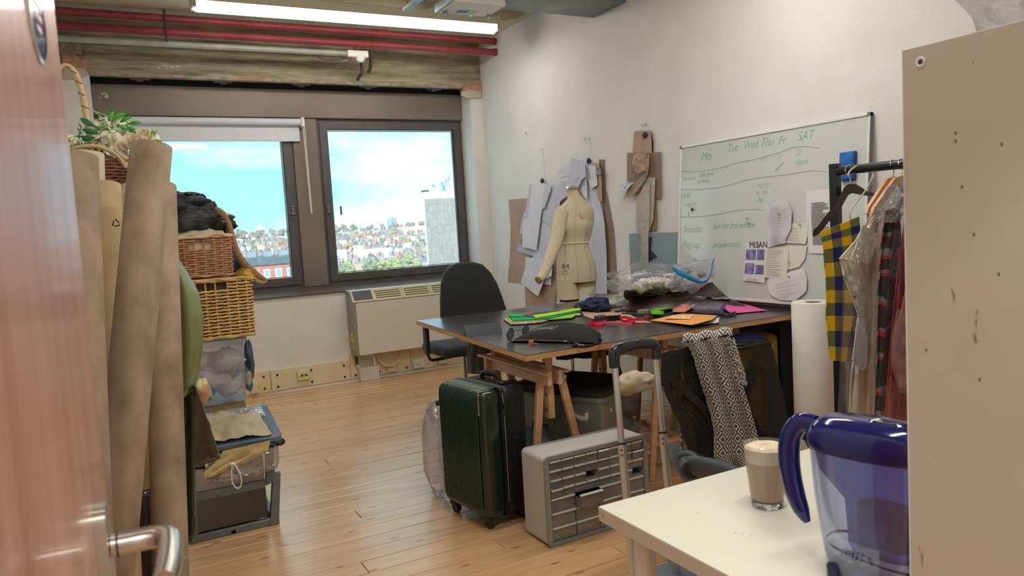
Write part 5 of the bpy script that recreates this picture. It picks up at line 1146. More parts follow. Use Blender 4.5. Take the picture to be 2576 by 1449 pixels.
# ============================================================ MESH-BACK CHAIR
mc = thing('mesh_chair','black mesh-back office chair with flip-up arms and a patterned scarf','chair',(0,0,0))
mc['label'] = 'black mesh-back office chair between the two tables, its back to the room'
def mp_(px, py, u=0, v=0):
    t = (px-1825)/165; return OD(px, py, 2.62-.10*(t*t)+.05*((py-980)/130)-.0)
def pxpoly(outer, holes, pf, th, m, name, parent, sub=1):
    loops = [[V((p[0],p[1],0)) for p in outer]]+[[V((p[0],p[1],0)) for p in h] for h in holes]
    b = bmesh.new(); tri = geometry.tessellate_polygon(loops); flat = [p for l in loops for p in l]; vs = [b.verts.new(p) for p in flat]
    for t in tri:
        try: b.faces.new([vs[i] for i in t])
        except ValueError: pass
    for _ in range(sub):
        es = [e for e in b.edges if e.calc_length() > 26]
        if es: bmesh.ops.subdivide_edges(b, edges=es, cuts=1, use_grid_fill=True)
    bmesh.ops.triangulate(b, faces=b.faces)
    for v in b.verts: v.co = pf(v.co.x, v.co.y)
    bmesh.ops.recalc_face_normals(b, faces=b.faces)
    g = bmesh.ops.extrude_face_region(b, geom=list(b.faces)); 
    for v in [e for e in g['geom'] if isinstance(e, bmesh.types.BMVert)]: v.co += (v.co-CAM).normalized()*th
    bmesh.ops.recalc_face_normals(b, faces=b.faces)
    me = bpy.data.meshes.new(name); b.to_mesh(me); b.free(); return link(name, me, m, parent, 50)
K = lambda L: [(1640+x/3.45, 820+y/3.45) for x, y in L]
def dens(L, step=14):
    R = []
    for a, b_ in zip(L, L[1:]+L[:1]):
        n = max(1, int(math.hypot(b_[0]-a[0], b_[1]-a[1])/step)); R += [(a[0]+(b_[0]-a[0])*k/n, a[1]+(b_[1]-a[1])*k/n) for k in range(n)]
    return R
outer = dens(K([(80,250),(120,225),(330,180),(500,150),(700,118),(850,112),(985,116),(1030,150),(1060,240),(1100,420),(1140,620),(1185,800),(1195,930),(1185,1010),(1050,1060),(900,1100),(700,1140),(560,1165),(420,1160),(340,1150),(300,1040),(240,850),(180,730),(120,610),(85,480)]))
holes = [dens(K(h)) for h in ([(250,300),(330,275),(400,300),(440,420),(470,600),(480,700),(430,650),(340,560),(250,465)],[(250,580),(300,620),(420,720),(500,860),(520,960),(440,1140),(400,1130),(380,960),(300,800),(250,690)],[(720,215),(860,215),(872,245),(845,330),(775,500),(700,420),(650,300)],[(950,340),(985,420),(1030,870),(1015,940),(930,880),(830,650)],[(150,475),(190,520),(210,610),(195,620)])]
pxpoly(outer, holes, mp_, .022, mat('chair_frame','#17191b','#1c1e20',rough=.55,scale=60), 'back_frame', mc, 2)
def meshb(t, b, u, v, Mt):
    b.inputs['Base Color'].default_value = c('#141516')
    a = Mt('SINE', Mt('MULTIPLY', Mt('ADD', u, Mt('MULTIPLY', v, 0)), 2*PI*75)); d = Mt('SINE', Mt('MULTIPLY', v, 2*PI*95))
    b.inputs['Alpha'].default_value = 1; t.links.new(Mt('SUBTRACT', 1.0, Mt('MULTIPLY', Mt('GREATER_THAN', Mt('ADD', a, d), .55), .9)), b.inputs['Alpha'])
meshm = uvmat('chair_mesh', meshb)
sheet('back_mesh', [(1665,890,1925,856),(1680,1000,1960,960),(1722,1085,1982,1080),(1740,1150,1980,1110)], lambda px,py,u,v: mp_(px,py)+(mp_(px,py)-CAM).normalized()*.012, meshm, mc, nu=20, nv=14, th=.0008)
# arms
am = mat('arm_grey','#3a3f44',rough=.4)
h0 = OD(1733,1178,2.36)
MB().cyl(h0-UH*.0-FH*.02, h0+FH*.03, .030, seg=24).out('arm_hinge', am, mc, smooth=40); MB().cyl(h0-FH*.0215, h0-FH*.019, .022, seg=24).out('hinge_cap', MC['black_plastic'], mc)
MB().tube([OD(1715,1150,2.45),OD(1740,1148,2.40),OD(1765,1172,2.34),OD(1800,1190,2.28)],[.020,.019,.021,.021],12,flat=.8).out('arm_bracket', am, mc, smooth=True)
MB().tube([OD(1735,1172,2.36),OD(1770,1176,2.30),OD(1830,1190,2.18),OD(1890,1215,2.04)],[.030,.034,.034,.024],14,flat=.6).out('armrest', am, mc, smooth=True)
MB().tube([OD(1975,1070,2.58),OD(2000,1082,2.55),OD(2045,1098,2.45)],[.020,.022,.024],12,flat=.7).out('armrest', MC['black_plastic'], mc, smooth=True)
bs = OD(1850,1130,2.7); sx_, sy_ = bs.x+.13, bs.y+.10
MB().cbox((0,0,0),(.50,.48,.07),bev=.03,seg=4).out('seat', blk, mc, smooth=60, M=XF((sx_,sy_,.44),rz=-.5))
MB().cyl((sx_,sy_,.1),(sx_,sy_,.41),.027,seg=14).out('gas_lift', chrome, mc)
for k in range(5):
    a = 2*PI*k/5+2.7; ex, ey = sx_+.30*math.cos(a), sy_+.30*math.sin(a); MB().tube([(sx_,sy_,.12),(ex,ey,.075)],[.032,.018],8).out('base_leg', am, mc, smooth=True); MB().cyl((ex-.02*math.sin(a),ey+.02*math.cos(a),.03),(ex+.02*math.sin(a),ey-.02*math.cos(a),.03),.03,seg=14).out('castor', blkp, mc)
# scarf
def scb(t, b, u, v, Mt):
    def tri(x, n): return Mt('MULTIPLY', Mt('ABSOLUTE', Mt('SUBTRACT', Mt('FRACT', Mt('MULTIPLY', x, n)), .5)), 2)
    d = Mt('ADD', tri(u, 1), tri(v, 1)); r = Mt('GREATER_THAN', Mt('SINE', Mt('MULTIPLY', d, PI*3.1)), -.1)
    t.links.new(mixc(t, r, '#34343a', '#c9c4b8'), b.inputs['Base Color'])
    b.inputs['Sheen Weight'].default_value = .1
scm = uvmat('diamond_scarf', scb, .9)
sf = thing('scarf','black and cream diamond-patterned scarf draped over the mesh chair back','scarf',(0,0,0))
fr = lambda off: (lambda px, py, u, v: mp_(px,py)-(mp_(px,py)-CAM).normalized()*off)
sheet('scarf_front', [(1720,862,1836,846),(1738,884,1848,878),(1754,935,1856,930),(1770,990,1872,985),(1786,1040,1888,1035),(1797,1090,1902,1085),(1795,1150,1914,1140),(1812,1172,1916,1170)], fr(.030), scm, sf, nu=40, nv=40, amp=.012, nf=2.6, nz=.012, ns=2, th=.005, uv=(5.5,12), ph=1)
sheet('scarf_front', [(1820,852,1842,852),(1838,900,1852,890),(1850,940,1868,935),(1866,968,1873,968)], fr(.045), scm, sf, nu=8, nv=20, amp=.004, nf=1, nz=.008, th=.005, uv=(1.2,5))
def over(px, py, u, v):
    a = v*PI; p = mp_(px, 862-20*u); n_ = (p-CAM).normalized(); return p+n_*(-.038*math.cos(a)+.006)+V((0,0,.028*math.sin(a)+.004*math.sin(u*17)))
sheet('scarf_fold', [(1719,860,1842,850),(1719,860,1842,850)], over, scm, sf, nu=40, nv=10, th=.006, uv=(5.5,1.5), nz=.004)
sheet('scarf_back', [(1719,880,1842,860),(1712,1090,1800,1090),(1712,1140,1800,1140)], lambda px,py,u,v: mp_(px,py)+(mp_(px,py)-CAM).normalized()*.07, scm, sf, nu=16, nv=24, amp=.012, nf=2, th=.005, uv=(4.5,10))
fb = MB(); rr = random.Random(2)
for k in range(46):
    t_ = k/45; L_ = [(1842,853),(1852,890),(1868,935),(1873,968)]; s_ = t_*3; i = min(int(s_),2); f_ = s_-i; p = fr(.047)(L_[i][0]+(L_[i+1][0]-L_[i][0])*f_, L_[i][1]+(L_[i+1][1]-L_[i][1])*f_, 0, 0); fb.tube([p, p+UH*.005+V((0,0,rr.uniform(-.006,.004))), p+UH*rr.uniform(.006,.010)+V((0,0,rr.uniform(-.01,.0)))],.0014,4)
fb.out('fringe', mat('fringe_cream','#c4bfb2',rough=.9), sf, kind='stuff')

# ============================================================ YELLOW SUITCASE, BLACK BOX, PAPER ROLL
ys = thing('suitcase','yellow suitcase with royal blue trim under the right end of the table','suitcase',(2.93,3.03,0))
ym = mat('yellow_shell','#b3901c','#a5841a',rough=.4,scale=3,coat=.15); bl_ = mat('royal_blue','#1a3f9c','#16368a',rough=.35,coat=.2)
MB().box((-.2,.0,.05),(.26,.13,.72),bev=.05,seg=5).out('front_shell', ym, ys, smooth=50); MB().box((.27,.0,.05),(.38,.20,.70),bev=.04,seg=5).out('back_shell', ym, ys, smooth=50)
for k in range(8): MB().box((-.15+k*.05,-.004,.12),(-.13+k*.05,.002,.64),bev=.002,seg=1).out('shell_rib', ym, ys)
MB().tube([(.0,-.012,.715),(.16,-.02,.71),(.225,-.025,.68),(.25,-.028,.6),(.265,-.03,.4),(.275,-.03,.1)],.016,8,flat=1.6).out('blue_band', bl_, ys, smooth=True)
MB().cbox((.305,-.01,.50),(.045,.03,.075),bev=.01,seg=3).out('lock', bl_, ys, smooth=50); MB().cbox((.262,-.05,.645),(.016,.014,.05),bev=.004).out('zip_puller', steel, ys)
MB().tube([(.315,-.005,.40),(.325,-.035,.37),(.335,-.04,.30),(.325,-.03,.23),(.315,-.005,.20)],[.012,.016,.016,.015,.012],8).out('side_handle', bl_, ys, smooth=True); MB().cbox((.318,-.005,.40),(.03,.03,.07),bev=.008).out('handle_mount', dkb, ys)
for x in (-.12,.3):
    for y in (.04,.12): MB().cyl((x-.012,y,.025),(x+.012,y,.025),.025,seg=14).out('wheel', MC['wheel_rubber'], ys)
bf = thing('tall_black_box','tall black box with a handle between the yellow suitcase and the wall','case',(3.345,3.06,0)); MB().box((0,0,0),(.12,.33,.74),bev=.01).out('case_body', dkb, bf); MB().tube([(.06,.18,.74),(.06,.2,.775),(.06,.26,.775),(.06,.28,.74)],.008,8).out('carry_handle', dkb, bf, smooth=True)  # plain black box filling the space beside the yellow suitcase
rl = thing('paper_roll','tall thick roll of white paper standing at the right end of the table','paper roll',(3.245,2.74,0))
prm = mat('roll_paper','#dedbd6',rough=.7); r0, hh_ = .112, .905
MB().lathe([(r0-.003,0),(r0,.003),(r0,hh_-.004),(r0-.004,hh_),(.045,hh_-.002),(.045,.0)],(0,0,0),48,cap=False).out('paper_wrap', prm, rl, smooth=50)
MB().lathe([(.045,0),(.045,hh_-.006),(.038,hh_-.006),(.038,0)],(0,0,0),36,cap=False).out('cardboard_core', mat('core_brown','#8a7260',rough=.9), rl, smooth=50)

# ============================================================ GARMENT RAIL AND CLOTHES
RX = 3.06
gr2 = thing('clothes_rail','black steel clothes rail running along the right wall','clothes rail',(RX,2.44,0))
rm = mat('rail_black','#15191a','#1a2021',rough=.3,coat=.25)
MB().poly(superr(.042,.042,.006,2),1.60).out('post', rm, gr2); MB().poly(superr(.042,.042,.006,2),1.60,Matrix.Translation((0,-1.5,0))).out('post', rm, gr2)
MB().cyl((0,.0,1.565),(0,-1.5,1.565),.021,seg=20).out('hanging_bar', rm, gr2, smooth=40)
for y in (0,-1.5): MB().box((-.21,y-.02,0),(.21,y+.02,.035),bev=.003).out('foot_bar', rm, gr2)
MB().cyl((0,0,.25),(0,-1.5,.25),.012,seg=12).out('lower_bar', rm, gr2)
BZ = 1.565
def hanger(name, y, m, mh, lab, w=.43, drop=.10, th=.010, rz=0, wire=False, cat='hanger', grp=None):
    r = thing(name, lab, cat, (RX, y, BZ), rz)
    hk = [(.020*math.cos(a), 0, .020*math.sin(a)+.004) for a in [math.radians(q) for q in (200,160,120,90,60,20,-20,-50)]]+[(0.004,0,-.035),(0,0,-.075)]
    MB().tube(hk,.0025,6).out('hook', mh, r, smooth=True)
    if wire: MB().tube([(0,0,-.07),(-w/2,0,-.07-drop),(-w/2-.005,0,-.085-drop),(w/2+.005,0,-.085-drop),(w/2,0,-.07-drop),(0,0,-.07)],.003,6).out('hanger_body', m, r, smooth=True)
    else:
        P = [(-w/2,-drop-.085),(-w/2+.012,-drop-.062),(-w*.30,-drop*.62-.045),(-w*.12,-.058),(0,-.050),(w*.12,-.058),(w*.30,-drop*.62-.045),(w/2-.012,-drop-.062),(w/2,-drop-.085),(w*.46,-drop-.09),(w*.28,-drop*.66-.075),(w*.10,-.092),(0,-.085),(-w*.10,-.092),(-w*.28,-drop*.66-.075),(-w*.46,-drop-.09)]
        MB().poly(P, th, Matrix(((1,0,0,0),(0,0,-1,th/2),(0,1,0,0),(0,0,0,1)))).out('hanger_body', m, r, smooth=50)
    return r
wdk = mat('dark_walnut','#35211b','#422a22',rough=.5,scale=6,stretch=(1,1,6)); wlt = mat('light_maple','#bf9468','#caa277',rough=.45,scale=5)
wh0 = thing('clothes_hanger','dark walnut clothes hanger tipped down to the left at the end of the rail','hanger',(0,0,0))
Kh = [(2020+x/4.53, 380+y/4.53) for x, y in ((112,975),(120,895),(165,862),(205,810),(250,742),(320,665),(390,590),(430,500),(460,430),(490,392),(530,372),(600,374),(660,410),(740,460),(830,485),(832,525),(740,512),(640,496),(560,480),(520,500),(490,545),(440,640),(370,720),(280,820),(215,915),(190,935),(150,965))]
pxpoly(Kh, [], lambda px,py: OY(px,py,2.36), .012, wdk, 'hanger_body', wh0, 0)
MB().tube([OY(2139,463,2.36),OY(2138,448,2.36),OY(2129,436,2.36),OY(2127,424,2.36),OY(2134,416,2.36),OY(2142,418,2.36)],.0028,8).out('hook', chrome, wh0, smooth=True)
wh = thing('wire_hanger','cream coated wire hanger looped over the rail beside the walnut hanger','hanger',(0,0,0))
MB().tube([OY(2133,442,2.30),OY(2140,428,2.31),OY(2160,416,2.31),OY(2185,418,2.31),OY(2195,430,2.32),OY(2195,445,2.32),OY(2180,475,2.32),OY(2150,515,2.32),OY(2139,530,2.32),OY(2138,545,2.32),OY(2141,555,2.32)],.004,8).out('wire', mat('coated_wire','#cfc6b6',rough=.5), wh, smooth=True)
hanger('clothes_hanger',2.14,wlt,chrome,'light maple hanger carrying the cream jacket',.44,.12,.014,.1)
hanger('clothes_hanger',2.10,wlt,chrome,'light maple hanger directly in front of the jacket hanger',.44,.12,.014,.05)
hanger('clothes_hanger',1.98,blkp,chrome,'black plastic hanger further along the rail',.42,.10,.008)
hanger('clothes_hanger',1.90,wlt,chrome,'light wooden hanger holding the rust-red dress',.42,.11,.014)
# yellow / olive / navy checked garment
def chk(t, b, u, v, Mt):
    fu, fv = Mt('MODULO', Mt('FLOOR', u), 2), Mt('MODULO', Mt('FLOOR', v), 2)
    a = mixc(t, fu, '#e8bd10', '#77704c'); d = mixc(t, fu, '#6e7444', '#1c2268'); t.links.new(mixc(t, fv, a, d), b.inputs['Base Color'])
ckm = uvmat('check_cotton', chk, .85)
CB = lambda y: (lambda px, py, u, v: OY(px, py, y))
g1 = thing('checked_garment','yellow, olive and navy checked garment hanging on the rail','clothes',(0,0,0))
sheet('garment_body', [(2063,583,2160,545),(2069,619,2165,600),(2077,712,2165,712),(2077,800,2165,800),(2087,906,2140,912)], CB(2.30), ckm, g1, nu=20, nv=30, amp=.008, nf=1.5, th=.004, uv=(4,10.9))
g2 = thing('linen_jacket','crumpled cream linen jacket in clear film on a maple hanger','clothes',(0,0,0))
lin = mat('cream_linen','#ddd2bc','#cbbfa8',rough=.9,scale=7,bump=.4,bscale=14); lin2 = mat('cream_linen_dark','#b2a68f','#a2967f',rough=.9,scale=7,bump=.4,bscale=14)
sheet('jacket_front', [(2195,535,2208,530),(2178,557,2214,545),(2150,605,2220,590),(2112,648,2222,640),(2126,702,2222,700),(2143,745,2220,740),(2157,790,2217,790),(2156,830,2213,830),(2146,895,2212,890),(2139,945,2210,940),(2134,1045,2206,1045)], CB(2.14), lin, g2, nu=22, nv=44, amp=.020, nf=1.8, nz=.03, ns=4, th=.006, seed=3)
sheet('collar_flap', [(2168,566,2206,588),(2150,625,2204,600),(2139,650,2196,640),(2168,660,2180,664)], CB(2.09), lin, g2, nu=12, nv=14, nz=.012, th=.005, seed=5)
sheet('sleeve', [(2111,648,2150,652),(2122,700,2168,690),(2142,750,2176,745),(2158,795,2176,795)], CB(2.08), lin, g2, nu=12, nv=18, amp=.012, nf=1, nz=.02, th=.006, seed=9)
sheet('white_lining', [(2156,800,2172,800),(2150,850,2180,850),(2143,905,2180,920),(2160,930,2176,932)], CB(2.08), pw, g2, nu=8, nv=12, nz=.01, th=.004)
flm = film('dress_film','#fafafa',diff=.03,gloss=.018,rough=.08,bump=1.0,bscale=14)
gf = thing('garment_cover','clear crinkled garment cover over the cream jacket','plastic cover',(0,0,0))
sheet('cover_film', [(2200,520,2262,500),(2150,600,2250,580),(2120,700,2240,700),(2118,800,2235,800),(2112,950,2230,950),(2105,1060,2222,1060)], CB(2.02), flm, gf, nu=18, nv=34, amp=.02, nf=2, nz=.03, ns=4, th=.0015, seed=8)
sheet('cover_shoulder', [(2232,470,2290,455),(2210,520,2290,500),(2200,560,2262,560)], CB(1.96), film('shoulder_film','#f4f4f6',diff=.22,gloss=.12,rough=.12,dcol='#d8d4d4',bump=1.0,bscale=20), gf, nu=18, nv=18, nz=.05, ns=5, th=.002, seed=4)
def strp(t, b, u, v, Mt):
    n = N(t,'ShaderNodeTexNoise'); n.inputs['Scale'].default_value = 7; tcn = N(t,'ShaderNodeTexCoord'); t.links.new(tcn.outputs['Object'], n.inputs['Vector'])
    f = Mt('FRACT', Mt('ADD', Mt('MULTIPLY', v, 9), Mt('MULTIPLY', n.outputs['Fac'], 1.6))); a = mixc(t, Mt('GREATER_THAN', f, .62), '#3b3735', '#7c7876'); t.links.new(mixc(t, Mt('GREATER_THAN', f, .86), a, '#b23426'), b.inputs['Base Color'])
stm = uvmat('striped_knit', strp, .85)
g3 = thing('striped_garment','grey, black and red patterned garment behind the film covers','clothes',(0,0,0))
sheet('garment_body', [(2228,530,2262,520),(2216,600,2268,590),(2208,720,2262,720),(2205,880,2250,880),(2200,1045,2240,1045)], CB(1.99), stm, g3, nu=12, nv=26, amp=.015, nf=1.5, nz=.01, th=.005, uv=(1,1))
g4 = thing('rust_dress','rust-red pleated dress at the near end of the visible clothes','clothes',(0,0,0))
rst = mat('rust_cloth','#c2543a','#cf6245',rough=.8,scale=6)
sheet('dress_body', [(2274,560,2330,540),(2262,640,2350,640),(2248,760,2370,760),(2236,900,2385,900),(2224,1062,2400,1062)], CB(1.95), rst, g4, nu=40, nv=26, amp=.018, nf=6, nz=.01, th=.004)
sheet('garment_film', [(2258,540,2300,520),(2240,640,2320,640),(2226,800,2330,800),(2216,1060,2340,1060)], CB(1.91), film('smoke_film','#e9e6ea',diff=.05,gloss=.018,rough=.1,dcol='#b9a9ad',bump=1.0,bscale=14), g4, nu=14, nv=30, nz=.03, ns=4, th=.0015, seed=12)
hanger('clothes_hanger',1.83,blkp,chrome,'black hanger behind the panel edge holding the burgundy garment',.42,.30,.008)
g5 = thing('burgundy_cover','shiny burgundy patterned garment in plastic at the panel edge','clothes',(0,0,0))
sheet('garment_body', [(2310,470,2340,462),(2295,640,2340,630),(2262,800,2330,780),(2246,850,2340,850),(2244,900,2340,900),(2262,975,2340,975)], CB(1.86), mat('burgundy','#7c1d22','#a33a3a',rough=.3,scale=14,coat=.5), g5, nu=12, nv=14, nz=.02, th=.004)
sheet('cover_film', [(2256,780,2330,760),(2242,850,2340,850),(2240,910,2340,910),(2262,990,2340,990)], CB(1.84), flm, g5, nu=12, nv=14, nz=.03, th=.0015)

# ============================================================ WHITE TABLE, COFFEE, JUG, SHELF UNIT
wt = thing('white_table','small white laminate table in the foreground with chipped corner','table',(0,0,0))
wtm = mat('white_laminate','#dcd9cb','#d7d4c6',rough=.38,scale=2); wte = mat('edge_band','#c6bcae','#bfb5a7',rough=.45,scale=4)
TX0, TX1, TY0, TY1, TZ = .937, 1.937, .805, 1.412, .74
MB().box((TX0,TY0,TZ-.034),(TX1,TY1,TZ-.0012),bev=.0012,seg=1).out('table_top', wte, wt); MB().box((TX0+.0006,TY0+.0006,TZ-.0015),(TX1-.0006,TY1-.0006,TZ)).out('top_surface', wtm, wt)
lgm = mat('leg_white','#cfc8c6',rough=.35)
for x in (TX0+.075, TX1-.075):
    for y in (TY0+.07, TY1-.07): MB().cyl((x,y,.02),(x,y,TZ-.034),.025,seg=28).cyl((x,y,TZ-.042),(x,y,TZ-.034),.042,seg=28).out('leg', lgm, wt, smooth=40); MB().cyl((x,y,0),(x,y,.02),.018,seg=16).out('foot', blkp, wt)
for px,py in ((1633,1243),(1645,1238),(1640,1248),(1755,1290),(1850,1340),(1868,1343),(1890,1348)): p = OZ(px,py,TZ+.0002); MB().cbox(p,(.003,.0018,.0004)).out('paint_fleck', mat('fleck','#8a7f72',rough=.8), wt)
MB().ell((TX0+.0005,TY1-.018,TZ-.016),(.0008,.008,.009),seg=12).out('edge_dent', mat('dent','#a2988b',rough=.6), wt)
# glass of coffee
gc2 = OZ(1931,1271,TZ); gt = thing('coffee_glass','tall glass of milky coffee with foam on the white table','glass',(gc2.x,gc2.y,TZ+.0003))
clr = film('clear_glass','#fbfdfc',diff=.02,gloss=.06,rough=.03); 
GP = [(.0,.0325,10),(.008,.0345,10),(.02,.0365,10),(.06,.0405,10),(.083,.0435,10),(.092,.0445,0),(.12,.0470,0),(.142,.0487,0)]
def gring(r, z, fac, n=60): return [V(((r*(1+(.022*math.cos(fac*2*PI*k/n) if fac else 0)))*math.cos(2*PI*k/n), (r*(1+(.022*math.cos(fac*2*PI*k/n) if fac else 0)))*math.sin(2*PI*k/n), z)) for k in range(n)]
MB().rings([gring(r,z,f_) for z,r,f_ in GP]+[gring(.0487-.0022,.1425,0)]+[gring(.0445,.12,0),gring(.0425,.092,0)],cap=False).out('glass_wall', clr, gt, smooth=60)
solid = bpy.data.materials.new('solid_glass'); solid.use_nodes = True; sb = solid.node_tree.nodes['Principled BSDF']; sb.inputs['Transmission Weight'].default_value = 1; sb.inputs['Roughness'].default_value = .02; sb.inputs['IOR'].default_value = 1.45
MB().rings([gring(.0322,.0,10),gring(.0342,.008,10),gring(.034,.0135,10),gring(.02,.0145,0),gring(.002,.015,0)]).out('glass_base', solid, gt, smooth=40)
cof = mat('milky_coffee','#b39472','#bb9c7a',rough=.35,scale=6,coat=.3); fom = mat('milk_foam','#dccfba',rough=.5,coat=.2); fot = mat('foam_top','#e8dac4','#b98f62',rough=.7,scale=26,contrast=(.42,.75))
MB().rings([gring(.0315,.0155,10),gring(.0345,.02,10),gring(.0388,.06,10),gring(.0415,.083,10),gring(.0428,.092,0),gring(.0440,.104,0)]).out('coffee', cof, gt, smooth=60)
MB().rings([gring(.0441,.104,0),gring(.0452,.120,0),gring(.0463,.134,0)]).out('foam_band', fom, gt, smooth=60)
mb = MB(); ft = []
for k in range(9):
    r = .0462*(1-k/9)+.0005; ft.append([V((r*math.cos(2*PI*j/40), r*math.sin(2*PI*j/40), .134+.0085*(1-(r/.0465)**3)+.002*noise.noise(V((r*60*math.cos(2*PI*j/40), r*60*math.sin(2*PI*j/40), 3))))) for j in range(40)])
mb.rings(ft); mb.out('foam_top', fot, gt, smooth=80)
# water filter jug
jg = thing('water_jug','transparent water filter jug with a navy blue lid and handle on the white table','jug',(0,0,0))
navy = mat('jug_navy','#0c1566','#0a1259',rough=.12,coat=.25,spec=.5); jcl = film('jug_clear','#eef2ff',diff=.05,gloss=.08,rough=.05,dcol='#c9d4f2'); jfn = film('jug_funnel','#a3b2ea',diff=.26,gloss=.08,rough=.12,dcol='#94a6e0')
JA = V((1.105,.945,0)); JB = V((1.150,.735,0)); ju = (JB-JA).normalized(); jv = V((-ju.y,ju.x,0)); JL = .215
def jring(u0, u1, w, z, n=48, p=2.6, zs=0):
    cu, hu = (u0+u1)/2, (u1-u0)/2; R = []
    for k in range(n):
        a = 2*PI*k/n; ca, sa = math.cos(a), math.sin(a); x = hu*abs(ca)**(2/p)*(1 if ca >= 0 else -1); y = w/2*abs(sa)**(2/p)*(1 if sa >= 0 else -1)
        q = JA+ju*(cu+x)+jv*y; R.append(V((q.x,q.y,z+zs*(cu+x-.1))))
    return R
Zt = TZ+.001
MB().rings([jring(.040,.190,.085,Zt),jring(.034,.196,.092,Zt+.004),jring(.024,.204,.098,Zt+.05),jring(.010,.211,.104,Zt+.14),jring(.002,.216,.108,Zt+.235)]+[jring(.005,.213,.103,Zt+.235),jring(.013,.208,.099,Zt+.14),jring(.027,.201,.093,Zt+.05),jring(.038,.192,.086,Zt+.010)],cap=True).out('jug_body', jcl, jg, smooth=60)
MB().rings([jring(.075,.185,.070,Zt+.055),jring(.070,.190,.074,Zt+.065),jring(.065,.192,.078,Zt+.145),jring(.055,.195,.084,Zt+.155),jring(.02,.204,.094,Zt+.19),jring(.008,.210,.099,Zt+.234)],cap=True).out('funnel', jfn, jg, smooth=60)
MB().rings([jring(.085,.175,.055,Zt+.070),jring(.085,.175,.055,Zt+.14)]).out('filter_cartridge', mat('cartridge','#8593c9',rough=.5), jg, smooth=50)
MB().rings([jring(.038,.192,.086,Zt+.008),jring(.030,.199,.090,Zt+.03),jring(.027,.201,.092,Zt+.047)]).out('water', film('water','#f2f6fb',diff=.05,gloss=.06,rough=.02,dcol='#d9e2f2'), jg, smooth=60)
MB().rings([jring(.030,.199,.0962,Zt+.052,zs=-.10),jring(.0295,.200,.0975,Zt+.0545,zs=-.10),jring(.030,.199,.0985,Zt+.057,zs=-.10)],cap=False).out('rib_line', navy, jg)
MB().rings([jring(-.002,.219,.110,Zt+.228),jring(-.005,.222,.114,Zt+.236),jring(-.004,.221,.113,Zt+.252),jring(.006,.212,.100,Zt+.272),jring(.030,.19,.075,Zt+.286),jring(.07,.15,.03,Zt+.289)]).out('lid', navy, jg, smooth=60)
MB().rings([jring(.10,.18,.045,Zt+.284),jring(.11,.17,.035,Zt+.292)]).out('fill_flap', mat('flap_navy','#0b1344',rough=.2,coat=.5), jg, smooth=50)
J = lambda u, z, w=0: (lambda q: V((q.x,q.y,z)))(JA+ju*u+jv*w)
MB().tube([J(.010,Zt+.262),J(-.018,Zt+.262),J(-.038,Zt+.240),J(-.046,Zt+.205),J(-.045,Zt+.165),J(-.037,Zt+.125),J(-.024,Zt+.092),J(-.012,Zt+.072)],[.018,.019,.020,.021,.021,.020,.016,.006],16,flat=.75).out('handle', navy, jg, smooth=True)
MB().rings([jring(.036,.075,.09,Zt+.002),jring(.038,.07,.094,Zt+.02)]).out('base_grip', mat('base_dark','#20284a',rough=.3), jg, smooth=50)
MB().rings([jring(.15,.194,.094,Zt+.002),jring(.16,.197,.099,Zt+.016)]).out('base_grip', MC['base_dark'], jg, smooth=50)
text('BRITA', .020, frame_m(J(.075,Zt+.052,-.0525), ju-V((0,0,.10)), (0,0,1)), 'lettering', film('embossed','#b9c3dd',diff=.5,gloss=.2,rough=.2,dcol='#8e9ac0'), jg, th=.0015)
tag(MB().cbox(J(.065,Zt+.03,.09),(.03,.04,.05),bev=.006).out('pink_sponge', mat('sponge_pink','#d9607f','#e0839b',rough=.9,scale=40)),'pink sponge seen through the base of the water jug','sponge'); bpy.data.objects['pink_sponge'].location.z = -.005
# shelf unit side panel at right
su = thing('shelf_unit','tall white shelf unit seen side-on at the right edge, scuffed panel','shelf unit',(0,0,0))
sum_ = mat('panel_white','#c1bbac','#bbb4a6',rough=.5,scale=2); 
def scuff(m):
    t = m.node_tree; b = t.nodes['Principled BSDF']; src = b.inputs['Base Color'].links[0].from_socket; tcn = N(t,'ShaderNodeTexCoord'); mp = N(t,'ShaderNodeMapping'); mp.inputs['Scale'].default_value = (1,30,9); mp.inputs['Rotation'].default_value = (.35,0,0)
    n = N(t,'ShaderNodeTexNoise'); n.inputs['Scale'].default_value = 1.6; n.inputs['Detail'].default_value = 3; r = N(t,'ShaderNodeValToRGB'); r.color_ramp.elements[0].position = .70; r.color_ramp.elements[0].color = (0,0,0,1); r.color_ramp.elements[1].position = .74; r.color_ramp.elements[1].color = (1,1,1,1)
    t.links.new(tcn.outputs['Object'], mp.inputs[0]); t.links.new(mp.outputs[0], n.inputs['Vector']); t.links.new(n.outputs['Fac'], r.inputs[0]); mx = N(t,'ShaderNodeMix',data_type='RGBA'); t.links.new(r.outputs[0], mx.inputs[0]); t.links.new(src, mx.inputs[6]); mx.inputs[7].default_value = c('#7a6a58'); t.links.new(mx.outputs[2], b.inputs['Base Color'])
scuff(sum_)
MB().box((1.0,-.10,0),(1.018,.682,1.612),bev=.001,seg=1).out('side_panel', sum_, su); MB().box((1.62,-.10,0),(1.638,.682,1.612)).out('side_panel', wtm, su)
for z in (.05,.55,1.05,1.594): MB().box((1.018,-.10,z),(1.62,.675,z+.018)).out('shelf', wtm, su)
MB().box((1.018,-.10,0),(1.62,-.092,1.6)).out('back_panel', wtm, su); MB().box((.9995,.6815,0),(1.0182,.6828,1.612)).out('edge_strip', mat('edge_bright','#e6e8ef',rough=.3), su)
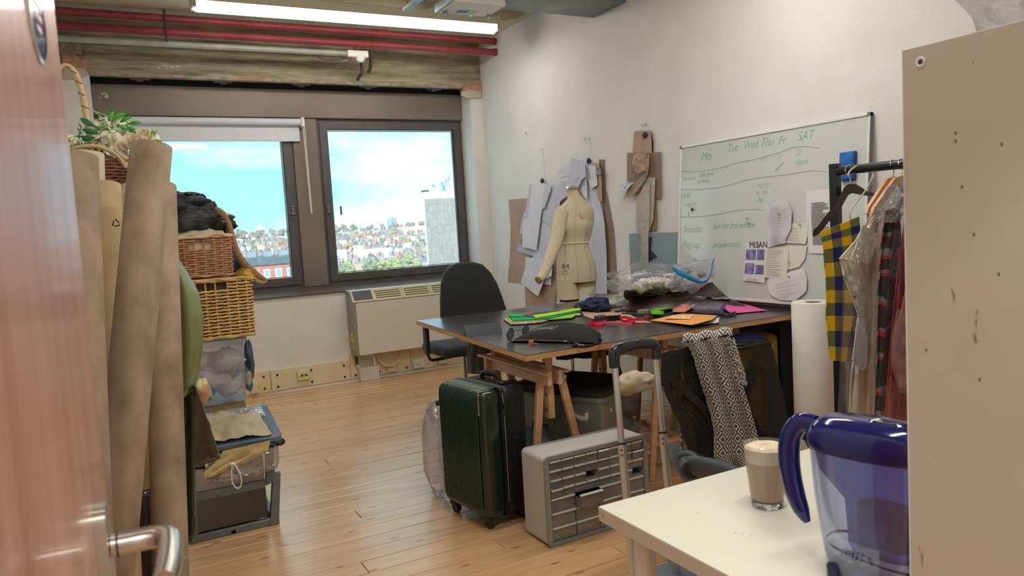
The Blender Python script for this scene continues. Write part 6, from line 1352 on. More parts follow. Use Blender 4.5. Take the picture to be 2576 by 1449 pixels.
q = OX(2316,156,1.0); MB().lathe([(.002,-.001),(.0068,-.001),(.0072,.001),(.0055,.0018),(.0035,.0008)],(0,0,0),20,cap=False,M=frame_m(q,(0,1,0),(0,0,1)) @ Matrix.Rotation(PI,4,'X')).out('screw_cup', al2, su, smooth=50); MB().cyl(q+V((-.0014,0,0)),q+V((.001,0,0)),.0032,seg=12).out('screw_hole', scr, su)
for py, px in ((355,2404),(335,2404),(363,2520),(470,2420),(590,2450),(690,2513),(880,2330),(955,2465)): q = OX(px,py,1.0); MB().cbox(q+V((-.0002,0,0)),(.0004,.0022,.0045)).out('scratch', mat('scratch','#5f4f40',rough=.9), su)
bgp = thing('packing_bag','clear plastic packing bag on top of the shelf unit','plastic bag',(0,0,0))
bgf = film('packing_film','#f4f5fa',diff=.45,gloss=.10,rough=.15,dcol='#f4f3f1',bump=.8,bscale=20)
MB().ell((1.155,.560,1.735),(.14,.125,.118),seg=40,nz=.28,ns=2.6,seed=3).out('bag_film', bgf, bgp, smooth=70)
MB().ell((1.18,.54,1.70),(.08,.07,.06),seg=20,nz=.3,ns=2.6,seed=8).out('bag_content', mat('bag_grey','#b3b5b8','#dad8d4',rough=.5,scale=5), bgp, smooth=70)
for k in range(3): MB().box((1.12,.50+k*.03,1.665+k*.012),(1.22,.53+k*.03,1.672+k*.012),bev=.002).out('blue_packet', mat('packet_blue','#4a6a8e',rough=.4), bgp)
# ============================================================ LEFT SIDE: door, tubes, baskets, drawers
door = thing('door_leaf','open wood-veneer door at the left edge with lever handle and round blue sign','door',(0,0,0),0)
door['kind'] = 'structure'; door.name = 'door_1'
for k in ('label','category'): del door[k]
dw = mat('door_veneer','#9c6a58','#b98c80',rough=.36,scale=3.2,stretch=(8,8,.5),contrast=(.3,.72),bump=.12,bscale=14,bstretch=(14,14,.6),det=9,coat=.25)
MD = frame_m((-.03,.925,0),(-.075,-.90,0),(0,0,1))     # local X along the leaf to the hinge, Y up, Z = out of the face
if (MD.to_3x3() @ V((0,0,1))).x < 0: MD = MD @ Matrix.Diagonal((1,1,-1,1))
MB().box((0,.012,-.044),(.90,2.04,0),M=MD,bev=.002,seg=1).out('leaf', dw, door)
MB().box((.0,.9,-.034),(-.0012,1.15,-.010),M=MD).out('lock_plate', steel, door)
for z in (.25,1.1,1.85): MB().cyl(MD @ V((.905,z-.05,0)), MD @ V((.905,z+.05,0)), .008, seg=10).out('hinge', steel, door)
sat = mat('satin_aluminium','#b5b0a6','#c4c0b8',rough=.24,metal=.95,scale=10)
def D(px, py, out_=0):   # pixel -> point on the door face
    n = (MD.to_3x3() @ V((0,0,1))).normalized(); P0 = V((-.03,.925,0))+n*out_; d = ray(px, py); return CAM+d*((P0-CAM).dot(n)/d.dot(n))
hp_ = D(246,1378); lx = (MD.inverted() @ hp_); hx, hz = lx.x, lx.y
MB().poly(superr(.042,.205,.014,5,hx,hz-.060), .011, MD).out('backplate', sat, door, smooth=30)
MB().cyl(MD @ V((hx,hz,.0165)), MD @ V((hx,hz,.0185)), .0125, seg=28).out('rose_ring', blkp, door, smooth=40)
pts = [(hx,hz,.012),(hx,hz,.030),(hx,hz,.046),(hx+.003,hz,.056),(hx+.012,hz,.063),(hx+.03,hz,.065),(hx+.075,hz,.065),(hx+.118,hz,.062)]
MB().tube([MD @ V(p) for p in pts],[.0112]*6+[.0112,.0105],20).out('lever', sat, door, smooth=True)
MB().lathe([(.001,0),(.0085,0),(.0085,.003),(.001,.003)],(0,0,0),20,M=MD @ Matrix.Translation((hx,hz-.072,.0105))).out('key_cylinder', steel, door)
sp_ = MD.inverted() @ D(88,40); 
MB().lathe([(.001,0),(.041,0),(.041,.0015),(.039,.0025),(.037,.0025)],(0,0,0),48,cap=False,M=MD @ Matrix.Translation((sp_.x,sp_.y,0))).out('sign_rim', steel, door, smooth=30)
MB().lathe([(.037,.002),(.001,.0022)],(0,0,0),40,cap=True,M=MD @ Matrix.Translation((sp_.x,sp_.y,0))).out('sign_disc', mat('sign_blue','#1b3b86',rough=.12,coat=.5), door)
for k,(w_,z_) in enumerate(((.030,.018),(.040,.0075),(.034,-.003),(.020,-.014))): MB().box((sp_.x-w_/2,sp_.y+z_,.0021),(sp_.x+w_/2,sp_.y+z_+.005,.0026),M=MD).out('sign_line', pwh, door)

card = mat('cardboard_tube','#78664f','#a5907a',rough=.8,scale=9,stretch=(1,1,.7),contrast=(.30,.66),bump=.2,bscale=20,det=9); card2 = mat('cardboard_pale','#a89168','#bca77e',rough=.85,scale=5,bump=.15,bscale=20); card3 = mat('cardboard_cream','#b9ab93','#c5b8a1',rough=.85,scale=5)
def ctube(p0, p1, r, m, lab, t=.006, rim=None):
    p0, p1 = V(p0), V(p1); z = (p1-p0); L = z.length; z.normalize(); x = V((1,0,0)); x = (x-x.dot(z)*z).normalized(); y = z.cross(x); M = Matrix(((x.x,y.x,z.x,p0.x),(x.y,y.y,z.y,p0.y),(x.z,y.z,z.z,p0.z),(0,0,0,1)))
    r_ = thing('cardboard_tube', lab, 'cardboard tube', (0,0,0), group='fabric roll tubes leaning inside the door')
    lift = r*math.hypot(z.x,z.y)
    MB().lathe([(r-t,lift*0),(r-.001,0),(r,.002),(r,L-.001),(r-.001,L),(r-t,L),(r-t,0)],(0,0,lift),48,cap=False,M=M).out('tube_wall', m, r_, smooth=50)
    MB().lathe([(r-t,L*.4),(r-t-.0008,L*.4),(r-t-.0008,L-.002),(r-t,L-.002)],(0,0,lift),40,cap=False,M=M).out('inner_lining', mat('tube_inside','#75614c',rough=.9), r_, smooth=50)
    return r_, M, L
T1,M1,L1 = ctube((-.172,2.34,0),OD(380,380,2.42),.0625,card,'thick dark cardboard tube leaning diagonally to the right across the others')
T5,M5,L5 = ctube(OZ(437,1705,0),OD(403,480,2.85),.0575,card,'brown cardboard tube standing at the right beside the green leatherette')
T2,M2,L2 = ctube((-.165,2.11,0),OD(187,408,2.15),.062,card,'dark cardboard tube next to the door edge, leftmost of the tubes')
T4,M4,L4 = ctube((-.17,3.02,0),OD(213,392,2.78),.065,card3,'pale cream tube just behind the tube at the door edge')
T3,M3,L3 = ctube(OZ(330,1746,0),OD(266,474,2.68),.049,card2,'thinner yellowish tube with recycling marks between the two thick tubes')
MB().lathe([(.0575,0),(.0583,.001),(.0583,.012),(.0575,.013)],(0,0,L5*.21),40,cap=False,M=M5).out('tape_band', card, T5, smooth=40)
rec = mat('black_print','#2d261e',rough=.8)
def recycle(px, py, s, d, parent, rot=0):
    p = OD(px, py, d); mb = MB()
    for k in range(3):
        a0 = rot+PI/2+k*2*PI/3; pts = []
        for f in (.12,.5,.80):
            a = a0+f*2*PI/3; rr_ = s*(.62 if f == .5 else .86); pts.append(p+UH*rr_*math.cos(a)+V((0,0,rr_*math.sin(a)))-FH*.001)
        mb.tube(pts,[s*.13,s*.15,s*.13],6,flat=.12); e_ = pts[-1]; dr = (pts[-1]-pts[-2]).normalized(); mb.tube([e_, e_+dr*s*.34],[s*.26,.0005],6,flat=.12)
    mb.out('recycling_mark', rec, parent)
recycle(292,562,.014,2.585,T3,.3); recycle(334,1272,.016,2.335,T3,.1)
# short brown plastic-wrapped roll
t7,M7,L7 = ctube((.0,2.98,0),(.045,2.99,.505),.052,mat('brown_wrap','#3f2a22','#4c352b',rough=.4,scale=6,coat=.3),'short dark brown fabric roll in shrink film on the floor between the tubes'); t7.name = 'fabric_roll'; t7['category'] = 'fabric roll'; del t7['group']
sheet('wrap_film',[(350,1240,384,1232),(352,1262,384,1256)],lambda px,py,u,v: OD(px,py,2.73),film('wrap_film','#f4f0f0',diff=.25,gloss=.2,rough=.1,bump=.8),t7,nu=8,nv=5,nz=.02,th=.001)
# canvas covered stack behind the tubes with a sack on top
cs = thing('canvas_stack','tall stack of boxes under a cream canvas cover behind the cardboard tubes','covered boxes',(0,0,0))
cvm = mat('cream_canvas','#cbb48a','#c2aa80',rough=.9,scale=3,bump=.25,bscale=7)
mb = MB(); mb.grid(lambda u,v: (lambda a: V((-.06+.155*max(-1,min(1,1.25*math.cos(a)))+.012*noise.noise(V((a*2,v*3,1))), 3.62+.19*max(-1,min(1,1.25*math.sin(a)))+.012*noise.noise(V((a*2,v*3,5))), .002+1.50*v)))(2*PI*u), 40, 20); mb.grid(lambda u,v: V((-.215+.31*u,3.43+.38*v,1.50+.01*noise.noise(V((u*4,v*4,2))))),6,6); mb.out('canvas_cover', cvm, cs, smooth=70)
MB().box((-.19,3.46,0),(.07,3.78,1.46)).out('cardboard_boxes', card2, cs)
g = thing('grey_garment','dark grey garment with black zigzag hem hanging in the gap between the tubes','cloth',(0,0,0))
sheet('garment_body',[(325,700,392,700),(330,860,392,860),(345,1030,392,1026)],lambda px,py,u,v: OD(px,py,3.08),mat('grey_jersey','#5b5552',rough=.9,scale=20),g,nu=10,nv=14,amp=.004,nf=2,th=.004)
mb = MB(); pts = []
for k in range(15): pts.append(OD(346+k*3.1,1030-(k*.25)+(4 if k % 2 else -3),3.06))
mb.tube(pts,.0022,5); mb.out('zigzag_hem', penb, g)
sheet('lower_cloth',[(340,1028,392,1026),(345,1130,392,1130),(348,1245,392,1245)],lambda px,py,u,v: OD(px,py,3.10),mat('cream_lining','#bda878','#b8a274',rough=.9,scale=8),g,nu=8,nv=10,nz=.02,th=.004)
sk_ = thing('cream_sack','stuffed cream cotton sack on top of the stack behind the tubes','sack',(0,0,0))
MB().ell((.04,3.62,1.60),(.125,.13,.10),seg=32,nz=.25,ns=2,seed=4).out('sack_body', mat('cream_cotton','#cdbb98','#c3b18e',rough=.9,scale=4,bump=.3,bscale=10), sk_, smooth=80)
o = tag(MB().ell(OD(303,545,3.15),(.055,.06,.11),seg=20,nz=.3,ns=2,seed=7).out('dark_garment', mat('charcoal_cloth','#3c3836','#4a4644',rough=.85,scale=9), smooth=80),'charcoal garment bundled beside the thin tube under the cream sack','cloth')

# wicker baskets
wick1 = mat('red_wicker','#ab7653','#cd9b74',rough=.55,scale=9,objrand=.0,contrast=(.3,.7)); wick2 = mat('honey_wicker','#c09a5c','#dbb778',rough=.55,scale=9,contrast=(.3,.7))
def wicker(name, lab, x0, x1, y0, y1, z0, z1, m, rows, taper=.012, hole=None, lining=None):
    r = thing(name, lab, 'basket', (0,0,0)); cx, cy = (x0+x1)/2, (y0+y1)/2; w, d = x1-x0, y1-y0
    per = superr(w, d, .03, 4, 0, 0)
    # dense perimeter
    P = []
    for a, b_ in zip(per, per[1:]+per[:1]):
        n = max(1, int(math.hypot(b_[0]-a[0], b_[1]-a[1])/.012)); P += [(a[0]+(b_[0]-a[0])*k/n, a[1]+(b_[1]-a[1])*k/n) for k in range(n)]
    n = len(P); nst = 30; h = z1-z0; mb = MB(); rr_ = h/rows
    def pt(i, z, off): 
        x, y = P[i % n]; L = math.hypot(x, y) or 1; k = 1-taper*(z1-z)/h*8/2*.5; return V((cx+(x*k)+x/L*off, cy+(y*k)+y/L*off, z))
    for j in range(rows):
        z = z0+(j+.5)*rr_; pts = []; segs = [[]]
        for i in range(n+1):
            x, y = P[i % n]; infr = hole and y < -d/2+.02 and hole[0] < cx+x < hole[1] and hole[2] < z < hole[3]
            if infr:
                if segs[-1]: segs.append([])
                continue
            segs[-1].append(pt(i, z+.0015*math.sin(i*1.7+j), .0045*math.sin(PI*nst*i/n+(PI if j % 2 else 0))))
        for s_ in segs:
            if len(s_) > 1: mb.tube(s_, rr_*.40, 5, cap=False)
    mb.out('weave', m, r, smooth=80, kind='stuff')
    mb = MB()
    for k in range(nst): i = int((k+.0)*n/nst); mb.tube([pt(i, z0, 0), pt(i, z1, 0)], .0042, 5)
    mb.out('stakes', m, r, kind='stuff')
    for z_, rr2 in ((z1,.009),(z0+.004,.008)):
        mb = MB(); ring = [pt(i, z_, 0) for i in range(0, n+1, 2)]; mb.tube(ring+[ring[0]], rr2, 8, cap=False)
        mb.tube([p+V((0,0,.006*math.sin(i*1.2)))+V((0,-.005,0)) for i, p in enumerate(ring)], rr2*.7, 6, cap=False); mb.out('rim' if z_ == z1 else 'base_rim', m, r, smooth=True)
    if lining: MB().grid(lambda u, v: pt(int(u*n), z1+.013-.016*(1-v) if v > .0 else z1-.004, .011 if v < 1 else -.01), n//2, 2, th=.002).out('cloth_lining', lining, r, smooth=80); MB().rings([[pt(i, z0+.012, -.012) for i in range(0,n,3)],[pt(i, z1-.004, -.012) for i in range(0,n,3)]],cap=False).out('inner_lining', lining, r, smooth=60)
    else: MB().rings([[pt(i, z0+.012, -.012) for i in range(0,n,3)],[pt(i, z1-.004, -.012) for i in range(0,n,3)]],cap=True).out('shade_backing', mat('wicker_shade','#4a3a26',rough=.9), r)  # dark sheet behind the weave paints the shade inside the basket
    return r
YB = 4.20
ul, ur = OY(433,578,YB), OY(583,592,YB); lr = OY(580,697,YB)
crl = mat('cream_lining2','#cfc3a6','#c6ba9c',rough=.9,scale=8)
hA, hB = OY(476,600,YB), OY(526,590,YB)
wicker('wicker_basket','reddish-brown wicker basket with cream lining, upper of the two stacked baskets', .16, ur.x, YB, YB+.33, lr.z+.012, ur.z, wick1, 17, hole=(hA.x,hB.x,ur.z-.062,ur.z-.020), lining=crl)
l0, l1 = OY(505,710,YB-.03), OY(633,697,YB-.03); lb_ = OY(640,842,YB-.03); hA, hB = OY(498,722,YB-.03), OY(566,700,YB-.03)
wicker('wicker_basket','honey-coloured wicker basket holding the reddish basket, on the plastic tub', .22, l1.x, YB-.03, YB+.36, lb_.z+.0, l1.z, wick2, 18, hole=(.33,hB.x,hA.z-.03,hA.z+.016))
# clear tub under the baskets
ta, tb = OY(505,868,YB-.02), OY(618,850,YB-.02); tz1 = lb_.z-.012
tub = thing('storage_tub','milky plastic storage tub full of pale fabric under the wicker baskets','storage tub',(0,0,0))
rbox(V((.25,YB-.01,0)),V((tb.x-.255,0,0)),V((0,.36,0)),.547,tz1-.004,.012,film('tub_milk','#f6f7f9',diff=.20,gloss=.04,rough=.18,dcol='#fafafc'),'tub_body',tub)
rbox(V((.24,YB-.022,0)),V((tb.x-.232,0,0)),V((0,.385,0)),tz1-.022,tz1,0,film('tub_lid_film','#f2f3f6',diff=.5,gloss=.15,rough=.18,dcol='#dfe0e4'),'lid',tub,hollow=False)
for i,(x,y,z,rx,rz_,col) in enumerate(((.36,.1,.66,.10,.07,'#dddbe0'),(.49,.12,.64,.08,.07,'#e9e6e4'),(.45,.2,.74,.12,.06,'#8f9098'),(.33,.1,.78,.08,.06,'#cfd0da'),(.50,.1,.77,.07,.06,'#e2e0e4'),(.55,.06,.71,.02,.02,'#3d7fa0'),(.51,.05,.69,.02,.02,'#9a5f48'))):
    MB().ell((x,YB+y,z),(rx*.9,.09 if rx > .05 else .03,rz_),seg=18,nz=.45,ns=2.6,seed=i).out('folded_fabric', mat('tubf_%d' % i,col,rough=.9), tub, smooth=80)
hb_ = tag(MB().box((.2,YB+.01,0),(.56,YB+.35,.545),bev=.004).out('carton', mat('carton_brown','#9a7f5f',rough=.85,scale=5)),'plain brown carton carrying the milky tub behind the grey drawers','box')
o = crumple('grey_bag',622,930,(.025,.05,.11),mat('slate_nylon','#5f6876','#454c58',rough=.6,scale=8),'slate and pale bag hanging down the right side of the milky tub','bag',.3,2,3,y=4.35); o.location = OY(622,905,4.5)+V((.01,0,0))
o = crumple('teal_bag',622,985,(.025,.05,.075),mat('teal_stripe','#3d7f86','#b8a48a',rough=.6,scale=14,contrast=(.45,.55)),'small teal and tan bag on the floor side of the milky tub','bag',.3,2,9,y=4.45); o.location = OY(625,978,4.5); o.location.z = .62
# bundle of black lace, dark bag, strap and cloths on the baskets
bun = thing('lace_bundle','bundle of black sequinned lace piled on the upper basket','fabric',(0,0,0)); by = YB+.14; bc_ = OY(476,530,by)
lace = mat('black_lace','#15181f','#5c6476',rough=.45,scale=95,contrast=(.62,.72),bump=.7,bscale=60,spec=.8,stretch=(1,1,3)); lace2 = mat('navy_mesh','#161c28','#232b3c',rough=.6,scale=12,bump=.4,bscale=20)
MB().ell((bc_.x-.01,by,bc_.z-.03),(.155,.13,.10),seg=36,nz=.28,ns=2.2,seed=5).out('lace_folds', lace, bun, smooth=80)
MB().ell((bc_.x-.03,by-.02,bc_.z+.035),(.135,.11,.055),seg=30,nz=.3,ns=2,seed=9).out('mesh_folds', lace2, bun, smooth=80)
sheet('mesh_ruffle',[(455,486,510,488),(480,500,532,510),(490,520,526,530)],lambda px,py,u,v: OY(px,py,by-.06),film('dark_tulle','#5a6272',diff=.25,gloss=.05,rough=.3,dcol='#20283a'),bun,nu=14,nv=10,nz=.04,th=.002)
o = tag(MB().ell(OY(548,562,by+.02),(.095,.08,.055),seg=26,nz=.3,ns=2,seed=2).out('black_handbag', mat('black_leather','#1b1a1d','#242226',rough=.35,coat=.2,scale=8), smooth=80),'black leather bag under the tan strap on the upper basket','bag')
o = tag(MB().grid(lambda u,v: (lambda p: V((p.x,p.y,p.z+.025*math.sin(PI*v)*math.sin(PI*u)+.012*noise.noise(V((u*5,v*4,1))))))(V((.26,YB+.01,ur.z+.015)).lerp(V((ur.x-.03,YB+.01,ur.z+.012)),u)+V((0,.2*v,.03*v))), 26, 12, th=.006).out('cream_cloth', crl, smooth=80),'rumpled cream cloth spilling over the upper basket rim','cloth')
o = tag(MB().tube([OY(505,520,by),OY(530,522,by-.02),OY(556,536,by-.04),OY(572,556,by-.06),OY(584,590,by-.1),OY(594,630,by-.12),OY(612,660,by-.14),OY(640,688,by-.15),OY(664,703,by-.15),OY(668,708,by-.15),OY(655,708,by-.15),OY(636,696,by-.15),OY(622,680,by-.14)],[.012,.017,.020,.016,.014,.019,.020,.019,.014,.008,.014,.018,.012],10,flat=.45).out('tan_strap', mat('tan_suede','#8f7350','#a98a5f',rough=.7,scale=6), smooth=True),'long tan suede strip arching from the upper basket down to the window','leather strip')
o = sheet('yellow_cloth',[(604,676,640,676),(590,690,652,690),(588,698,668,706)],lambda px,py,u,v: OY(px,py,YB+.05-.08*math.sin(u*PI)),mat('mustard_satin','#c7a04f','#b58c3c',rough=.45,scale=6),None,nu=16,nv=8,nz=.012,th=.006); tag(o,'mustard satin cloth bulging out of the lower basket','cloth')
o = crumple('teal_cloth',594,668,(.035,.05,.075),mat('teal_velvet','#12577a','#0d3f5e',rough=.7,scale=10),'teal velvet cloth beside the upper basket','cloth',.5,2.6,3,y=YB+.1); o.location = OY(594,672,YB+.1)
o = crumple('red_trim',606,662,(.016,.02,.014),mat('red_trim_m','#b5453f',rough=.6),'small red scrap on the teal velvet cloth','cloth',.4,2,3,y=YB+.06,seg=12); o.location = OY(605,663,YB+.05)

# grey plastic drawer unit
du = thing('drawer_unit','grey plastic drawer tower with clear drawers, a jumble of bags on top','drawer unit',(0,0,0)); YF = 3.75
dgm = mat('drawer_grey','#6c7373','#646b6c',rough=.45,scale=5); 
def prism(rows, y0, y1, name, m, par):   # px outline at the front face
    P = [OY(px, py, y0) for px, py in rows]; return MB().poly([(p.x,p.z) for p in P], y1-y0, Matrix(((1,0,0,0),(0,0,1,y0),(0,1,0,0),(0,0,0,1)))).out(name, m, par)
bx0, bx1 = .20, .605
mb = MB(); mb.box((bx0,YF,0),(bx1,YF+.03,.035),bev=.004,seg=1); mb.box((bx0,YF+.35,0),(bx1,YF+.38,.035)); mb.box((bx0,YF,.0),(bx0+.03,YF+.38,.035)); mb.box((bx1-.03,YF,0),(bx1,YF+.38,.035)); mb.box((bx0+.18,YF,0),(bx0+.20,YF+.38,.02)); mb.out('base_frame', dgm, du)
prism([(688,1192),(706,1190),(702,1320),(680,1322)],YF-.005,YF+.03,'corner_post',dgm,du); prism([(480,1180),(492,1180),(500,1366),(478,1370)],YF-.005,YF+.03,'corner_post',dgm,du)
for x in (bx0,bx1-.02): MB().box((x,YF+.35,0),(x+.02,YF+.38,.42),bev=.003,seg=1).out('corner_post', dgm, du)
prism([(492,1242),(668,1208),(668,1226),(492,1262)],YF-.004,YF+.36,'drawer_rail',dgm,du)
prism([(668,1120),(690,1118),(692,1210),(670,1222)],YF,YF+.03,'corner_post',dgm,du)
MB().box((bx0,YF,.375),(bx1,YF+.38,.392)).out('upper_shelf', dgm, du)
smk = film('smoke_drawer','#6f7376',diff=.4,gloss=.10,rough=.2,dcol='#2c3136'); clr2 = film('clear_drawer','#eef1f3',diff=.2,gloss=.14,rough=.12,dcol='#c9ccd2')
a, b_ = OY(494,1340,YF), OY(665,1228,YF)
def openbox(x0,x1,y0,y1,z0,z1,m,name,par,t=.003):
    q = MB(); q.box((x0,y0,z0),(x1,y0+t,z1)).box((x0,y1-t,z0),(x1,y1,z1)).box((x0,y0+t,z0),(x0+t,y1-t,z1)).box((x1-t,y0+t,z0),(x1,y1-t,z1)).box((x0+t,y0+t,z0),(x1-t,y1-t,z0+t)); return q.out(name, m, par)
d1 = openbox(bx0+.035,.555,YF+.008,YF+.35,.045,.205,smk,'drawer',du); MB().box((bx0+.05,YF+.03,.05),(.54,YF+.33,.15),bev=.01).out('dark_contents', mat('dark_cloth','#1f2529',rough=.9,scale=8), d1)
d2 = openbox(bx0+.035,.555,YF+.008,YF+.35,.235,.345,clr2,'drawer',du)
for i,(x,z,rx,col) in enumerate(((.30,.27,.06,'#8c5a4e'),(.40,.265,.09,'#5a4a44'),(.50,.27,.05,'#8a8076'),(.28,.30,.04,'#a96a58'),(.33,.262,.04,'#7c2f2f'))): MB().ell((x,YF+.12,z),(rx,.1,.022),seg=16,nz=.4,ns=3,seed=i).out('folded_fabric', mat('dr_%d' % i,col,rough=.8), d2, smooth=80)
# items on the drawers
cbg = thing('clear_case','clear vinyl case with a white cord loop on the grey drawers','plastic bag',(0,0,0))
sheet('vinyl_front',[(520,1150,690,1125),(515,1180,694,1150),(520,1205,690,1178),(560,1212,650,1196)],lambda px,py,u,v: OY(px,py,YF-.05-.02*math.sin(PI*u)),film('vinyl','#f5f3f6',diff=.16,gloss=.14,rough=.08,bump=.5,bscale=12),cbg,nu=20,nv=12,nz=.015,th=.002)
sheet('vinyl_side',[(690,1110,700,1125),(688,1150,702,1160),(684,1180,696,1178)],lambda px,py,u,v: OY(px,py,YF-.04+.2*u),film('vinyl2','#eceaf4',diff=.35,gloss=.14,rough=.1,dcol='#b4b4c8'),cbg,nu=6,nv=8,nz=.01,th=.002)
pc_ = [OY(584,1170,YF-.09),OY(582,1190,YF-.09),OY(585,1215,YF-.09),OY(596,1228,YF-.09),OY(606,1222,YF-.09),OY(606,1200,YF-.09),OY(596,1178,YF-.09),OY(588,1166,YF-.09)]
MB().tube(pc_,.0035,8).out('cord_loop', wpl, cbg, smooth=True); MB().ell(OY(584,1168,YF-.088),(.012,.008,.01),seg=10,nz=.4).out('cord_knot', wpl, cbg)
o = sheet('yellow_paper',[(560,1135,680,1108),(545,1160,676,1130),(512,1188,640,1152),(515,1205,532,1200)],lambda px,py,u,v: OY(px,py,YF-.075+.03*v*0),mat('manila_paper','#cdb985','#c4af7b',rough=.8,scale=5),None,nu=18,nv=8,nz=.012,ns=3,th=.002); tag(o,'creased manila paper draped over the clear vinyl case','paper')
ld = thing('tray_lid','translucent blue-grey lid lying tilted on the drawers','lid',(0,0,0)); ldm = mat('lid_blue_grey','#62798a','#6d8394',rough=.2,coat=.4,scale=3)
A, B, C_, D_ = V((.24,YF-.06,.445)), V((.625,YF-.06,.445)), V((.695,YF+.36,.535)), V((.29,YF+.38,.535))
Ml = frame_m(A,(B-A),(D_-A)); MB().poly(superr(.40,.41,.03,4,.205,.205),.006,Ml).poly(superr(.40,.41,.03,4,.205,.205),.016,Ml @ Matrix.Translation((0,0,-.014)),[superr(.385,.395,.03,4,.205,.205)]).out('lid_panel', ldm, ld)
MB().box((.24,.05,.0065),(.37,.15,.0072),M=Ml).out('window_glint', film('glint_film','#eafcff',diff=.1,gloss=.3,rough=.05), ld)  # glossy patch added to imitate the window's glint on the lid
lt_ = lambda x, y, z=0: Ml @ V((x,y,.012+z))
o = tag(MB().grid(lambda u,v: lt_(.02+.34*u-.02*v, .02+.27*v, .004+.055*(math.sin(PI*u)**.7)*(math.sin(PI*min(1,v*.9+.05))**.6)+.030*fz(V((u*3,v*3,3)))), 34, 24, th=.004).out('beige_bag', mat('beige_ripstop','#b9ae94','#aca187',rough=.6,scale=4,bump=.5,bscale=9), smooth=80),'crumpled beige cotton bag lying on the tilted lid','bag')
o = tag(MB().grid(lambda u,v: lt_(.12+.25*u, .24+.13*v, .008+.03*math.sin(PI*u)*math.sin(PI*v)+.012*noise.noise(V((u*6,v*6,8)))), 22, 12, th=.002).out('clear_wrapper', film('wrapper','#f6f6fa',diff=.25,gloss=.22,rough=.06,bump=.6,bscale=14), smooth=80),'clear plastic wrapper behind the beige bag on the lid','plastic wrapper')
o = tag(MB().grid(lambda u,v: lt_(-.03+.16*u, .22+.16*v, .01+.035*math.sin(PI*u)*math.sin(PI*v)+.012*noise.noise(V((u*6,v*6,18)))), 20, 12, th=.003).out('lilac_scarf', mat('lilac_print','#b8a3ba','#8d7d92',rough=.8,scale=20,contrast=(.5,.56)), smooth=80),'lilac patterned cloth left of the wrapper on the lid','cloth')
o = crumple('black_pouch',696,1108,(.04,.04,.018),mat('black_nylon','#1b2028',rough=.6),'small black cloth end poking out right of the drawers','cloth',.3,2,3,y=YF+.12,seg=16); o.location = OY(697,1112,YF+.10)
o = crumple('snack_bag',508,985,(.045,.05,.06),mat('snack_yellow','#d9cf95','#cf9a78',rough=.35,scale=5,contrast=(.5,.6)),'pale yellow and red packet by the green leatherette','packet',.35,2,6,y=3.9,seg=20); o.location = OY(508,985,3.95)
o = sheet('blue_triangle',[(528,972,545,978),(530,1000,540,992)],lambda px,py,u,v: OY(px,py,4.12),mat('blue_card','#4a78c0',rough=.5),tub,nu=3,nv=3,th=.002)
for q_ in (o,): pass
# rolls and sheets of leatherette
gl_ = thing('green_leatherette','olive green leatherette sheet draped beside the rightmost cardboard tube','leatherette',(0,0,0))
glm = mat('olive_leatherette','#808c5e','#768253',rough=.42,scale=2,bump=.15,bscale=5); gld = mat('dark_olive','#33382c','#2e3328',rough=.4,scale=3)
def dG(px, py, u, v): return OD(px, py, 3.18-.09*math.sin(PI*u)-.03*math.sin(v*5))
sheet('draped_sheet',[(425,620,436,636),(424,665,462,676),(430,715,496,735),(436,790,509,800),(442,880,506,880),(448,940,497,935),(452,985,490,968),(452,1005,470,992)],dG,glm,gl_,nu=18,nv=34,amp=.008,nf=1.2,nz=.008,th=.006)
sheet('rolled_core',[(452,955,489,968),(455,1060,489,1060),(460,1200,489,1200),(462,1330,490,1330),(464,1366,482,1364)],lambda px,py,u,v: OD(px,py,3.24+.02*math.sin(PI*u)),gld,gl_,nu=10,nv=20,nz=.004,th=.012)
MB().tube([OD(489,975,3.22),OD(489,1060,3.235),OD(489,1200,3.26),OD(490,1300,3.28)],.0018,5).out('pale_edge', mat('pale_edge','#a7a58f',rough=.8), gl_)
tl = thing('taupe_leatherette','taupe leatherette sheet with frayed lower edge curling over the drawers','leatherette',(0,0,0)); tlm = mat('taupe_leatherette','#5e5344','#675b4b',rough=.42,scale=2)
sheet('curled_sheet',[(489,966,494,972),(489,1020,514,1030),(489,1080,535,1090),(489,1130,550,1135),(489,1150,556,1150),(489,1172,530,1164)],lambda px,py,u,v: OD(px,py,3.20-.11*math.sin(PI*.5*u)-.04*v),tlm,tl,nu=16,nv=22,nz=.008,th=.005)
rr = random.Random(8); fb = MB()
for k in range(40):
    t_ = k/39; p = OD(490+62*t_,1172-20*t_**2,3.16-.10*t_); fb.tube([p, p+V((rr.uniform(-.006,.006),0,rr.uniform(-.010,.0)))],.001,4)
fb.out('frayed_edge', mat('fray','#b5ad9c',rough=.9), tl, kind='stuff')
sheet('grey_fold',[(438,700,446,705),(440,800,452,800),(444,900,452,900)],lambda px,py,u,v: OD(px,py,3.05),mat('taupe_light','#8a8074',rough=.6),tl,nu=5,nv=14,th=.004)
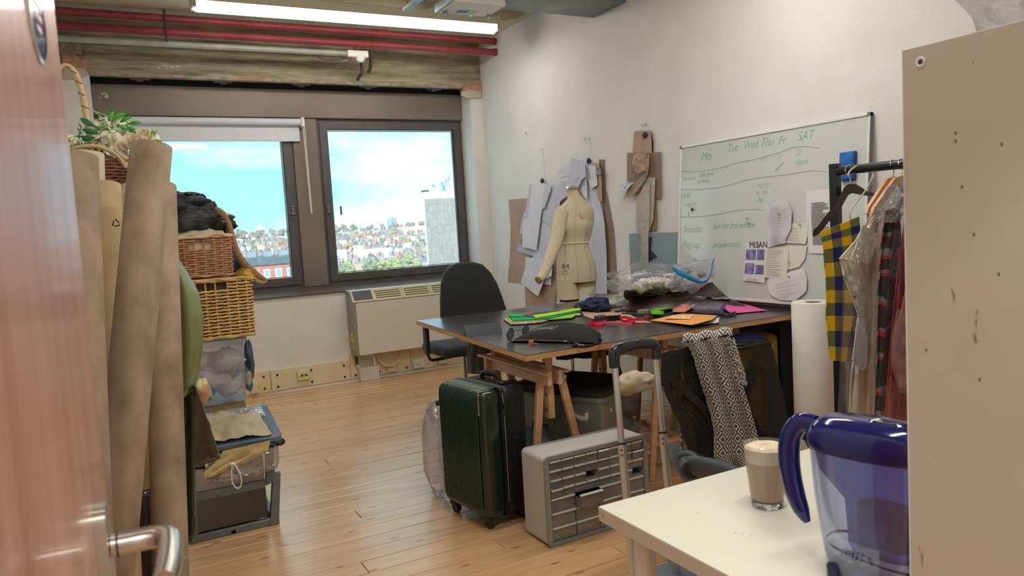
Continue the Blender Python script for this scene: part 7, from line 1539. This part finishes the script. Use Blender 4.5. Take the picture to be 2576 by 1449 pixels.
# flower basket
fbk = thing('flower_basket','wicker basket of artificial white flowers and leaves on top of the covered stack','flower basket',(0,0,0)); FY = 3.58
fc_ = V((-.045,3.60,1.70))
mb = MB()
for j in range(9):
    rr2 = .095+.009*j; mb.tube([fc_+V((rr2*1.25*math.cos(2*PI*i/60), rr2*math.sin(2*PI*i/60), -.04+.0125*j+.002*math.sin(i*PI/1.5+(PI*j)))) for i in range(61)], .0065, 6, cap=False)
mb.out('weave', mat('russet_wicker','#7d4b36','#a8765a',rough=.5,scale=12), fbk, smooth=True, kind='stuff')
MB().lathe([(.02,-.045),(.09,-.045),(.095,-.03),(.15,.05)],fc_,24,cap=False).out('basket_lining', mat('plum_lining','#5a3a48',rough=.6), fbk, smooth=50)
caneM = mat('cane','#b39a6c','#c5ad80',rough=.5,scale=12)
MB().tube([OY(160,398,FY-.13),OY(172,380,FY-.14),OY(200,370,FY-.15),OY(240,368,FY-.15),OY(272,378,FY-.15),OY(298,396,FY-.14),OY(318,422,FY-.13)],.0085,10).out('cane_handle', caneM, fbk, smooth=True)
th_ = MB(); HP = [(128,235),(138,195),(150,174),(164,166),(180,173),(194,195),(203,222),(210,252),(217,290),(224,330),(229,360),(233,388)]
th_.tube([OY(x,y,FY) for x, y in HP],[.010,.010,.010,.0115,.012,.0125,.011,.013,.0125,.014,.0125,.0145],10); th_.out('tall_handle', mat('raffia','#c9ab82','#d8bd96',rough=.6,scale=20), fbk, smooth=True)
for (x,y) in ((172,171),(186,183),(198,208),(206,238),(213,270),(220,306),(227,345)): p = OY(x,y,FY); MB().lathe([(.0145,-.003),(.0150,0),(.0145,.003)],(0,0,0),14,cap=False,M=frame_m(p,(1,0,0),(0,1,0)) @ Matrix.Rotation(.5,4,'Y')).out('handle_binding', mat('binding_brown','#8f6b3f',rough=.7), fbk)
rr = random.Random(11)
petm = mat('petal_cream','#e6e8c6','#f4f5e4',rough=.75,scale=9,sub=.2); petp = mat('petal_peach','#ecdcc2','#f5ecdc',rough=.75,scale=9); lfm = mat('leaf_bright','#4aa53a','#6cc24f',rough=.5,scale=9,contrast=(.4,.6)); lfd = mat('leaf_dark','#1d6a42','#2a7d4c',rough=.5,scale=9); lfp = mat('leaf_pale','#a5bd84','#c2d0a2',rough=.6,scale=12)
def petal(mb, p, n_, s, curl=.3, asp=.8):
    n_ = n_.normalized(); u = n_.cross(V((0,0,1))); u = u.normalized() if u.length > .1 else V((1,0,0)); w = n_.cross(u)
    a = rr.random()*6.28; u, w = u*math.cos(a)+w*math.sin(a), w*math.cos(a)-u*math.sin(a)
    mb.grid(lambda i, j: p+u*s*asp*(i-.5)*2*math.sin(PI*(.15+.75*j))**.7+w*s*(j*1.6-.3)+n_*s*(curl*(abs(i-.5)*2)**2-curl*.8*(j-.4)**2), 2, 3)
def flower(px, py, r, m, name, n=46, dy=0, lab=None):
    p0 = OY(px, py, FY+dy); mb = MB()
    for k in range(n):
        zz = 1-2*(k+.5)/n; ph = k*2.39996; d = V((math.sqrt(1-zz*zz)*math.cos(ph), math.sqrt(1-zz*zz)*math.sin(ph), zz)); petal(mb, p0+d*r*rr.uniform(.72,1.0), d+V((rr.uniform(-.5,.5),rr.uniform(-.5,.5),rr.uniform(-.5,.5))), r*.36)
    mb.ell(p0,(r*.75,)*3,seg=12); o = mb.out(name, m, fbk, smooth=80, normals=False); return o
for px,py,r_,m_,nm in ((272,352,.060,petm,'hydrangea_bloom'),(300,322,.046,petm,'hydrangea_bloom'),(262,320,.038,petm,'hydrangea_bloom'),(282,385,.052,petm,'hydrangea_bloom'),(240,368,.036,petm,'hydrangea_bloom'),(184,362,.028,petm,'lily_bloom'),(172,350,.022,petm,'lily_bloom')): flower(px,py,r_,m_,nm,60,rr.uniform(-.04,.04))
def rose(px, py, r, dy=0):
    p0 = OY(px,py,FY+dy); mb = MB(); ax = (CAM-p0).normalized(); ax = (ax+V((0,0,.9))).normalized(); u = ax.cross(V((0,0,1))).normalized(); w = ax.cross(u)
    for ring, (n, rad, tilt) in enumerate(((7,1.0,.15),(6,.82,.35),(6,.62,.6),(5,.42,.85),(4,.22,1.0))):
        for k in range(n):
            a = 2*PI*k/n+ring*.5
            def fn(i, j, a=a, rad=rad, tilt=tilt, n=n):
                aa = a+(i-.5)*2*PI/n*1.5; rd = r*rad*(.45+.55*j**.7)*(1+.02*math.sin(i*5)); return p0+(u*math.cos(aa)+w*math.sin(aa))*rd+ax*r*(tilt*.75*j+.15*math.sin(PI*i)*j-.25*(1-tilt)*j*j)
            mb.grid(fn, 5, 4, th=.0012)
    mb.out('rose_bloom', petp, fbk, smooth=80, normals=False)
rose(338,378,.088,-.06); rose(362,352,.062,.0)
def leaf(px, py, ang, L_, m, dy=0, wd=.32):
    p = OY(px,py,FY-.03+dy); u = UH*math.cos(ang)+V((0,0,1))*math.sin(ang); w = (UH*-math.sin(ang)+V((0,0,1))*math.cos(ang)); n_ = -FH
    mb = MB(); mb.grid(lambda i,j: p+u*L_*i+w*L_*wd*(j-.5)*math.sin(PI*min(1,i*1.02))**.8+n_*L_*(.18*math.sin(PI*i)-.2*abs(j-.5)), 6, 2, th=.0006); mb.out('leaf', m, fbk, smooth=80)
for px,py,a,L_,m in ((240,318,2.6,.075,lfd),(248,335,2.9,.07,lfd),(262,300,2.2,.06,lfd),(280,300,.3,.07,lfm),(285,312,-.4,.075,lfm),(272,306,1.0,.05,lfm),(300,308,.4,.06,lfm),(316,318,-.6,.055,lfd),(322,312,.1,.055,lfm),(330,325,-1.1,.06,lfm),(318,322,-.2,.04,lfm),(290,298,2.4,.05,lfm),(268,312,3.6,.05,lfm),(380,350,.9,.05,lfm),(378,356,.0,.05,lfm),(384,345,1.5,.035,lfm),(376,362,-.6,.05,lfd),(240,345,3.3,.06,lfd),(232,352,2.8,.055,lfd),(244,365,3.6,.05,lfd),(176,358,.6,.05,lfm),(168,372,3.4,.04,lfd),(195,380,-.5,.045,lfd),(205,378,.3,.04,lfm),(162,345,1.9,.04,lfd),(305,395,-.9,.09,lfd),(300,385,-1.2,.07,lfd),(318,412,-.4,.05,lfd),(230,385,2.6,.05,lfp),(222,372,1.9,.04,lfp),(190,365,.8,.04,lfp),(255,395,.5,.05,lfp),(322,420,-.9,.05,lfm)): leaf(px,py,a,L_,m,rr.uniform(-.05,.05))
def stem(P, r_=.0022, m=lfm): MB().tube([OY(x,y,FY) for x,y in P], r_, 6).out('stem', m, fbk, smooth=True)
stem([(212,263),(235,278),(262,300),(275,315)],.0022,lfp); stem([(240,280),(270,292),(300,292),(325,310)],.0022,lfp); stem([(281,272),(277,295),(273,318)],.005,lfd); stem([(300,300),(330,330),(345,345)],.0018,lfd); stem([(204,318),(200,335),(198,350),(205,362),(218,368)],.002,lfd)
for k,(x,y) in enumerate(((204,320),(206,328),(200,330),(198,338),(205,338),(197,346))): leaf(x,y,1.2+.8*(-1)**k,.018,lfd)
o = sheet('black_floral_cloth',[(285,418,326,424),(290,430,326,440),(300,452,326,458)],lambda px,py,u,v: OY(px,py,FY-.03),mat('black_floral','#14151a','#b9b2a4',rough=.6,scale=34,contrast=(.60,.64)),None,nu=8,nv=6,nz=.02,th=.004); tag(o,'black cloth with white floral print tucked beside the flower basket','cloth')
